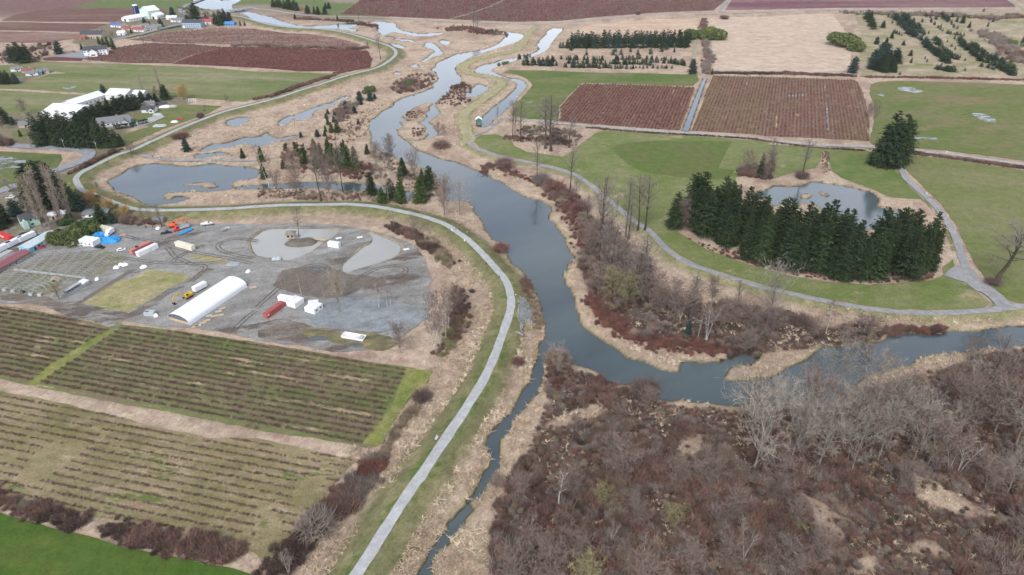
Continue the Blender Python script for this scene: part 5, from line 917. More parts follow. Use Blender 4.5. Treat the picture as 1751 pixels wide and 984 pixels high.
# grove north of the curved path
for (sh, x, y, h_, k_, wd, lb) in [('B1', 80,325, 70, 'birch', .8, 'slender pale tree at the left end of the grove over the slough'), ('B1', 130,350, 40, 'mauve', .8, 'small grey tree in front of the slough at the grove\'s left end'), ('B1', 268,370, 52, 'mauve', 1.0, 'bare tree leaning over the slough left of the tall ones'), ('B1', 430,410, 86, 'cotton', .8, 'tall slim leaning bare tree, left one of two over the slough'), ('B1', 580,350, 86, 'cotton', .8, 'tall slim leaning bare tree, right one of two over the slough'), ('B1', 490,400, 80, 'mauve', .8, 'pale bare tree between the two tall slim ones'),
        ('B1', 680,270, 56, 'cotton', .9, 'leaning bare tree in front of the dark cedars'), ('B1', 885,425, 78, 'spread', .7, 'white stemmed bare tree between the small conifers by the dike path'), ('B1', 740,375, 30, 'birch', .8, 'thin birch left of the small conifers by the dike path'), ('B1', 1060,250, 50, 'mauve', .8, 'grey tree at the water\'s edge beyond the small conifers'), ('B1', 890,120, 36, 'mauve', 1.2, 'bare tree on the river bank at the head of the grove'), ('B1', 800,150, 34, 'mauve', 1.2, 'round grey bare tree at the head of the grove'), ('B1', 240,200, 34, 'mauve', 1.5, 'broad mauve bush tree among the small conifers'), ('B1', 400,160, 36, 'mauve', 1.2, 'grey tree in front of the row of cedars'),
        ('B1', 30,145, 26, 'cedar', 1.2, 'round topped conifer at the far left of the grove'), ('B1', 45,255, 26, 'cedar', 1.2, 'dark conifer over the slough at the far left of the grove'), ('B1', 178,195, 16, 'fir', 1.0, 'small pointed conifer left of the pair of cedars'), ('B1', 265,105, 24, 'cedar', 1.2, 'left cedar of the dense pair in the grove'), ('B1', 318,155, 32, 'cedar', 1.3, 'right cedar of the dense pair in the grove'), ('B1', 190,70, 12, 'cedar', 1.6, 'low broad conifer behind the dense cedar pair'),
        ('B1', 400,190, 24, 'cedar', 1.2, 'small cedar under the tall bare trees'), ('B1', 480,110, 32, 'cedar', 1.1, None), ('B1', 515,160, 36, 'cedar', 1.1, None), ('B1', 545,165, 30, 'cedar', 1.1, None), ('B1', 590,195, 46, 'cedar', 1.1, None), ('B1', 660,200, 40, 'cedar', 1.1, None), ('B1', 385,90, 26, 'cedar', 1.1, None), ('B1', 425,110, 24, 'cedar', 1.1, None), ('B1', 615,190, 40, 'cedar', 1.1, None),
        ('B1', 980,240, 33, 'fir', 1.5, 'conifer standing alone at the water\'s edge north of the dike path'), ('B1', 770,370, 38, 'fir', 1.5, 'left conifer of the group by the dike path'), ('B1', 840,430, 26, 'cedar', 1.6, 'squat cedar at the foot of the white stemmed tree'), ('B1', 900,400, 36, 'fir', 1.4, 'conifer behind the white stemmed tree'), ('B1', 968,420, 43, 'cedar', 1.2, 'bright green cedar right of the white stemmed tree'), ('B1', 1098,415, 42, 'cedar', 1.4, 'largest bright green cedar by the dike path'), ('B1', 1110,300, 28, 'fir', 1.4, 'conifer directly behind the largest cedar'), ('B1', 1160,330, 40, 'fir', 1.5, 'dark conifer at the right end of the group by the dike path'),
        ('B0', 1258,75, 21, 'pine', 1.1, 'solitary dark round conifer on the marsh above the big pond'), ('B0', 1635,120, 18, 'fir', 1.3, 'small grey green conifer between the big pond and the long pool'), ('B1', 740,95, 18, 'fir', 1.0, 'small conifer near the river at the head of the grove')]:
    put(k_, sh, x, y, h_, lb or 'dark cedar in the close row of the marsh grove', None if lb else 'cedar row in the marsh grove', wide=wd)
for (x, y, h_, k_) in [(770,620,10,'bush'), (690,680,16,'pine'), (760,680,16,'pine'), (790,665,9,'pine'), (700,705,9,'pine'), (590,715,9,'pine'), (655,765,12,'pine'), (595,755,10,'pine'), (475,770,8,'pine'), (465,800,9,'pine'), (520,785,8,'pine'), (515,825,9,'pine'), (475,840,14,'cedar'), (460,890,12,'cedar'), (500,895,18,'cedar'), (540,895,22,'cedar'), (405,920,12,'pine'), (455,918,9,'pine'), (294,925,9,'pine'), (680,838,8,'pine'), (195,980,6,'cedar'), (245,984,8,'cedar'), (270,984,8,'cedar'), (310,984,6,'cedar'), (390,984,9,'cedar'), (480,984,9,'cedar'), (580,980,9,'cedar'), (1010,570,7,'bush'), (1655,430,7,'bush'), (255,130,8,'fir'), (542,145,8,'fir')]:
    put(k_, 'A1', x, y, h_, 'small dark evergreen on the dry marsh west of the river', 'small evergreens on the marsh', wide=1.25)
# the round grove of firs
fr = world(P('B2', 1030,540, 1160,600, 1330,700, 1560,800, 'B3', 0,845, 200,890, 450,935, 700,950, 950,935, 1100,900, 1110,800, 1000,780, 800,800, 600,790, 400,760, 200,730, 0,690, 'B2', 1600,640, 1450,560, 1330,500, 1200,470, 1230,560)); pts = []; r_ = np.random.default_rng(77)
while len(pts) < 112:
    c_ = scatter(fr, 1, int(r_.integers(1e9)))[0]
    if c_[0] < at(*S('B2', 1190,600))[0]: continue
    if all(np.hypot(*(c_-q)) > 2.6 for q in pts): pts.append(c_)
for q in pts: plant('fir', 0, 0, float(np.clip(r_.normal(26, 4.5), 14, 34)), None, float(r_.uniform(.85, 1.2)), 'tall dark green fir crowded into the curved grove in front of the round pond', 'firs of the round grove', 'conifer', world_xy=(q[0], q[1]))
put('fir', 'B2', 1075,590, 62, 'dark fir standing apart at the left tip of the curved grove', wide=1.3); put('mauve', 'B2', 1130,600, 54, 'brown dead looking tree leaning on the fir at the grove\'s left tip', wide=1.2)
put('spruce', 'B3', 790,175, 95, 'huge dark fir beside the start of the gravel branch path', wide=.9, pick=0); put('spruce', 'B3', 860,165, 88, 'slightly shorter dark fir at the right side of the huge one', wide=.8, pick=1); put('spruce', 'B3', 740,168, 60, 'shorter dark fir at the left foot of the huge one', wide=.9, pick=2); put('fir', 'B3', 905,120, 66, 'thin see-through fir at the right of the huge fir', wide=.9)
# tree farm: young conifers in broken lines
def lineof(a, b, n, hpx, kind='young', lab='', grp='', jit=1.2, wide=1.0, cat='conifer'):
    for t in np.linspace(0, 1, n):
        x = a[0]+(b[0]-a[0])*t; y = a[1]+(b[1]-a[1])*t; X, Y = at(x, y); X += random.gauss(0, jit); Y += random.gauss(0, jit)
        h = height_for(x, y, hpx*random.uniform(.75, 1.2)); plant(kind, 0, 0, h, None, wide*random.uniform(.9, 1.15), lab, grp, cat, world_xy=(X, Y))
Z5 = lambda x, y: (1400+x*351/1751, y*351/1751)
lb = 'dark young conifer in the diagonal plantation lines of the upper right tree farm'; gp = 'plantation conifers at upper right'
for a, b, n, h in [((640,150),(800,320),16,9), ((700,130),(830,320),14,9), ((740,150),(790,270),7,9), ((820,230),(890,310),8,8), ((600,150),(680,180),4,8), ((900,140),(990,170),6,6), ((950,180),(1050,270),12,5), ((1040,140),(1110,180),7,7), ((1100,190),(1180,250),6,6), ((1080,290),(1240,310),10,5), ((860,340),(1080,540),20,9), ((900,380),(1090,520),12,9), ((980,350),(1150,510),16,8), ((1180,340),(1260,430),9,8), ((1280,420),(1390,530),14,8), ((1300,400),(1470,520),14,8), ((1010,590),(1140,620),9,9), ((1390,570),(1480,600),5,7), ((1500,560),(1660,650),16,9), ((1540,540),(1640,610),8,9), ((1480,500),(1560,530),6,7), ((640,270),(700,310),6,6), ((410,150),(460,250),6,12)]:
    lineof(Z5(*a), Z5(*b), n, h*1.15, 'young', lb, gp, 1.5, 2.1)
for (x, y, h_, k_, lb) in [(435,190,20,'fir','tall dark conifer at the left of the upper right tree farm'), (545,240,13,'fir','small pointed conifer right of the tall dark ones in the tree farm'), (490,380,13,'pine','rounded conifer behind the big conifer block of the tree farm'), (620,330,15,'fir','grey green pointed conifer above the conifer block'), (575,370,10,'pine','dark rounded conifer above the conifer block'), (785,540,10,'cedar','small green cedar alone in the tree farm grass'), (780,480,12,'fir','grey conifer alone in the middle of the tree farm'), (720,390,9,'fir','small grey conifer behind the lone ones in the tree farm'), (1225,200,16,'fir','broad pointed conifer near the top of the tree farm'), (1175,190,8,'pine','round conifer left of the broad pointed one'), (1135,150,8,'fir','narrow conifer at the top of the tree farm'), (1280,240,13,'fir','pointed conifer right of the broad one'), (1485,190,10,'cedar','column shaped conifer near the top right'), (1440,230,9,'cedar','leaning green conifer near the top right'), (880,190,6,'pine','low round conifer near the top of the tree farm'), (800,210,11,'pine','round dark conifer between the plantation lines'), (1740,370,12,'pine','dark conifer at the right edge of the tree farm'), (1650,390,10,'bush','green bush near the right edge of the tree farm'), (1465,495,6,'pine','round bush in the grass by the plantation\'s right lines')]:
    plant(k_, *Z5(x, y), None, h_, 1.2, lb)
for (x, y) in [(450,590), (480,600), (520,610), (560,620), (600,610), (640,620), (470,540), (510,530), (540,560), (580,560), (620,560), (660,540), (550,500), (600,520), (530,470), (570,480), (650,510)]:
    plant(['fir', 'pine'][(x//10) % 2], *Z5(x, y), None, random.uniform(16, 24), 1.5, 'dark conifer in the dense block of the tree farm', 'conifer block of the tree farm', 'conifer')
for (x, y) in [(1205,495), (905,505), (920,530), (1160,425), (1095,365), (935,290), (1245,605), (1245,520), (1130,400), (1160,480), (690,640), (625,200), (1060,150), (860,115), (1000,130), (1405,100)]:
    plant('young', *Z5(x, y), None, 5.5, 1.4, 'little lone conifer in the tree farm grass', 'lone little conifers of the tree farm', 'conifer')
lb = 'dark conifer in the long dense windbreak row across the dry field'; gp = 'dense windbreak conifers'
for a, b, n in [((355,325),(1165,320),46), ((390,300),(1170,290),44)]: lineof(P('A2', *a)[0], P('A2', *b)[0], n, 20, 'young', lb, gp, 1.2, 1.0)
lineof(P('A2', 305,325)[0], P('A2', 350,325)[0], 3, 10, 'young', lb, gp)
lb = 'small conifer in the broken rows below the dense windbreak'; gp = 'broken conifer rows'
for a, b, n, h in [((70,440),(275,445),16,9), ((90,420),(260,415),10,8), ((345,455),(600,460),20,8), ((310,400),(600,410),18,7), ((350,430),(620,430),14,7), ((615,460),(800,465),10,7), ((640,430),(900,440),16,8), ((680,400),(1050,410),16,7), ((800,460),(1050,462),14,5), ((860,420),(1060,430),12,7), ((1070,430),(1150,445),6,9), ((30,395),(110,380),6,8)]: lineof(P('A2', *a)[0], P('A2', *b)[0], n, h*1.1, 'young', lb, gp, 1.3, 1.5)
for x, y in [(380,340), (482,375), (662,370), (678,350), (715,370), (778,352), (828,372), (913,365), (988,350), (1020,335), (1074,353)]: plant('young', *S('A2', x, y), None, 10, 1.0, 'scattered conifer below the dense windbreak', 'scattered conifers between the rows', 'conifer')
put('pine', 'A2', 1195,498, 25, 'big round dark conifer at the corner of the green field and the straight ditch', wide=1.1); put('cedar', 'A2', 1326,503, 11, 'narrow green conifer just across the ditch from the big round one', wide=1.1)
put('bush', 'A2', 1315,270, 21, 'large olive evergreen bush, bigger of the pair at the end of the windbreak', wide=1.4, cat='bush', pick=0); put('bush', 'A2', 1220,255, 12, 'smaller green evergreen bush left of the large olive one', wide=1.6, cat='bush', pick=1)
put('bush', 'A3', 535,308, 22, 'wide olive evergreen bush at the left of the upper right tree farm', wide=1.7, cat='bush', pick=2); put('pine', 'A3', 577,492, 27, 'dark round conifer on the hedge line above the mossy berry rows', wide=1.1)
for (x, y, h_) in [(700,790,26), (735,800,24), (680,785,24)]: put('mauve', 'A3', x, y, h_, 'pale bare tree at the mossy berry field corner', 'bare trees at the berry field corner', wide=.9)
YOUNG.sort(key=lambda t: -t[0])
for t in YOUNG[:290]: plant('young', 0, 0, t[3], None, t[4], t[5], t[6], 'conifer', z='now', world_xy=(t[1], t[2]))
REST = np.array([t[1:5] for t in YOUNG[290:]]); yp = [(lambda me: (np.array([v.co for v in me.vertices]), np.array([p.vertices for p in me.polygons])))(PROTO['young'][i].data) for i in range(3)]
yp = [(v/5.0, f) for v, f in yp]; STUFFC['needle'] = (.038, .066, .040)
tag(brush('young_conifers', 'remaining small dark conifers of the plantation rows seen as one mass', REST[:, :2], REST[:, 2], mixcols(len(REST), ['needle'], [1], 9), 9, 1.3, yp), cat='conifers')
# left side: conifers around the long white barns
lb = 'dark conifer in front of the long white barns'; gp = 'conifer belt by the white barns'
for (x, y, h_) in [(560,830,22), (600,815,24), (640,800,26), (690,790,28), (740,775,30), (790,765,30), (840,750,28), (880,740,26), (920,735,26), (530,850,26), (960,690,20), (1010,690,16), (1050,690,16)]: put('fir', 'A0', x, y, h_, lb, gp, wide=1.5)
for (x, y, h_) in [(250,930,44), (330,960,52), (390,970,56), (440,984,54), (500,984,58), (560,990,62), (620,984,60), (680,990,48), (740,990,44), (790,990,32), (430,900,40), (350,900,40), (290,984,50), (600,930,44), (670,940,38), (820,984,22)]: put('spruce', 'A0', x, y, h_, 'broad dark conifer between the asphalt road and white barns', 'dark conifers by the asphalt road', wide=.9)
for (x, y, h_, k_, lb) in [(700,630,15,'pine','round dark conifer rising behind the long white barn'), (1115,670,26,'fir','narrow conifer right under the tall bare poplar by the barns'), (1100,665,52,'poplar','tall bare poplar beside the narrow conifer by the barns'), (1240,670,24,'gold','golden twigged willow at the edge of the olive pasture'), (1525,690,14,'mauve','rounded grey bush by the dike above the red car'), (970,640,34,'spread','wide bare tree behind the right end of the long barns'), (1050,650,18,'mauve','mauve bare tree right of the wide bare tree at the barns'),
        (165,770,26,'mauve','bare grey tree left of the front white barn'), (270,960,50,'spread','tall bare tree with pale trunk in front of the road conifers'), (920,735,18,'mauve','brown bare tree in front of the small white house'), (40,830,28,'spruce','dark conifer left of the small bright lawn'), (90,840,14,'pine','lower conifer right of the dark one near the bright lawn'), (20,870,20,'mauve','bare tree at the left edge by the small lawn'), (140,920,12,'cedar','small conifer beside the small bright lawn'), (20,950,12,'mauve','bushy tree at the left edge above the asphalt road'),
        (400,365,22,'pine','round dark conifer left of the white farmhouse'), (552,335,12,'fir','small dark conifer behind the farmhouse drive'), (95,420,32,'fir','tall conifer at the left of the dark trio by the pasture'), (145,425,36,'fir','tallest conifer of the dark trio by the pasture'), (195,420,34,'fir','right conifer of the dark trio by the pasture'), (120,400,20,'pine','low conifer among the dark trio by the pasture'),
        (20,565,26,'spruce','leftmost conifer in front of the sheds at the left edge'), (60,565,24,'spruce','middle conifer in front of the sheds at the left edge'), (110,565,18,'pine','rightmost low conifer in front of the sheds at the left edge'), (-30,560,24,'spruce','conifer cut by the left edge near the sheds'),
        (670,300,14,'cedar','leftmost of four close dark cedars by the white farmhouse'), (700,310,15,'cedar','second of four close dark cedars by the white farmhouse'), (730,320,18,'cedar','third of four close dark cedars by the white farmhouse'), (765,330,20,'cedar','rightmost of four close dark cedars by the white farmhouse'),
        (1165,115,16,'pine','large rounded dark tree right of the green white barn'), (1260,140,10,'pine','dark round bush tree by the village street end'), (1320,150,34,'fir','slim tall conifer near the red roofed house'), (1388,130,12,'fir','small conifer near the red roofed house'), (1455,165,22,'fir','left conifer of the clump near the bridge'), (1490,172,28,'spruce','front conifer of the clump near the bridge'), (1515,160,26,'spruce','middle conifer of the clump near the bridge'), (1550,165,20,'pine','right conifer of the clump near the bridge'), (1618,175,9,'cedar','small conifer right of the clump near the bridge'), (1648,175,9,'cedar','smallest conifer right of the clump near the bridge'),
        (975,165,12,'fir','dark conifer in the village left of the street'), (1008,180,10,'fir','second dark conifer in the village'), (1085,185,16,'fir','tall dark conifer beside the village street'), (885,225,10,'fir','short conifer among the village roofs'), (1052,190,7,'cedar','small conifer by the village street'), (1030,290,10,'mauve','round grey bush below the village street'), (965,290,8,'mauve','smaller grey bush left of the round one'), (1115,290,7,'mauve','low grey bush right of the round one'), (1262,305,11,'mauve','grey bush tree on the field line below the street'), (760,255,12,'mauve','grey bare tree at the village corner'), (870,250,8,'mauve','grey bush beside the village street corner')]:
    put(k_, 'A0', x, y, h_, lb, wide=1.2 if k_ not in ('poplar',) else .8)
for (x, y, h_, k_) in [(110,50,16,'fir'), (150,55,18,'fir'), (185,60,16,'fir'), (215,65,22,'spruce'), (250,70,20,'spruce'), (270,75,14,'pine'), (340,95,16,'fir'), (385,95,14,'fir'), (410,100,15,'fir'), (455,100,14,'fir'), (460,60,12,'fir'), (482,60,12,'fir'), (130,45,14,'fir')]: put(k_, 'A1', x, y, h_, 'dark conifer by the far farmyard at the top', 'conifers at the far farmyard', wide=1.2)
for (x, y, h_, k_, lb) in [(685,150,32,'cotton','leaning bare tree on the far side of the river\'s upper arm'), (830,400,44,'cotton','bare tree at the tip of the dark red cane field by the dike loop'), (685,460,16,'birch','pale birch at the corner of the dark red cane field'), (1455,225,44,'cotton','left of two very tall bare trees on the far marsh'), (1480,235,38,'cotton','right of two very tall bare trees on the far marsh'), (1250,895,16,'mauve','bare tree on the bank between the side channel and the levee'), (1330,830,16,'birch','thin pale sapling on the levee slope'), (1220,920,26,'mauve','dark dead tree by the side channel'), (890,984,26,'mauve','grey tree at the river edge opposite the levee'), (580,320,10,'mauve','grey bush on the brush row above the dark red field'), (745,330,12,'mauve','grey bush at the end of the brush row by the dike loop'), (255,130,10,'cedar','small conifer on the far river bank'), (540,145,11,'cedar','small conifer on the far river bank by the farm track'), (300,80,10,'gold','yellowish bare tree by the far farmyard')]:
    put(k_, 'A1', x, y, h_, lb, wide=1.0)
# clump above the yard at left
for (sh, x, y, h_, k_, wd, lb) in [('B0', 250,440, 72, 'fir', 1.8, 'left dark fir rising behind the pale poplars'), ('B0', 340,450, 78, 'fir', 1.8, 'middle dark fir rising behind the pale poplars'), ('B0', 430,460, 66, 'spruce', .9, 'right dark fir rising behind the pale poplars'), ('B0', 500,470, 46, 'spruce', 1.1, 'lower dark fir at the right of the pale poplars'), ('B0', 390,440, 74, 'fir', 1.8, 'inner dark fir hidden among the pale poplars'), ('B0', 540,470, 30, 'pine', 1.1, 'short dark conifer between the poplars and the golden willows'),
        ('B0', 230,560, 80, 'poplar', 1.1, 'leftmost pale bare poplar beside the green house'), ('B0', 290,590, 92, 'poplar', 1.1, 'second pale bare poplar from the left by the green house'), ('B0', 345,600, 88, 'poplar', .9, 'third pale bare poplar from the left'), ('B0', 420,570, 92, 'poplar', 1.0, 'fourth pale bare poplar from the left'), ('B0', 480,540, 88, 'poplar', 1.0, 'rightmost pale bare poplar'), ('B0', 185,380, 30, 'gold', .9, 'golden willow left of the dark firs'),
        ('B0', 630,440, 24, 'gold', 1.2, 'golden twigged willow below the dike corner'), ('B0', 740,490, 22, 'gold', 1.2, 'golden twigged willow right of the small fir by the yard'), ('B0', 690,560, 34, 'fir', 1.5, 'small dark fir between the golden willows'), ('B0', 850,520, 20, 'gold', 1.2, 'golden brush tree at the north edge of the yard'), ('B0', 760,560, 18, 'pine', 1.2, 'low dark bush right of the small fir'),
        ('B0', 40,560, 44, 'spruce', 1.1, 'dark fir at the left edge beside the green house'), ('B0', 0,600, 54, 'spruce', 1.0, 'biggest dark fir cut by the left edge'), ('B0', 110,510, 26, 'pine', 1.3, 'low dark evergreen behind the green house'), ('B0', 460,560, 10, 'bush', 1.3, 'small round green shrub behind the blue roofed building')]:
    put(k_, sh, x, y, h_, lb, wide=wd)
put('bush', 'B0', 425,690, 22, 'olive evergreen hedge bush, front one of three beside the long blue building', wide=1.0, cat='bush'); put('bush', 'B0', 500,660, 22, 'olive evergreen hedge bush, middle one of three beside the long blue building', wide=1.0, cat='bush'); put('bush', 'B0', 575,625, 18, 'green evergreen hedge bush, rear one of three beside the long blue building', wide=1.1, cat='bush')
# shrubs that stand alone
for (sh, x, y, h_, k_, wd, lb) in [('B1', 1640,750, 14, 'sh_red', 1.2, 'round dark red shrub on the river bank beside the dike bend'), ('B2', 180,300, 20, 'sh_grey', 1.0, 'rounded grey shrub at the foot of the drooping bare tree'), ('B2', 270,340, 16, 'sh_red', 1.5, 'large red brown shrub on the east river bank'), ('B2', 450,480, 14, 'sh_red', 1.5, 'red shrub on the east river bank near the water'), ('B1', 1665,190, 18, 'sh_mauve', 1.2, 'mauve shrub beside the park path above the east bank'), ('B1', 1240,50, 12, 'sh_mauve', 1.6, 'wide mauve shrub on the east bank by the narrow reach'), ('B3', 1520,970, 10, 'sh_dark', 1.6, 'dark shrub at the foot of the large leaning tree'), ('B3', 235,255, 12, 'sh_dark', 1.3, 'dark shrub at the foot of the right tree by the round pond'),
        ('C3', 230,300, 16, 'sh_dark', 1.5, 'dark shrub mound in dry grass below the curved lawn'), ('A0', 1220,930, 9, 'sh_red', 2.0, 'red shrub patch in the marsh below the dike'), ('A0', 1350,795, 10, 'sh_mauve', .9, 'narrow shrub at the lawn edge by the dike'), ('C2', 25,560, 8, 'sh_red', 1.6, 'small dark red shrub on the pale bank below the rocks'), ('C2', 1430,180, 12, 'sh_dark', 1.6, 'dark round shrub in dry grass by the park path'), ('D1', 400,690, 26, 'sh_grey', 1.2, 'large grey dome shaped shrub in the hedge at lower left'), ('A1', 1040,560, 8, 'sh_mauve', 1.3, 'rounded shrub on the marsh point'), ('B0', 870,560, 14, 'sh_mauve', 1.2, 'grey shrub at the back of the yard'), ('C1', 1110,810, 16, 'sh_dark', 1.1, 'dark shrub beside the mossy headland'), ('C2', 290,560, 20, 'sh_rust', 1.2, 'tawny shrub on the point at the creek mouth'), ('C2', 870,770, 22, 'sh_dark', 1.3, 'dark shrub on the river bank at the thicket edge'), ('A2', 830,100, 6, 'sh_dark', 1.3, 'dark shrub on the far road at the top'), ('A2', 1410,130, 7, 'sh_dark', 1.6, 'dark shrub at the top edge of the pink fallow field')]:
    put(k_, sh, x, y, h_, lb, None, wd, 'shrub')

# ------------------------------------------------------------------ buildings, vehicles and the rest
pm = {}
def pt(name, c, rough=.6, var=.12, scale=1.0, metal=0.0, dirt=None):
    if name not in pm: pm[name] = paint(name, c, rough, var, scale, metal, dirt)
    return pm[name]
WHITE = pt('white painted metal', (.78, .79, .80), .45, .06, .5, 0, (.55, .54, .50)); CREAM = pt('cream painted metal', (.72, .68, .54), .5, .06, .5, 0, (.5, .46, .36)); GLASS = pt('dark glass', (.02, .03, .035), .1, .1)
RED = pt('weathered red metal', (.40, .09, .08), .55, .15, .6, 0, (.27, .12, .09)); SALM = pt('faded salmon metal', (.55, .20, .14), .6, .12, .6, 0, (.38, .20, .15)); MAROON = pt('maroon metal', (.22, .045, .06), .55, .15, .6); BRED = pt('bright red metal', (.60, .05, .05), .45, .1, .6)
RUB = pt('black rubber', (.02, .02, .02), .8); DGREY = pt('dark grey shingles', (.075, .08, .09), .85, .2, 1.5); GREYR = pt('grey shingles', (.20, .21, .22), .85, .2, 1.5); WALLW = pt('white siding', (.74, .75, .74), .6, .05); MINT = pt('mint green siding', (.45, .62, .53), .6, .1, .8, 0, (.30, .48, .38)); BLUEW = pt('sky blue siding', (.22, .50, .62), .6, .08, .6, 0, (.16, .38, .48)); BLUER = pt('pale blue roof sheet', (.55, .63, .66), .5, .08, .4, 0, (.42, .47, .47))
TARP = pt('blue tarpaulin', (.03, .28, .62), .45, .25, 1.5); STEEL = pt('galvanised pipe', (.42, .44, .45), .5, .15, 1, .3); WOOD = pt('new plywood', (.52, .38, .24), .75, .15, 1.5); OLDW = pt('weathered wood', (.24, .21, .18), .85, .25, 2); FILM = pt('white greenhouse film', (.80, .82, .85), .35, .04, .3); YEL = pt('yellow machine paint', (.62, .38, .03), .5, .12, 1); ORG = pt('orange machine paint', (.72, .13, .03), .5, .1, 1); DMET = pt('dark machine metal', (.05, .05, .05), .6, .3, 1); BOATW = pt('white gelcoat', (.75, .75, .73), .3, .05); CONC = pt('pale concrete', (.45, .45, .44), .8, .12, .8); NAVY = pt('navy silo enamel', (.02, .045, .17), .35, .15, .3); TGREEN = pt('dark green board', (.06, .16, .13), .7, .15, 1); TILER = pt('red brown tile', (.30, .10, .08), .8, .15, 1); TANW = pt('tan siding', (.46, .38, .30), .7, .1, 1); BARNG = pt('pale green barn siding', (.50, .62, .54), .6, .08, .6); ROOFW = pt('white sheet roof', (.80, .82, .84), .45, .05, .2, 0, (.66, .68, .70)); SILV = pt('grey tote steel', (.42, .46, .47), .5, .12, 1)
def frame(p0, p1):            # near long edge from photo point p0 to p1 -> start, length, heading
    a, b = Vector(at(*p0)), Vector(at(*p1)); d = b-a; return a, d.length, math.atan2(d.y, d.x)
def boxy(o, L, Wd, H, mat, name='body', ribs=0, bev=.05, z0=0.0):
    m = MB(); m.box(0, 0, z0, L, Wd, z0+H, bev)
    if ribs:
        n = int(L/ribs)
        for k in range(n):
            x = (k+.3)*L/n; m.box(x, -.045, z0+.2, x+ribs*.45, .0-.001, z0+H-.2); m.box(x, Wd+.001, z0+.2, x+ribs*.45, Wd+.045, z0+H-.2)
    return m.build(name, mat, o)
def container(px0, px1, mat, label, Lm=None, n=1, dmat=None, sign=False, group=None, H=2.7):
    a, L, rz = frame(px0, px1); L = Lm or L; o = thing('shipping_container', label, 'container', a.x, a.y, .08, rz, group)
    boxy(o, L, 2.44, H, mat, 'body', .55)
    m = MB(); m.box(.1, .1, H+.002, L-.1, 2.34, H+.05)
    for k in range(int(L/.9)): m.box(.3+k*.9, .25, H+.05, .55+k*.9, 2.2, H+.09)
    m.build('roof_panel', mat, o)
    for s_ in (0, 1):
        m = MB(); m.box(-.05, .10+s_*1.15, .15, -.002, 1.18+s_*1.15, H-.15); d = m.build('door', dmat or mat, o)
        m = MB(); [m.cyl((-.08, .35+s_*1.15+q*.5, .2), (-.08, .35+s_*1.15+q*.5, H-.2), .03, n=5) for q in (0, 1)]; m.build('locking_bar', STEEL, d)
    for x in (0, L-.18):
        m = MB()
        for y in (-.02, 2.28):
            for z in (0, H-.12): m.box(x-.01, y, z, x+.18, y+.18, z+.14)
        m.build('corner_casting', mat, o)
    if sign: m = MB(); m.box(.35, -.06, 1.7, 1.5, -.046, 2.35); m.build('white_placard', WHITE, o)
    return o
def gable(o, L, Wd, H, R, wall, roof, over=.4, doors=(), wins=(), gwins=(), ridge_mat=None):
    """gabled house: x along the ridge; doors/wins on the near long side, gwins on the x=0 gable"""
    m = MB(); m.prism([(0, 0), (Wd, 0), (Wd, H), (Wd/2, H+R), (0, H)], 0, L, Matrix(((0, 1, 0, 0), (1, 0, 0, 0), (0, 0, 1, 0), (0, 0, 0, 1)))); m.build('wall', wall, o)
    k = R/(Wd/2); t = .14; m = MB()
    prof = [(-over, H-over*k+.02), (Wd/2, H+R+.02), (Wd+over, H-over*k+.02), (Wd+over, H-over*k+.02+t), (Wd/2, H+R+.02+t), (-over, H-over*k+.02+t)]
    m.prism(prof, -over, L+over, Matrix(((0, 1, 0, 0), (1, 0, 0, 0), (0, 0, 1, 0), (0, 0, 0, 1)))); rf = m.build('roof', roof, o)
    m = MB(); m.box(-over, Wd/2-.15, H+R+t-.02, L+over, Wd/2+.15, H+R+t+.06); m.build('ridge_cap', roof, rf)
    for (x, w, h) in doors:
        m = MB(); m.box(x, -.06, 0, x+w, -.003, h); d = m.build('door', GLASS if w < 1.5 else WALLW, o); m = MB(); m.box(x-.1, -.09, h, x+w+.1, -.004, h+.12); m.build('lintel', WALLW, d)
    for (x, z, w, h) in wins:
        m = MB(); m.box(x-.08, -.05, z-.08, x+w+.08, -.003, z+h+.08); f = m.build('window', WALLW, o); m = MB(); m.box(x, -.08, z, x+w, -.052, z+h); m.build('pane', GLASS, f)
    for (y, z, w, h) in gwins:
        m = MB(); m.box(-.05, y-.08, z-.08, -.003, y+w+.08, z+h+.08); f = m.build('window', WALLW, o); m = MB(); m.box(-.08, y, z, -.052, y+w, z+h); m.build('pane', GLASS, f)
def wheels(o, spots, r, w=.22):
    for (x, y) in spots:
        m = MB(); m.cyl((x, y-w/2, r), (x, y+w/2, r), r, n=12); q = m.build('wheel', RUB, o); m = MB(); m.cyl((x, y-w/2-.015, r), (x, y+w/2+.015, r), r*.55, n=8); m.build('rim', STEEL, q)
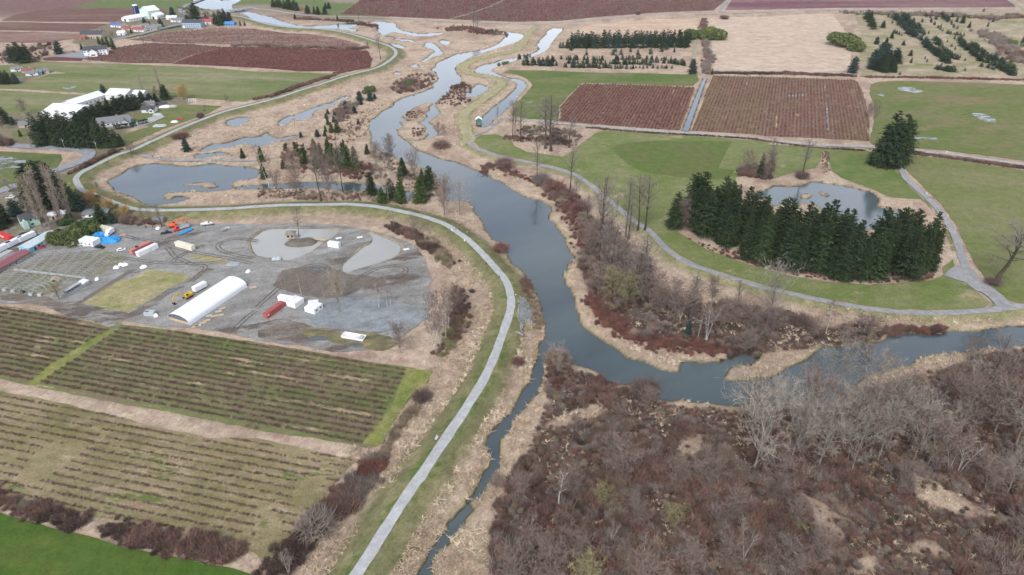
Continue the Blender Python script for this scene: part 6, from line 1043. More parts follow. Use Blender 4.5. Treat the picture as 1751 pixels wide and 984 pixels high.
def car(px, py, head, mat, label, kind='car', group=None, L=4.5, Wd=1.8, Hh=1.45, z=.1):
    X, Y = at(px, py); o = thing('parked_'+kind, label, kind, X, Y, z, head, group); h = Hh
    if kind == 'pickup': prof = [(-L/2, .35), (-L/2, .95), (-.35, 1.0), (-.2, h), (1.0, h), (1.45, 1.02), (L/2-.1, .95), (L/2, .35)]
    elif kind == 'van': prof = [(-L/2, .35), (-L/2, h), (L/2-1.2, h), (L/2-.5, 1.05), (L/2, .9), (L/2, .35)]
    else: prof = [(-L/2, .35), (-L/2, .85), (-L/2+.5, .95), (-L/2+1.0, h), (.45, h), (1.1, .95), (L/2-.15, .82), (L/2, .35)]
    m = MB(); m.prism(prof, -Wd/2, Wd/2); m.build('body', mat, o)
    g = MB()
    if kind == 'van': g.prism([(L/2-1.15, h-.02), (L/2-.55, 1.1), (L/2-.50, 1.14), (L/2-1.1, h+.01)], -Wd/2+.1, Wd/2-.1); g.box(-.2, -Wd/2-.01, 1.1, L/2-1.2, Wd/2+.01, h-.2)
    elif kind == 'pickup': g.box(-.1, -Wd/2-.01, 1.05, 1.0, Wd/2+.01, h-.12); g.box(-L/2+.15, -Wd/2+.15, .96, -.5, Wd/2-.15, 1.02)
    else: g.prism([(-L/2+.68, 1.0), (-L/2+1.08, h-.08), (.4, h-.08), (.95, 1.0)], -Wd/2-.01, Wd/2+.01); g.prism([(.5, h+.005), (1.12, .985), (1.16, 1.01), (.54, h+.02)], -Wd/2+.15, Wd/2-.15)
    g.build('windows', GLASS, o); wheels(o, [(L*.31, Wd/2-.1), (L*.31, -Wd/2+.1), (-L*.31, Wd/2-.1), (-L*.31, -Wd/2+.1)], .33)
    for s_ in (-1, 1): m = MB(); m.box(L/2-.05, s_*Wd*.36-.15, .6, L/2+.015, s_*Wd*.36+.15, .75); m.build('headlight', STEEL, o)
    return o
Z4 = lambda x, y: (x*160/1749, 370+y*160/1749)      # detail sheets of the yard
Z4b = lambda x, y: (100+x*160/1749, 370+y*160/1749)
Z4c = lambda x, y: (200+x*160/1749, 370+y*160/1749)
Z6 = lambda x, y: (430+x*140/1722, 490+y*140/1722)
ZT6 = lambda x, y: (240+x*200/1751, 450+y*200/1751)
# containers and boxes
container(Z6(345, 698), Z6(690, 440), RED, 'red shipping container at the front of the gravel yard', 12.2, sign=True)
container(Z4c(420, 770), Z4c(775, 600), WHITE, 'white shipping container, nearest of three side by side in the yard', 12.2)
c_ = frame(Z4c(420, 770), Z4c(775, 600)); ux, uy = math.cos(c_[2]+math.pi/2), math.sin(c_[2]+math.pi/2)
for k, (mt, lb) in enumerate([(MAROON, 'maroon shipping container between the white and the salmon one'), (SALM, 'salmon shipping container at the back of three side by side in the yard')]):
    o = container(Z4c(420, 770), Z4c(775, 600), mt, lb, 12.2); o.location.x += ux*2.55*(k+1); o.location.y += uy*2.55*(k+1)
o = thing('tyre', 'black tyre lying on the roof of the salmon container', 'tyre', c_[0].x+ux*6.4+math.cos(c_[2])*4, c_[0].y+uy*6.4+math.sin(c_[2])*4, 2.95); m = MB(); m.cyl((0, 0, 0), (0, 0, .3), .9, n=14); m.build('tread', RUB, o)
def trailer_box(p0, p1, Lm, Wd, H, mat, label, wh=True, name='box_trailer', cat='trailer', z=.9):
    a, L, rz = frame(p0, p1); o = thing(name, label, cat, a.x, a.y, .08, rz); L = Lm or L; boxy(o, L, Wd, H, mat, 'body', 0, .08, z if wh else .15)
    for k in range(int(L/1.2)):
        pass
    m = MB(); [m.box(k*1.22+.02, -.02, (z if wh else .15)+.1, k*1.22+.08, -.001, (z if wh else .15)+H-.1) for k in range(1, int(L/1.22))]; m.build('panel_seam', STEEL, o)
    if wh: wheels(o, [(L-1.2, .25), (L-2.3, .25), (L-1.2, Wd-.25), (L-2.3, Wd-.25)], .45)
    m = MB(); m.box(.1, Wd*.1, (z if wh else .15)*.5, .3, Wd*.9, (z if wh else .15)); m.build('skid' if not wh else 'landing_gear', DMET, o); return o
trailer_box(Z4c(1095, 575), Z4c(1385, 655), 12.5, 2.6, 2.8, CREAM, 'cream coloured semi trailer box standing alone in the gravel yard', False, z=.2)
trailer_box(Z4b(650, 250), Z4b(870, 300), 12.5, 2.6, 2.8, CREAM, 'cream coloured trailer box half hidden behind the olive hedge bushes', False)
def modbox(p0, p1, Wd, H, label, seams=2, win=0, Lm=None):
    a, L, rz = frame(p0, p1); L = Lm or L; o = thing('storage_box', label, 'storage box', a.x, a.y, .08, rz)
    boxy(o, L, Wd, H, WHITE, 'body', 0, .06, .1)
    m = MB(); [m.box(L*k/seams-.05, .05, H+.1, L*k/seams+.05, Wd-.05, H+.13) for k in range(1, seams)]; m.box(-.03, .05, H+.08, L+.03, .15, H+.14); m.build('roof_seam', STEEL, o)
    m = MB(); [m.box(L*(k+.5)/seams-.45, -.05, .2, L*(k+.5)/seams+.45, -.003, H-.3) for k in range(seams)]; m.build('door', ROOFW, o)
    for k in range(win): f = MB().box(L+.003, Wd*(.2+.45*k), 1.1, L+.05, Wd*(.2+.45*k)+.9, 1.9).build('window', GLASS, o)
    for x in (.2, L-.5): MB().box(x, .2, -.05, x+.3, Wd-.2, .1).build('skid', OLDW, o)
    return o
modbox(Z6(740, 415), Z6(930, 475), 6.2, 2.7, 'white flat roofed storage box beside the red container', 3)
modbox(Z6(1125, 540), Z6(1335, 600), 6.2, 2.7, 'white storage box pair with two small windows on the blue grey gravel', 2, 2)
modbox(Z6(560, 310), Z6(760, 345), 2.5, 2.6, 'white storage box just behind the red container', 2, 0, 8.0)
a = at(*Z6(1300, 335)); o = thing('panel_stack', 'flat white panel stack lying behind the windowed storage box', 'panels', a[0], a[1], .1, .2); [MB().box(-2.4, -1.3, k*.12, 2.4, 1.3, k*.12+.10).build('panel', WHITE, o) for k in range(4)]
modbox(P('B1', 475, 720)[0], P('B1', 548, 730)[0], 2.6, 2.8, 'white storage box alone between the two turbid ponds', 2)
# the long white tunnel greenhouse
a, L, rz = frame(ZT6(405, 870), ZT6(755, 935)); b2 = at(*ZT6(1615, 352)); a1 = Vector(at(*ZT6(405, 870))); b1 = Vector(at(*ZT6(755, 935))); c1 = Vector(b2); L = (b1-a1).length; D = (c1-b1).length; ax = (c1-b1)/D; mid = (a1+b1)/2
o = thing('tunnel_greenhouse', 'long white plastic covered tunnel greenhouse in the gravel yard', 'greenhouse', mid.x, mid.y, .05, math.atan2(ax.y, ax.x)-math.pi/2); r = L/2; H0 = 1.7
m = MB(); n = 14
prof = [(-r, 0), (-r, H0)]+[(-r*math.cos(math.pi*k/n), H0+r*.46*math.sin(math.pi*k/n)) for k in range(1, n)]+[(r, H0), (r, 0)]
inn = [((x*(1-.05/r)) if abs(x) > .1 else x, max(0, z-.05)) for x, z in prof]; N = len(prof)
vs = [(x, y, z) for y in (0, D) for x, z in prof]+[(x, y, z) for y in (0, D) for x, z in inn]
fs = [(k, k+1, N+k+1, N+k) for k in range(N-1)]+[(2*N+k+1, 2*N+k, 3*N+k, 3*N+k+1) for k in range(N-1)]+[(k+1, k, 2*N+k, 2*N+k+1) for k in range(N-1)]+[(N+k, N+k+1, 3*N+k+1, 3*N+k) for k in range(N-1)]
m.add(vs, fs); m.build('film_cover', FILM, o)
for q in range(0, int(D/2.4)+1):
    m = MB(); pr = [(x*(1-.10/r), max(0, z-.1)) for x, z in prof]
    for k in range(N-1): m.cyl((pr[k][0], .15+q*2.4, pr[k][1]), (pr[k+1][0], .15+q*2.4, pr[k+1][1]), .035, n=4, caps=False)
    m.build('hoop', STEEL, o)
m = MB()
for x, z in prof[1:-1]: pass
ewp = [(x*.98, z*.98) for x, z in prof]
m = MB(); m.prism([(x, z) for x, z in ewp if True], D-.12, D-.06); m.build('end_wall', FILM, o)
m = MB(); m.box(-r*.97, .6, 0, r*.97, .7, 1.4); m.build('plywood_kickboard', WOOD, o); m = MB(); m.prism([(-r*.97, 1.4), (r*.97, 1.4), (r*.9, H0+r*.15), (r*.5, H0+r*.38), (0, H0+r*.44), (-r*.5, H0+r*.38), (-r*.9, H0+r*.15)], .62, .68); m.build('mesh_screen', pt('dark shade mesh', (.13, .14, .17), .8, .2, 1), o)
trailer_box(ZT6(835, 465), ZT6(985, 385), 7.0, 2.4, 2.5, WHITE, 'white enclosed trailer beside the tunnel greenhouse', True)
# grey tote box at the tunnel's front
a = at(*ZT6(60, 800)); o = thing('generator_box', 'grey green metal box at the field corner by the tunnel greenhouse', 'metal box', a[0], a[1], .1, frame(ZT6(0, 822), ZT6(100, 825))[2]); boxy(o, 4.6, 2.6, 2.0, SILV, 'body', .6); MB().box(.4, .6, 2.03, 2.0, 1.4, 2.1).build('vent', DMET, o)
def excavator(px, py, head, mat, label, boomdir=0.0):
    X, Y = at(px, py); o = thing('excavator', label, 'excavator', X, Y, .1, head)
    for s_ in (-1, 1):
        m = MB(); m.prism([(-2.0, .25), (-1.7, 0), (1.7, 0), (2.0, .25), (2.0, .55), (1.7, .85), (-1.7, .85), (-2.0, .55)], s_*1.35-.3, s_*1.35+.3); m.build('track', DMET, o)
    MB().box(-.9, -1.0, .5, .9, 1.0, .95).build('undercarriage', DMET, o)
    u = MB().box(-2.2, -1.35, 1.0, 1.5, 1.35, 1.9, .12).build('upper_body', mat, o); MB().box(-2.4, -1.3, 1.0, -1.9, 1.3, 2.1, .1).build('counterweight', mat, u)
    c = MB().box(.1, .35, 1.9, 1.6, 1.35, 3.0, .1).build('cab', mat, o); MB().box(.3, .3, 2.1, 1.5, 1.4, 2.85).build('cab_glass', GLASS, c)
    bm = MB(); bm.prism([(1.0, 1.6), (1.4, 1.3), (4.0, 4.1), (7.0, 3.9), (7.1, 4.3), (4.0, 4.7)], -.55, -.1); bm.build('boom', mat, o)
    st = MB(); st.prism([(6.7, 4.3), (7.3, 4.4), (8.0, 1.5), (7.6, 1.4)], -.5, -.15); s2 = st.build('stick', mat, o)
    b_ = MB(); b_.prism([(7.4, 1.6), (8.2, 1.5), (8.3, .7), (7.6, .1), (6.9, .4), (7.3, .9)], -.85, .2); b_.build('bucket', DMET, s2)
    m = MB(); m.cyl((1.6, -.33, 1.9), (3.7, -.33, 3.8), .1, n=6); m.cyl((4.6, -.33, 4.7), (6.7, -.33, 4.6), .08, n=6); m.build('hydraulic_ram', STEEL, o); return o
e = excavator(*ZT6(715, 520), frame(ZT6(760, 480), ZT6(480, 640))[2], YEL, 'yellow tracked excavator with its arm lowered beside the tunnel greenhouse')
e = excavator(*Z4c(1050, 200), frame(Z4c(1020, 200), Z4c(1215, 170))[2], ORG, 'orange tracked excavator with its arm raised at the back of the yard')
# dump truck
X, Y = at(*Z4c(1215, 250)); o = thing('dump_truck', 'red cab dump truck with a grey tipping bed in front of the orange excavator', 'truck', X, Y, .1, frame(Z4c(1300, 225), Z4c(1110, 280))[2])
MB().box(-4.0, -.5, .7, 4.0, .5, 1.0).build('chassis', DMET, o); cb = MB(); cb.prism([(1.6, .8), (1.6, 2.9), (3.0, 2.9), (3.4, 1.9), (4.6, 1.7), (4.8, .8)], -1.2, 1.2); cb = cb.build('cab', BRED, o); MB().box(1.9, -1.23, 1.95, 3.0, 1.23, 2.7).build('cab_window', GLASS, cb); MB().box(4.78, -.8, .9, 4.86, .8, 1.6).build('grille', STEEL, cb)
bd = MB(); bd.box(-4.2, -1.25, 1.05, 1.4, -1.13, 2.3); bd.box(-4.2, 1.13, 1.05, 1.4, 1.25, 2.3); bd.box(1.28, -1.13, 1.05, 1.4, 1.13, 2.6); bd.box(-4.2, -1.13, 1.05, 1.28, 1.13, 1.15); bd.box(-4.2, -1.13, 1.15, -4.1, 1.13, 2.2); bd.build('tipping_bed', SILV, o); wheels(o, [(3.4, 1.05), (3.4, -1.05), (-1.6, 1.0), (-1.6, -1.0), (-2.9, 1.0), (-2.9, -1.0)], .5, .35)
# boats
def boat(px, py, head, L, Wd, mat, label, cabin=True, trail=True, name='boat', h0=.9):
    X, Y = at(px, py); o = thing(name, label, 'boat', X, Y, .1, head); z = h0 if trail else .1; sec = [(-L/2, .8), (-L*.2, 1.0), (L*.15, 1.0), (L*.35, .7), (L/2, .05)]; V = []; Fc = []
    for x, k in sec: w = Wd/2*k; V += [(x, -w, z+1.0), (x, -w*.7, z+.25), (x, 0, z), (x, w*.7, z+.25), (x, w, z+1.0)]
    for i in range(len(sec)-1):
        for j in range(4): q = i*5+j; Fc.append((q, q+1, q+6, q+5))
    Fc += [(0, 4, 3, 2, 1)]; m = MB(); m.add(V, Fc); m.add([(x, s_*Wd/2*k*.98, z+.82) for x, k in sec for s_ in (-1, 1)], [(2*i, 2*i+2, 2*i+3, 2*i+1) for i in range(len(sec)-1)]); m.build('hull', mat, o)
    if cabin: c = MB(); c.prism([(-L*.12, z+.8), (-L*.1, z+1.75), (L*.12, z+1.7), (L*.25, z+1.0), (L*.26, z+.8)], -Wd*.36, Wd*.36); c = c.build('cabin', BOATW, o); MB().prism([(L*.135, z+1.66), (L*.24, z+1.1), (L*.25, z+1.12), (L*.145, z+1.7)], -Wd*.3, Wd*.3).build('windscreen', GLASS, c)
    if trail: t = MB(); t.box(-L*.4, -.6, .45, L*.65, -.5, .55); t.box(-L*.4, .5, .45, L*.65, .6, .55); t.box(L*.5, -.6, .45, L*.6, .6, .55); t = t.build('boat_trailer', DMET, o); wheels(t if False else o, [(-L*.15, .95), (-L*.15, -.95)], .35)
    return o
boat(*Z4c(1685, 185), .3, 6.5, 2.3, BOATW, 'white boat on a trailer at the back of the gravel yard'); boat(*Z4b(280, 550), -.15, 9.0, 3.0, BOATW, 'cream cabin boat parked beside the olive hedge', True, False)
boat(*Z4b(585, 570), .15, 6.0, 2.2, BOATW, 'small white boat in front of the white mobile office', False, False); boat(*Z4(1660, 60), -.2, 7.0, 2.3, BOATW, 'white boat behind the olive hedge bushes', True, True)
# long blue boat shaped flat trailer
a, L, rz = frame(Z4c(1190, 375), Z4c(1440, 260)); o = thing('flatbed_trailer', 'long sky blue flatbed trailer lying in the yard', 'trailer', a.x, a.y, .1, rz); m = MB(); m.prism([(0, .7), (.5, .45), (L-.6, .45), (L, .8), (L, 1.05), (L-1.6, 1.0), (0, .85)], 0, 2.3); m.build('deck', TARP, o); wheels(o, [(L-2, .2), (L-3.2, .2), (L-2, 2.1), (L-3.2, 2.1)], .42)
X, Y = at(*P('B0', 1525, 600)[0]); o = thing('utility_trailer', 'grey utility trailer at the back edge of the gravel yard', 'trailer', X, Y, .1, .5); m = MB(); m.box(-2, -1, .5, 2, 1, .6); m.box(-2, -1, .6, 2, -.95, 1.1); m.box(-2, .95, .6, 2, 1, 1.1); m.box(-2, -.95, .6, -1.95, .95, 1.5); m.box(2, -.05, .5, 3.6, .05, .6); m.build('bed', SILV, o); wheels(o, [(0, 1.15), (0, -1.15)], .35)
# derelict barge hull
X, Y = at(*P('C1', 650, 385)[0]); o = thing('derelict_hull', 'derelict white open hull lying on the muddy grass at the front of the yard', 'boat', X, Y, .1, frame(P('C1', 570, 370)[0], P('C1', 720, 395)[0])[2]); m = MB(); Lh, Wh = 11.0, 3.4
m.prism([(-Lh/2, 1.0), (-Lh/2+.8, .1), (Lh/2-.5, .1), (Lh/2, 1.0), (Lh/2-.15, 1.0), (Lh/2-.6, .25), (-Lh/2+.9, .25), (-Lh/2+.2, 1.0)], -Wh/2, Wh/2); m.box(-Lh/2+.5, -Wh/2-.1, .15, Lh/2-.3, -Wh/2-.001, 1.15); m.box(-Lh/2+.5, Wh/2+.001, .15, Lh/2-.3, Wh/2+.1, 1.15); m.build('hull', BOATW, o); MB().box(-1.5, -Wh/2+.2, .5, 1.2, Wh/2-.5, .62).build('loose_panel', ROOFW, o); MB().box(2.8, -Wh/2+.1, .3, 4.4, Wh/2-.1, 1.0, .1).build('seat_box', SILV, o)
# tarps over stored things
def tarp(px, py, rx, ry, h, label, rz=0.0, mat=TARP, seed=0):
    X, Y = at(px, py); r_ = np.random.default_rng(seed); n1, n2 = 24, 9; V = []
    for j in range(n2+1):
        f = j/n2
        for i in range(n1):
            t = 2*math.pi*i/n1; k = 1-f**1.0*1.0; rr = (1-f)**.45; c_, s_ = math.cos(t), math.sin(t); q = 1/max(abs(c_), abs(s_))**.45; V.append((rx*rr*c_*q*(1+r_.normal(0, .03)), ry*rr*s_*q*(1+r_.normal(0, .03)), h*(f**.55)*(.85+.15*math.sin(3*t+seed))+r_.normal(0, .07)))
    Fc = [(j*n1+i, j*n1+(i+1) % n1, (j+1)*n1+(i+1) % n1, (j+1)*n1+i) for j in range(n2) for i in range(n1)]; o = thing('tarp_covered_pile', label, 'tarp', X, Y, .05, rz); m = MB(); m.add(V, Fc); m.build('sheet', mat, o)
    m = MB(); m.box(-rx*.7, -ry*.7, 0, rx*.7, ry*.7, h*.5, .1); m.build('stack', OLDW, o); return o
tarp(*Z4b(780, 375), 4.6, 2.2, 2.8, 'blue tarpaulin over a long pile beside the olive bushes', .5, seed=3); tarp(*Z4b(970, 470), 5.8, 3.6, 3.2, 'larger blue tarpaulin mound in front of the small white truck', .1, seed=5)
# small box truck, vans, cars
X, Y = at(*Z4b(970, 350)); o = thing('box_truck', 'small white box truck behind the large blue tarpaulin', 'truck', X, Y, .1, -1.7); MB().box(-3.0, -1.15, .9, 1.2, 1.15, 3.3, .06).build('box_body', WHITE, o); cb = MB(); cb.prism([(1.3, .5), (1.3, 2.4), (2.3, 2.4), (2.9, 1.4), (3.2, 1.3), (3.2, .5)], -1.05, 1.05); cb = cb.build('cab', WHITE, o); MB().box(1.5, -1.07, 1.5, 2.3, 1.07, 2.2).build('cab_window', GLASS, cb); wheels(o, [(2.3, .95), (2.3, -.95), (-1.8, .95), (-1.8, -.95)], .42, .3)
car(*Z4b(780, 600), -.25, pt('black car paint', (.02, .025, .03), .3), 'dark pickup parked in front of the blue tarpaulins', 'pickup', None, 5.4, 1.9, 1.75)
car(*Z4b(1180, 645), .5, pt('white car paint', (.75, .75, .75), .3), 'white sedan parked near the three side by side containers', 'car')
car(*Z4c(925, 330), .35, pt('black car paint', (.02, .025, .03), .3), 'black pickup parked by the red dump truck', 'pickup', None, 5.6, 1.95, 1.8)
car(*Z4(790, 605), .3, BRED, 'small red tractor like vehicle against the blue building', 'car', None, 3.0, 1.5, 1.5)
car(*P('B0', 75, 390)[0], .3, pt('white car paint', (.75, .75, .75), .3), 'white pickup parked left of the poplars by the road', 'pickup', None, 5.3, 1.9, 1.8); car(*P('B0', 155, 395)[0], .2, pt('slate car paint', (.15, .2, .26), .3), 'slate blue car parked beside the white pickup left of the poplars'); car(*P('B0', 88, 345)[0], .4, pt('black car paint', (.02, .02, .02), .3), 'black car driving on the asphalt road left of the poplars')
car(*P('B0', 405, 495)[0], .6, pt('white car paint', (.75, .75, .75), .3), 'white van parked behind the rightmost poplar', 'van', None, 5.2, 2.0, 2.1); car(*P('A0', 1210, 808)[0], -.1, BRED, 'red pickup on the lawn beside the upper dike path', 'pickup', None, 5.4, 1.9, 1.8)
car(*P('A0', 495, 352)[0], -.4, pt('teal car paint', (.08, .18, .2), .3), 'teal car on the driveway left of the white farmhouse')
for (x, y, mt, lb) in [(740, 845, 'white', 'white car nearest the hedge in the grey house\'s yard'), (780, 855, 'silver', 'silver car in the middle of the grey house\'s yard'), (830, 850, 'white', 'white car next to the hedge end by the grey house')]: car(*P('A0', x, y)[0], .4, pt(mt+' car paint', (.75, .75, .75) if mt == 'white' else (.45, .47, .5), .3), lb)
# mobile offices and RVs
def caravan(p0, p1, Wd, H, label, Lm=None):
    a, L, rz = frame(p0, p1); L = Lm or L; o = thing('mobile_office', label, 'mobile office', a.x, a.y, .1, rz); MB().box(0, 0, .5, L, Wd, .5+H, .12).build('body', WHITE, o); m = MB(); m.box(-.08, -.08, .5+H, L+.08, Wd+.08, .58+H); m.build('roof', ROOFW, o)
    for k in range(3): f = MB().box(L*(.15+.28*k), -.04, 1.5, L*(.15+.28*k)+.9, -.003, 2.2).build('window', GLASS, o)
    MB().box(L*.45, -.06, .6, L*.45+.8, -.005, 2.5).build('door', SILV, o); wheels(o, [(L*.5, .2), (L*.5+.9, .2)], .35); return o
caravan(Z4b(400, 555), Z4b(640, 590), 5.5, 3.0, 'white mobile office with dark windows beside the olive hedge', 9.5)
for k, (p0, p1, lb) in enumerate([(Z4(400, 520), Z4(580, 440), 'pale trailer box, rearmost of three in line behind the blue building'), (Z4(185, 620), Z4(380, 520), 'pale trailer box, middle of three in line behind the blue building'), (Z4(-20, 720), Z4(165, 625), 'pale trailer box, nearest of three in line at the left edge')]):
    trailer_box(p0, p1, 9.5, 2.6, 2.6, ROOFW, lb, True)
container(Z4(180, 480), Z4(262, 455), BRED, 'bright red shipping container with its end facing the pale trailers', 2.6) if False else None
a, L, rz = frame(Z4(-30, 390), Z4(190, 480)); o = container(Z4(-30, 390), Z4(190, 480), BRED, 'bright red shipping container at the left edge below the green house', 12.2)
m = MB(); [m.box(3+k*1.0, -.06, 1.0, 3.6+k*1.0, -.047, 1.9) for k in range(4)]; m.build('white_lettering', WHITE, o)
# long blue building with pale roof
a, L, rz = frame(Z4(575, 695), Z4(1105, 400)); o = thing('long_building', 'long sky blue single storey building with pale blue sheet roof', 'building', a.x, a.y, .05, rz); gable(o, L, 7.0, 3.0, .9, BLUEW, BLUER, .35, [(3.0, 1.1, 2.1), (9.0, 2.2, 2.3)], [(5.5, 1.1, 1.3, 1.0), (13.0, 1.1, 1.3, 1.0), (18.0, 1.1, 1.3, 1.0), (23.0, 1.1, 1.3, 1.0)], [(1.2, 1.0, .7, 1.0), (4.8, .1, .9, 2.0)])
a, L, rz = frame(P('B0', 0, 900)[0], P('B0', 215, 780)[0]); o = thing('long_shed', 'long low shed with a maroon roof at the left edge', 'shed', a.x, a.y, .05, rz); o.location.x -= math.cos(rz)*12; o.location.y -= math.sin(rz)*12; gable(o, L+12, 6.5, 2.6, .8, OLDW, pt('maroon roof sheet', (.27, .10, .12), .6, .12, .5, 0, (.2, .08, .09)), .3, [(22, 1.0, 2.0)], [(18, 1, 1.2, .9)])
a, L, rz = frame(P('B0', -30, 810)[0], P('B0', 90, 745)[0]); o = thing('concrete_slab', 'pale concrete slab between the maroon roofed shed and the trailers', 'slab', a.x, a.y, .05, rz); MB().box(-8, 0, 0, L, 7, .35).build('slab', CONC, o); MB().box(-4, 2, .36, 2, 4, 1.1, .1).build('stored_sheeting', ROOFW, o)
for k, (sx, sy) in enumerate([(470, 350), (560, 330), (600, 390)]): tarp(*Z4(sx, sy), 3.6, 1.6, 1.6, ['black covered long pile, rear one behind the pale trailers', 'black covered long pile, middle one behind the pale trailers', 'black covered pile beside the blue building\'s rear'][k], .4, pt('black sheeting', (.03, .03, .035), .5, .2, 1), 8+k)
# mint green house
a, L, rz = frame(P('B0', 165, 600)[0], P('B0', 235, 580)[0]); o = thing('small_house', 'pale mint green house with grey hipped roof left of the bare poplars', 'house', a.x, a.y, .05, rz); gable(o, 8.5, 8.0, 5.2, 2.4, MINT, DGREY, .5, [(1.0, 1.0, 2.1)], [(4.0, 1.2, 1.4, 1.1), (4.0, 3.8, 1.2, 1.0), (6.5, 3.8, 1.0, 1.0)], [(1.5, 3.6, 1.4, 1.1), (4.8, 3.6, 1.4, 1.1), (3.0, 1.0, 1.4, 1.1)])
m = MB(); m.prism([(0, 0), (2.6, 0), (2.6, 4.6), (1.3, 6.0), (0, 4.6)], -1.6, -.01); m.build('porch_bay', MINT, o)
for (sh, x, y, w, l, h, r_, wl, rf, lb) in [('B0', 330, 540, 6, 9, 2.6, .4, TANW, ROOFW, 'low white roofed outbuilding behind the poplar trunks'), ('B0', 560, 535, 8, 14, 3.0, .2, GREYR, GREYR, 'long grey roofed shed behind the olive hedge bushes'), ('B0', 1030, 560, 4, 6, 2.4, .1, OLDW, GREYR, 'small grey flat roofed shed under the bare trees at the yard\'s north edge')]:
    X, Y = at(*P(sh, x, y)[0]); o = thing('outbuilding', lb, 'shed', X, Y, .05, r_); gable(o, l, w, h, .6, wl, rf, .3, [(2, 1.0, 2.0)], [(4, 1.1, 1.0, .8)])
# houses on the far left
def house(sh, x, y, L, Wd, H, R, rz, wl, rf, lb, wing=None, name='house', storeys=1, garage=False, cat='house'):
    X, Y = at(*P(sh, x, y)[0]); o = thing(name, lb, cat, X, Y, .05, rz); wins = []
    for s_ in range(storeys):
        for k in range(max(2, int(L/3.2))): wins.append((.8+k*(L-1.6)/max(2, int(L/3.2)), 1.1+s_*2.7, 1.4, 1.1))
    gable(o, L, Wd, H, R, wl, rf, .5, [(L*.48, 1.1, 2.1)] if storeys == 1 else [(L*.05, 2.6, 2.3)], wins[1:], [(Wd*.2, 1.2, 1.3, 1.1), (Wd*.6, 1.2, 1.3, 1.1)]+([(Wd*.4, 3.8, 1.3, 1.1)] if storeys > 1 else []))
    ch = MB().box(L*.6, Wd*.55, H+R*.4, L*.6+.8, Wd*.55+.8, H+R+1.0).build('chimney', TANW, o)
    if wing:
        wx, wl_, ww = wing; m = MB(); m.prism([(wx, 0), (wx+ww, 0), (wx+ww, H*.92), (wx+ww/2, H*.92+R*.75), (wx, H*.92)], -wl_, -.01); m.build('wing_wall', wl, o)
        m = MB(); m.prism([(wx-.4, H*.92-.3), (wx+ww/2, H*.92+R*.75+.05), (wx+ww+.4, H*.92-.3), (wx+ww+.4, H*.92-.12), (wx+ww/2, H*.92+R*.75+.25), (wx-.4, H*.92-.12)], -wl_-.4, Wd*.3); m.build('wing_roof', rf, o)
        f = MB().box(wx+ww*.25, -wl_-.05, 1.1, wx+ww*.75, -wl_-.003, 2.4).build('window', GLASS, o)
    return o
house('A0', 570, 380, 24, 11, 6.2, 3.2, .38, WALLW, DGREY, 'large white two storey farmhouse with dark roof beside four dark cedars', (6, 7, 8), storeys=2)
house('A0', 660, 862, 24, 13, 3.2, 3.0, .42, WALLW, GREYR, 'low white house with a large grey roof behind the clipped hedge', (17, 5, 6)); house('A0', 955, 762, 11, 7, 3.0, 2.0, .12, WALLW, DGREY, 'small white house with slate roof beside the curved drive', (6.5, 2, 4)); house('A0', 975, 720, 8, 5, 2.8, 1.6, .12, TANW, GREYR, 'little tan house just behind the small white house')
house('A0', 1228, 190, 26, 13, 7.0, 3.0, -.05, pt('blue siding', (.32, .42, .52), .6), DGREY, 'large pale blue house by the village street end', storeys=2); house('A0', 1340, 165, 24, 10, 3.5, 2.6, .0, WALLW, pt('red roof', (.42, .10, .11), .6), 'white house with a red roof near the river bridge')
house('A0', 545, 262, 26, 14, 5.0, 3.5, .05, TANW, DGREY, 'dark roofed house at the near end of the village'); house('A0', 530, 270, 8, 6, 3, 1.6, .05, pt('brick', (.35, .17, .13), .8), TILER, 'small brick outbuilding left of the dark roofed village house')
for i, (x, y, L_, wl, rf, lb) in enumerate([(745, 185, 14, WALLW, pt('blue roof', (.10, .14, .40), .6), 'small house with a blue roof at the back of the village'), (790, 240, 9, WALLW, ROOFW, 'little white hut at the village corner'), (818, 205, 12, TANW, TILER, 'tan house with brown roof in the village'), (870, 205, 16, TANW, pt('faded brown roof', (.36, .25, .21), .8), 'wide tan house in the middle of the village'), (900, 215, 14, WALLW, TILER, 'white house with reddish roof in the village'), (935, 190, 13, WALLW, GREYR, 'white house with grey roof in the village'), (985, 205, 15, TANW, GREYR, 'tan house beside the village street'), (1020, 195, 12, pt('pale blue siding', (.4, .5, .55), .7), GREYR, 'pale blue cottage beside the village street'), (1150, 150, 18, WALLW, GREYR, 'white house opposite the large blue one'), (1120, 135, 14, WALLW, ROOFW, 'white outbuilding beyond the village street'), (640, 238, 7, WALLW, ROOFW, 'small white shed near the dark roofed village house'), (800, 190, 10, WALLW, GREYR, 'tiny grey roofed cottage at the back of the village'), (1510, 175, 14, TARP, pt('bright blue roof', (.10, .25, .5), .6), 'blue roofed shed below the bridge conifers'), (1430, 165, 10, WALLW, GREYR, 'small hut right of the red roofed house')]): house('A0', x, y, L_, 8, 3.0, 2.0, .1 if i % 2 else -.1, wl, rf, lb)
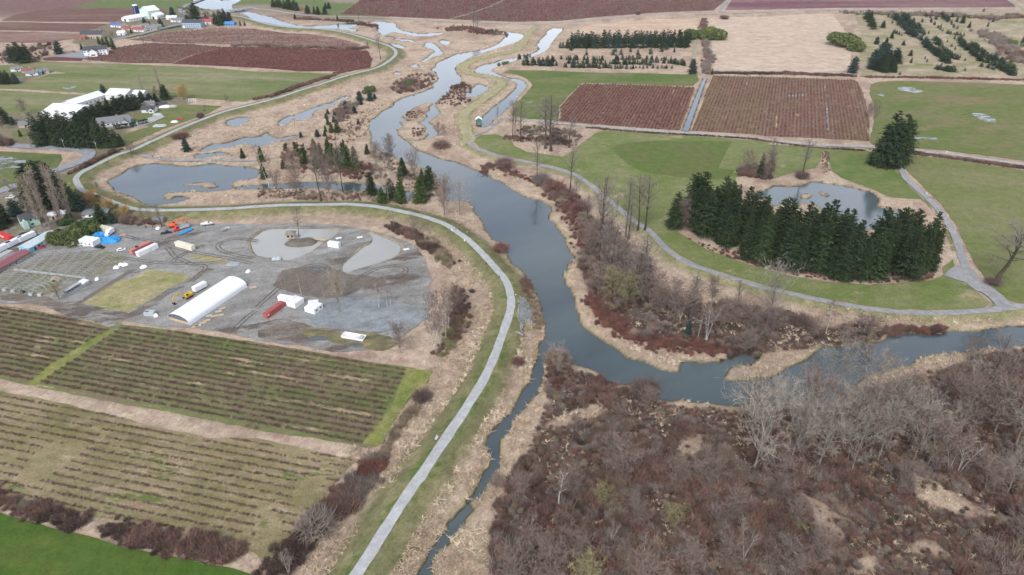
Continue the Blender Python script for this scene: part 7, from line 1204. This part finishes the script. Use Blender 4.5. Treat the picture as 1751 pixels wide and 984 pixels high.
# farm with silo
a = P('A0', 925, 107)[0]; X, Y = at(*a); hh = height_for(a[0], a[1], 19.5); o = thing('silo', 'tall dark blue silo with a white domed top behind the white barn', 'silo', X, Y, 0); m = MB(); m.cyl((0, 0, 0), (0, 0, hh*.9), 3.9, n=24); b_ = m.build('tank', NAVY, o); m = MB(); [m.cyl((0, 0, hh*.9*k/7), (0, 0, hh*.9*k/7+.25), 4.0, n=24) for k in range(1, 7)]; m.build('band', NAVY, b_)
m = MB(); m.cyl((0, 0, hh*.9), (0, 0, hh*.95), 4.0, 3.4, 24); m.cyl((0, 0, hh*.95), (0, 0, hh), 3.4, 1.0, 24); m.build('dome', WHITE, o); m = MB(); m.box(-.3, -4.3, 0, .3, -4.0, hh*.92); m.build('ladder', STEEL, o)
def barn(p0, p1, Wd, H, R, wl, rf, lb, Lm=None, doors=()):
    a, L, rz = frame(p0, p1); o = thing('barn', lb, 'barn', a.x, a.y, .05, rz); gable(o, Lm or L, Wd, H, R, wl, rf, .5, list(doors) or [(3, 3.5, 3.2)], [((Lm or L)*k/8, 1.6, 1.4, .8) for k in range(2, 8)], [(Wd*.4, .1, 3.5, 3.4)]); return o
barn(P('A0', 870, 150)[0], P('A0', 1010, 125)[0], 16, 4, 3, WALLW, ROOFW, 'long low white barn in front of the blue silo'); barn(P('A0', 1010, 132)[0], P('A0', 1085, 120)[0], 22, 11, 5, BARNG, ROOFW, 'tall pale green barn with white roof right of the silo'); barn(P('A0', 1060, 132)[0], P('A0', 1110, 120)[0], 12, 5, 3, WALLW, ROOFW, 'small white lean barn at the right of the tall green barn')
# long white barns on the left
barn(P('A0', 300, 800)[0], P('A0', 505, 822)[0], 26, 6, 3.5, WALLW, ROOFW, 'front white barn with a broad roof behind the dark conifers'); barn(P('A0', 505, 740)[0], P('A0', 715, 672)[0], 14, 4.5, 2.8, WALLW, ROOFW, 'long narrow white barn joining the front and rear barns'); barn(P('A0', 715, 675)[0], P('A0', 850, 680)[0], 20, 5, 3, WALLW, ROOFW, 'rear white barn behind the conifer belt'); barn(P('A0', 895, 672)[0], P('A0', 965, 674)[0], 12, 4.5, 2.6, WALLW, ROOFW, 'small white barn at the right end of the barn row')
house('A0', 130, 865, 9, 7, 2.8, 1.8, .3, TANW, GREYR, 'grey roofed shed beside the small bright lawn')
for i, (x, y, c_, lb) in enumerate([(75, 485, WALLW, 'white shed at the left end of the pasture shed row'), (150, 495, TANW, 'tan shed in the pasture shed row'), (175, 515, WALLW, 'low pale shed in front of the tan one'), (200, 510, pt('teal siding', (.2, .3, .3), .7), 'teal green shed in the pasture shed row'), (250, 500, TANW, 'brown shed at the right end of the pasture shed row')]): house('A0', x, y, 11, 6, 2.8, 1.4, .35, c_, [GREYR, TILER, GREYR, pt('teal roof', (.16, .26, .28), .7), GREYR][i], lb)
# clipped hedges of the grey roofed house
for i, (x0, x1) in enumerate([((770, 875), (868, 860)), ((878, 860), (922, 850)), ((935, 845), (998, 830))]):
    a, L, rz = frame(P('A0', *x0)[0], P('A0', *x1)[0]); r_ = np.random.default_rng(i); n_ = int(L*110); p = np.column_stack([r_.uniform(0, L, n_), r_.uniform(-1, 1, n_), r_.uniform(0, 3.4, n_)]); k = r_.random(n_); p[:, 1] = np.where(k < .4, np.sign(p[:, 1])*1.0, p[:, 1]); p[:, 2] = np.where(k >= .4, 3.4, p[:, 2])*r_.uniform(.93, 1.03, n_); q = r_.normal(size=(n_, 3))*.25; v, f = blades(p-q, p+q, .45, r_)
    o = link('clipped_hedge', make_mesh('clipped_hedge', v, f, m_leaf['hedge']), None, (a.x, a.y, 0), rz); tag(o, ['clipped dark hedge, longest left section below the grey roofed house', 'clipped dark hedge, short middle section below the grey roofed house', 'clipped dark hedge, right section below the grey roofed house'][i], 'hedge', 'clipped hedge sections')
# skeleton greenhouses
fa, FL, frz = frame(P('B0', 560, 935)[0], P('C0', 330, 110)[0])
def hoophouse(p0, p1, w, lb, dark=False):
    a, L, rz = frame(p0, p1); o = thing('greenhouse_frame', lb, 'greenhouse frame', a.x, a.y, .1, rz, 'bare greenhouse frames'); r = w/2; rail = MB()
    for y in (0, w): rail.box(0, y-.05, 1.0, L, y+.05, 1.12)
    rail.box(0, r-.03, 1.1+r*.55, L, r+.03, 1.16+r*.55); rail.build('rail', STEEL, o); n = 7
    for k in range(int(L/2.2)+1):
        ho = MB(); x = k*2.2; pp = [(x, 0, 0), (x, 0, 1.1)]+[(x, r-r*math.cos(math.pi*j/n), 1.1+r*.55*math.sin(math.pi*j/n)) for j in range(1, n)]+[(x, w, 1.1), (x, w, 0)]
        for j in range(len(pp)-1): ho.cyl(pp[j], pp[j+1], .06, n=3, caps=False)
        ho.build('hoop', STEEL, o)
    return o
A_ = np.array(P('B0', 30, 985, 250, 770)); NE_ = [((i*0), 0) for i in range(3)]
# near ends run along the south edge, far ends along the north edge of the frame block
near = [P('C0', x, y)[0] for x, y in ((-20, 90), (45, 80), (95, 85), (150, 95), (205, 100), (265, 100), (320, 75), (350, 50), (370, 20))]; mids = [P('B0', x, y)[0] for x, y in ((120, 895), (190, 905), (255, 915), (320, 920), (385, 930), (440, 935), (490, 940), (545, 945), (590, 948))]
farr = [P('B0', x, y)[0] for x, y in ((280, 790), (350, 775), (420, 760), (490, 750), (560, 745), (625, 748), (690, 755), (745, 770), (790, 790))]
NTH = ['first', 'second', 'third', 'fourth', 'fifth', 'sixth', 'seventh', 'eighth', 'ninth']
for i in range(9):
    a, b = near[i], mids[i]; ax_, ay_ = at(*a); 
    if i < 7: hoophouse(a, b, 6.0, 'bare hoop greenhouse frame south of the plank path, '+NTH[i]+' from the left')
    hoophouse((mids[i][0]+2, mids[i][1]-2), farr[i], 6.0, 'bare hoop greenhouse frame north of the plank path, '+NTH[i]+' from the left')
a, L, rz = frame(P('B0', 85, 880)[0], P('B0', 570, 937)[0]); o = thing('plank_walkway', 'pale straight walkway crossing between the bare greenhouse frames', 'walkway', a.x, a.y, .12, rz); MB().box(0, 0, .3, L, 1.6, .42).build('deck', CONC, o)
a, L, rz = frame(P('C0', 475, 100)[0], P('C0', 610, 20)[0]); o = thing('collapsed_greenhouse', 'small collapsed greenhouse with tattered film beside the frame field', 'greenhouse', a.x, a.y, .1, rz); m = MB(); m.box(0, 0, 0, L, .1, 1.6); m.box(0, 4, 0, L, 4.1, 1.8); [m.cyl((x, 0, 1.6), (x+.4, 2, 2.9), .06, n=4).cyl((x+.4, 2, 2.9), (x, 4, 1.8), .06, n=4) for x in np.arange(0, L, 1.6)]; m.build('frame', STEEL, o); MB().prism([(0, 1.6), (L, 1.7), (L, 1.75), (0, 1.65)], 2.3, 4.0).build('film_scrap', SILV, o); MB().box(L-3, .1, .1, L, 4, 2.2, .2).build('end_box', ROOFW, o)
a = at(*P('B0', 370, 945)[0]); o = thing('roof_panel', 'tan tent shaped roof panel lying among the greenhouse frames', 'panel', a[0], a[1], .3, .3); MB().prism([(-2.4, 0), (0, 1.6), (2.4, 0), (2.2, 0), (0, 1.45), (-2.2, 0)], -2, 2).build('sheet', WOOD, o)
for i, (sh, x, y) in enumerate([('C0', 35, 70), ('C0', 93, 78), ('C0', 212, 100), ('C0', 272, 104), ('C0', 155, 85)]): X, Y = at(*P(sh, x, y)[0]); o = thing('water_tank', 'square grey tank at the near end of the bare greenhouse frames', 'tank', X, Y, .1, .1, 'grey tanks by the frames'); MB().box(-.8, -.8, .1, .8, .8, 1.4, .1).build('tank', SILV if i != 4 else DGREY, o); MB().cyl((0, 0, 1.4), (0, 0, 1.55), .25, n=8).build('lid', DMET, o)
# pipes stacked in the yellow grass, bales, pallets
a, L, rz = frame(P('C0', 560, 150)[0], P('B0', 925, 868)[0]); o = thing('pipe_stack', 'long grey pipes stacked in the rough yellow grass', 'pipes', a.x, a.y, .1, rz); m = MB(); [m.cyl((k*.5, k*.55, .15), (L-k*.4, k*.55, .15), .16, n=6) for k in range(6)]; m.build('pipe', OLDW, o)
for i, (sh, x, y, s_, lb) in enumerate([('B0', 785, 862, 1.6, 'white wrapped bundle, left one by the ditch of the frame field'), ('B0', 815, 843, 1.5, 'white wrapped bundle, middle one by the ditch'), ('B0', 842, 843, 1.7, 'white wrapped bundle, right one by the ditch'), ('B0', 967, 858, 1.8, 'white wrapped bundle standing apart at the yellow grass edge'), ('B0', 1672, 888, 1.4, 'white bundle behind the tunnel greenhouse\'s far end'), ('B0', 1065, 598, 1.5, 'small white round object at the back of the yard'), ('B0', 655, 940, 1.3, 'grey white bundle in the weeds left of the pipes'), ('C0', 1050, 240, 1.3, 'white rag bundle beside the tunnel greenhouse\'s front')]):
    tarp(*P(sh, x, y)[0], s_, s_*.8, 1.5, lb, .3*i, ROOFW, 20+i)
for i, (x, y) in enumerate([(1030, 800), (1000, 870), (940, 905), (860, 950), (820, 965), (1230, 690), (1170, 735), (1200, 790), (1110, 805)]): X, Y = at(*ZT6(x, y)); o = thing('plywood_sheet', 'plywood sheet on the ground along the tunnel greenhouse', 'plywood', X, Y, .32, .35+.1*(i % 3), 'plywood sheets along the tunnel'); m = MB(); m.box(-1.4, -.7, 0, 1.4, .7, .08); m.box(-1.2, -.5, .08, 1.5, .8, .14); m.build('sheet', WOOD if i % 3 else CONC, o)
for i, (sh, x, y, lb) in enumerate([('C0', 1705, 50, 'loose plywood board right of the tunnel greenhouse'), ('B1', 1003, 738, 'white board on the gravel right of the second pond'), ('B0', 825, 643, 'flat pale red pallet beside the large blue tarpaulin'), ('B1', 548, 663, 'white board behind the lone white storage box'), ('B1', 690, 657, 'white board near the second pond\'s corner')]): X, Y = at(*P(sh, x, y)[0]); o = thing('board', lb, 'board', X, Y, .32, .4); MB().box(-1.6, -1.0, 0, 1.6, 1.0, .1).build('sheet', [WOOD, WHITE, pt('pale red board', (.6, .3, .27), .7), WHITE, WHITE][i], o)
# hut on the pond island and its plank bridge
hx, hy = at(*P('B1', 255, 672)[0]); o = thing('gazebo', 'small wooden hut with a grey pyramid roof on the pond island', 'hut', hx-2.5, hy, .1, .1); zb = float(zground(hx, hy)[0]); o.location.z = max(-.1, zb)
MB().box(-2.2, 0, 0, 2.2, 4.4, 2.3).build('wall', WOOD, o); r_ = MB(); r_.add([(-2.9, -.7, 2.3), (2.9, -.7, 2.3), (2.9, 5.1, 2.3), (-2.9, 5.1, 2.3), (0, 2.2, 4.0)], [(0, 1, 4), (1, 2, 4), (2, 3, 4), (3, 0, 4), (3, 2, 1, 0)]); r_.build('roof', OLDW, o); [MB().box(x, -.05, .5, x+1.1, -.003, 1.9).build('opening', DMET, o) for x in (-1.7, .5)]
a, L, rz = frame(P('B1', 352, 668)[0], P('B1', 455, 682)[0]); o = thing('footbridge', 'pale timber footbridge from the pond island to the gravel', 'bridge', a.x, a.y, .3, rz); MB().box(0, 0, 0, L, 1.6, .15).build('deck', WOOD, o); [MB().box(x, .2, -1.2, x+.3, 1.4, 0).build('pile', OLDW, o) for x in (L*.5, L*.8)]
X, Y = at(*P('B1', 130, 795)[0]); tarp(*P('B1', 130, 800)[0], 2.6, 1.8, 1.4, 'crumpled grey plastic heap at the edge of the left turbid pond', .2, SILV, 33)
X, Y = at(*P('B0', 1570, 825)[0]); tarp(*P('B0', 1570, 835)[0], 3.6, 2.4, .9, 'low blue grey rubble heap on the yard grass', .1, pt('slate rubble', (.33, .36, .38), .9, .3, 2), 34)
# green shed on the levee
a = P('A1', 1492, 852)[0]; X, Y = at(*a); o = thing('pump_shed', 'tall narrow dark green shed with white gable roof beside the slough', 'shed', X-2.4, Y, .1, .05); MB().box(0, 0, 0, 4.6, 4.2, .9).build('base', DMET, o); m = MB(); m.prism([(0, .9), (4.6, .9), (4.6, 5.4), (2.3, 7.0), (0, 5.4)], 0, 4.2); m.build('wall', TGREEN, o); m = MB(); m.prism([(-.4, 5.2), (2.3, 7.05), (5.0, 5.2), (5.0, 5.4), (2.3, 7.3), (-.4, 5.4)], -.4, 4.6); m.build('roof', ROOFW, o); MB().box(1.8, -.06, 1.0, 2.9, -.003, 3.0).build('door', OLDW, o)
# bridge and far details
a, L, rz = frame(P('A0', 1560, 82)[0], P('A0', 1690, 62)[0]); o = thing('road_bridge', 'low grey road bridge over the river at the top left', 'bridge', a.x, a.y, .2, rz); MB().box(-4, 0, .2, L+4, 9, 1.0).build('deck', CONC, o); [MB().box(-4, y, 1.0, L+4, y+.3, 2.0).build('railing', STEEL, o) for y in (0, 8.7)]; [MB().box(L*f, .5, -2, L*f+1, 8.5, .2).build('pier', CONC, o) for f in (.3, .7)]
# utility poles and wires
poles = []
for (sh, x, y, hpx, lb) in [('B0', 445, 80, 24, 'wooden utility pole on the inside of the road bend'), ('B0', 662, 95, 23, 'wooden utility pole with crossarm at the outside of the road bend'), ('B0', 212, 55, 22, 'wooden utility pole on the verge left of the road bend'), ('B0', 760, 45, 20, 'wooden utility pole beside the dike and the conifer wood'), ('A0', 1005, 975, 18, 'wooden utility pole on the bank beside the dike path'), ('A0', 1575, 984, 20, 'thin pole standing in the marsh above the big pond'), ('A1', 253, 840, 13, 'thin pole standing in the long marsh pool'), ('B3', 1068, 80, 9, 'short post beside the cross road'), ('A1', 1330, 830, 15, 'thin pole on the levee slope by the side channel')]:
    a = P(sh, x, y)[0]; X, Y = at(*a); h = height_for(a[0], a[1], hpx); o = thing('utility_pole', lb, 'pole', X, Y, 0, .5); MB().cyl((0, 0, 0), (0, 0, h), .2, .13, 8).build('post', OLDW, o); poles.append((X, Y, h))
    if hpx > 17: MB().box(-1.4, -.08, h-1.2, 1.4, .08, h-1.0).build('crossarm', OLDW, o); MB().cyl((.35, 0, h-2.6), (.35, 0, h-1.7), .25, n=8).build('transformer', SILV, o)
def wire(a, b, lb):
    n = 12; m = MB(); q = [(a[0]+(b[0]-a[0])*k/n, a[1]+(b[1]-a[1])*k/n, a[2]+(b[2]-a[2])*k/n-1.4*math.sin(math.pi*k/n)) for k in range(n+1)]
    for k in range(n): m.cyl(q[k], q[k+1], .035, n=3, caps=False)
    tag(m.build('power_line', DMET), lb, 'wire')
wire((poles[2][0], poles[2][1], poles[2][2]-1), (poles[0][0], poles[0][1], poles[0][2]-1), 'power line between the left verge pole and the road bend pole'); wire((poles[0][0], poles[0][1], poles[0][2]-1), (poles[1][0], poles[1][1], poles[1][2]-1), 'power line between the two poles of the road bend'); wire((poles[1][0], poles[1][1], poles[1][2]-1), (poles[3][0], poles[3][1], poles[3][2]-1), 'power line from the crossarm pole to the dike pole')
# bench
a = P('D1', 1213, 68)[0]; X, Y = at(a[0], a[1], 2.2); o = thing('park_bench', 'white slatted bench on the grass edge of the gravel path', 'bench', X, Y, 2.25, rowrot((736, 765), (765, 722))); m = MB(); [m.box(-1.0, k*.16, .45, 1.0, k*.16+.12, .5) for k in range(3)]; m.build('seat', WHITE, o); m = MB(); [m.box(-1.0, .50+k*.03, .62+k*.17, 1.0, .55+k*.03, .74+k*.17) for k in range(3)]; m.build('backrest', WHITE, o); [MB().box(x, 0, 0, x+.08, .5, .45).build('leg', DMET, o) for x in (-.85, .77)]
MB().box(-1.3, -.4, -.05, 1.3, .9, .02).build('pad', CONC, o)
# people walking, one continuous skinned figure each
def person(px, py, z, head, label, top, legs, h=1.72, stride=.22):
    X, Y = at(px, py, z); me = bpy.data.meshes.new('person'); s_ = h/1.72
    J = [(0, 0, .95), (0, 0, 1.2), (0, 0, 1.42), (.02, 0, 1.52), (.03, 0, 1.66), (0, .19, 1.40), (.04, .24, 1.14), (.14, .22, .92), (0, -.19, 1.40), (-.06, -.24, 1.14), (-.02, -.22, .90), (stride*.5, .09, .5), (stride, .09, .08), (stride+.14, .09, .04), (-stride*.4, -.09, .52), (-stride*1.1, -.09, .12), (-stride+.08, -.09, .04)]
    Ed = [(0, 1), (1, 2), (2, 3), (3, 4), (2, 5), (5, 6), (6, 7), (2, 8), (8, 9), (9, 10), (0, 11), (11, 12), (12, 13), (0, 14), (14, 15), (15, 16)]
    R_ = [.15, .14, .16, .06, .11, .075, .05, .035, .075, .05, .035, .085, .05, .04, .085, .05, .04]
    me.from_pydata([(x*s_, y*s_, zz*s_) for x, y, zz in J], Ed, []); o = link('person', me, None, (X, Y, z+.02), head); md = o.modifiers.new('skin', 'SKIN'); 
    for v, r in zip(me.skin_vertices[0].data, R_): v.radius = (r*s_, r*s_)
    me.skin_vertices[0].data[0].use_root = True; o.modifiers.new('smooth', 'SUBSURF').levels = 1; o.modifiers['smooth'].render_levels = 1
    m, n, b = nodes('clothes of '+label[:20]); tcn = n.nodes.new('ShaderNodeTexCoord'); sx = n.nodes.new('ShaderNodeSeparateXYZ'); n.links.new(tcn.outputs['Object'], sx.inputs[0])
    r = ramp(n, sx.outputs[2], [(0, legs), (.5, top), (.8, (.35, .22, .16))]); n.nodes[r.node.name].color_ramp.interpolation = 'CONSTANT'; dv = n.nodes.new('ShaderNodeMath'); dv.operation = 'DIVIDE'; dv.inputs[1].default_value = 1.85*s_; n.links.new(sx.outputs[2], dv.inputs[0]); n.links.new(dv.outputs[0], r.node.inputs[0]); n.links.new(r, b.inputs['Base Color']); me.materials.append(m)
    hair = MB(); hair.cyl((.01*s_, 0, 1.67*s_), (.0, 0, 1.79*s_), .115*s_, .05*s_, 8); hair.build('hair', DMET, o)
    return tag(o, label, 'person')
for (sh, x, y, hd, lb, tp, lg) in [('B1', 1337, 604, 2.4, 'person in dark clothes walking on the dike bend, left of two', (.02, .02, .025), (.02, .02, .03)), ('B1', 1359, 606, 2.4, 'person in dark jacket walking on the dike bend, right of two', (.03, .03, .04), (.03, .025, .03)), ('B1', 1540, 838, 1.9, 'person in dark green standing on the dike\'s inner edge', (.03, .06, .04), (.02, .02, .02)), ('B1', 1630, 925, 1.8, 'person in pale jacket walking on the dike path below the bend', (.4, .38, .35), (.03, .03, .05)), ('B1', 1412, 630, 2.2, 'person in light clothes on the river side of the dike bend', (.5, .45, .4), (.2, .2, .2)),
        ('B0', 698, 397, 5.7, 'person in brown jacket walking on the left dike corner path', (.2, .12, .08), (.04, .04, .05)), ('B0', 745, 415, 5.7, 'person in black walking on the left dike corner path, left of a close pair', (.02, .02, .02), (.02, .02, .03)), ('B0', 755, 416, 5.7, 'person in navy walking on the left dike corner path, right of a close pair', (.03, .04, .08), (.02, .02, .02)), ('B0', 1030, 120, 3.0, 'person in dark clothes on the grassy track above the big pond', (.03, .03, .03), (.02, .02, .03)), ('B0', 1085, 124, 3.0, 'person in grey on the grassy track above the big pond', (.1, .1, .12), (.02, .02, .03)), ('A1', 893, 385, 1.2, 'person in dark clothes on the far loop of the dike path', (.02, .02, .02), (.02, .02, .02)), ('C2', 8, 110, 1.6, 'person in white on the dike path beside the rocky bank', (.7, .7, .7), (.1, .12, .2))]:
    person(*P(sh, x, y)[0], .5 if sh == 'B0' and x > 1000 else DH+.08, hd, lb, tp, lg)
# white markers along the path, garden bits
for (sh, x, y, lb) in [('B1', 1395, 680, 'small white marker post on the dike bend'), ('B1', 1310, 608, 'white marker at the inner edge of the dike bend'), ('A1', 600, 515, 'white marker beside the upper dike path'), ('B3', 1210, 82, 'small white marker beside the cross road'), ('B3', 1075, 365, 'small marker in the grass beside the branch path')]:
    X, Y = at(*P(sh, x, y)[0], DH if sh[1] < '3' else 0); o = thing('marker_post', lb, 'post', X, Y, (DH if sh[1] < '3' else .1)-.1); MB().box(-.25, -.25, 0, .25, .25, .9, .08).build('post', WHITE, o); MB().box(-.35, -.35, .9, .35, .35, 1.0).build('cap', WHITE, o)
X, Y = at(*P('A0', 1297, 690)[0]); o = thing('dome_frame', 'small white hoop frame shelter at the end of the lawn', 'shelter', X, Y, .1, .3); m = MB(); [m.cyl((x+2.5*-math.cos(math.pi*j/6)*0, 3*-math.cos(math.pi*j/6), 3*math.sin(math.pi*j/6)), (x, 3*-math.cos(math.pi*(j+1)/6), 3*math.sin(math.pi*(j+1)/6)), .12, n=4) for x in (-3, -1, 1, 3) for j in range(6)]; m.box(-3, -.1, 2.9, 3, .1, 3.1); m.build('hoops', WHITE, o)
for (x, y, w_, l_, mt, lb) in [(1110, 722, 3.2, 5, ROOFW, 'white tarp covered heap beside the small white house'), (1160, 720, 2.5, 4, CONC, 'grey rubble heap on the lawn path'), (1075, 850, 3, 5.5, SILV, 'pale grey covered heap on the lawn below the drive'), (1175, 825, 1.6, 3, BOATW, 'cream boat shaped cover left of the red pickup'), (1080, 700, 4, 6, DGREY, 'dark compost heap behind the small white house'), (1060, 775, 2.0, 4, SILV, 'grey covered machine at the end of the drive')]: tarp(*P('A0', x, y)[0], l_, w_, 1.6, lb, .2, mt, int(x))
for (x, y, lb) in [(1375, 722, 'dark animal grazing on the lawn, upper one'), (1375, 752, 'dark animal grazing on the lawn, lower one')]:
    X, Y = at(*P('A0', x, y)[0]); me = bpy.data.meshes.new('grazing_animal'); me.from_pydata([(0, 0, 1.1), (.7, 0, 1.15), (-.7, 0, 1.1), (1.1, 0, .9), (1.35, 0, .35), (.65, .2, .6), (.65, .2, .05), (.65, -.2, .6), (.6, -.2, .05), (-.7, .2, .6), (-.8, .2, .05), (-.7, -.2, .6), (-.75, -.2, .05), (-1.0, 0, .7)], [(0, 1), (0, 2), (1, 3), (3, 4), (1, 5), (5, 6), (1, 7), (7, 8), (2, 9), (9, 10), (2, 11), (11, 12), (2, 13)], [])
    o = link('grazing_animal', me, None, (X, Y, .1), .4); o.modifiers.new('skin', 'SKIN'); [setattr(v, 'radius', (r, r)) for v, r in zip(me.skin_vertices[0].data, [.36, .34, .34, .2, .14, .12, .06, .12, .06, .14, .06, .14, .06, .04])]; o.modifiers.new('smooth', 'SUBSURF'); me.materials.append(DMET); tag(o, lb, 'animal')
# riprap on the dike's river side
rp = scatter(world(P('C2', 30,130, 80,140, 120,230, 120,300, 60,290, 50,360, 130,380, 110,400, 40,350, 20,260)), 700, 5); r_ = np.random.default_rng(6); V = []; Fc = []; o_ = 0
ico = np.array([(0, 0, 1), (.9, 0, .4), (.3, .85, .4), (-.7, .5, .4), (-.7, -.5, .4), (.3, -.85, .4), (.7, .5, -.4), (-.3, .85, -.4), (-.9, 0, -.4), (-.3, -.85, -.4), (.7, -.5, -.4), (0, 0, -1)]); icf = np.array([(0, 1, 2), (0, 2, 3), (0, 3, 4), (0, 4, 5), (0, 5, 1), (1, 6, 2), (2, 7, 3), (3, 8, 4), (4, 9, 5), (5, 10, 1), (2, 6, 7), (3, 7, 8), (4, 8, 9), (5, 9, 10), (1, 10, 6)])
zz = zground(rp[:, 0], rp[:, 1])
for k, p in enumerate(rp): V.append(ico*r_.uniform(.15, .5)*(1+r_.normal(0, .2, ico.shape))+[p[0], p[1], zz[k]+.05]); Fc.append(icf+o_); o_ += 12
tag(link('riprap', make_mesh('riprap', np.vstack(V), np.vstack(Fc), paint('grey riprap stone', (.25, .26, .275), .85, .4, .3))), 'grey loose riprap stones on the river side of the dike', 'stones', None, 'stuff')
for k, (sh, x, y) in enumerate([('B1', 1650, 190), ('B1', 1530, 225), ('B2', 20, 400)]): pass
# trees that look alike within one small group are told apart by their place along the photograph
def order_labels(grp, limit=40):
    obs = [o for o in SC.objects if o.parent is None and o.get('group') == grp]
    if not 2 <= len(obs) <= limit or len({o['label'] for o in obs}) > 1: return
    def pxof(o): f = o.location.y*cp+CAMH*sp; return o.location.x/f
    obs.sort(key=pxof); W_ = 'first second third fourth fifth sixth seventh eighth ninth tenth eleventh twelfth thirteenth fourteenth fifteenth sixteenth seventeenth eighteenth nineteenth twentieth'.split()
    W_ += ['twenty-'+w for w in W_[:9]]+['thirtieth']+['thirty-'+w for w in W_[:9]]
    for i, o in enumerate(obs): o['label'] = ' '.join(o['label'].split()[:12])+', '+W_[i]+' from the left'
for g_ in sorted({o['group'] for o in SC.objects if o.get('group')}): order_labels(g_)

# thin air over the far fields
hz = MB(); hz.box(-1700, -120, -3, 1700, 2700, 178); ho_ = hz.build('haze', bpy.data.materials.new('haze air')); hm = ho_.data.materials[0]; hm.use_nodes = True; hn = hm.node_tree; hn.nodes.remove(hn.nodes['Principled BSDF'])
pv = hn.nodes.new('ShaderNodeVolumePrincipled'); pv.inputs['Color'].default_value = (.86, .91, 1, 1); pv.inputs['Density'].default_value = .00004; pv.inputs['Anisotropy'].default_value = .2
hn.links.new(pv.outputs[0], hn.nodes['Material Output'].inputs['Volume']); tag(ho_, 'thin pale air haze over the far fields', 'haze', None, 'stuff')
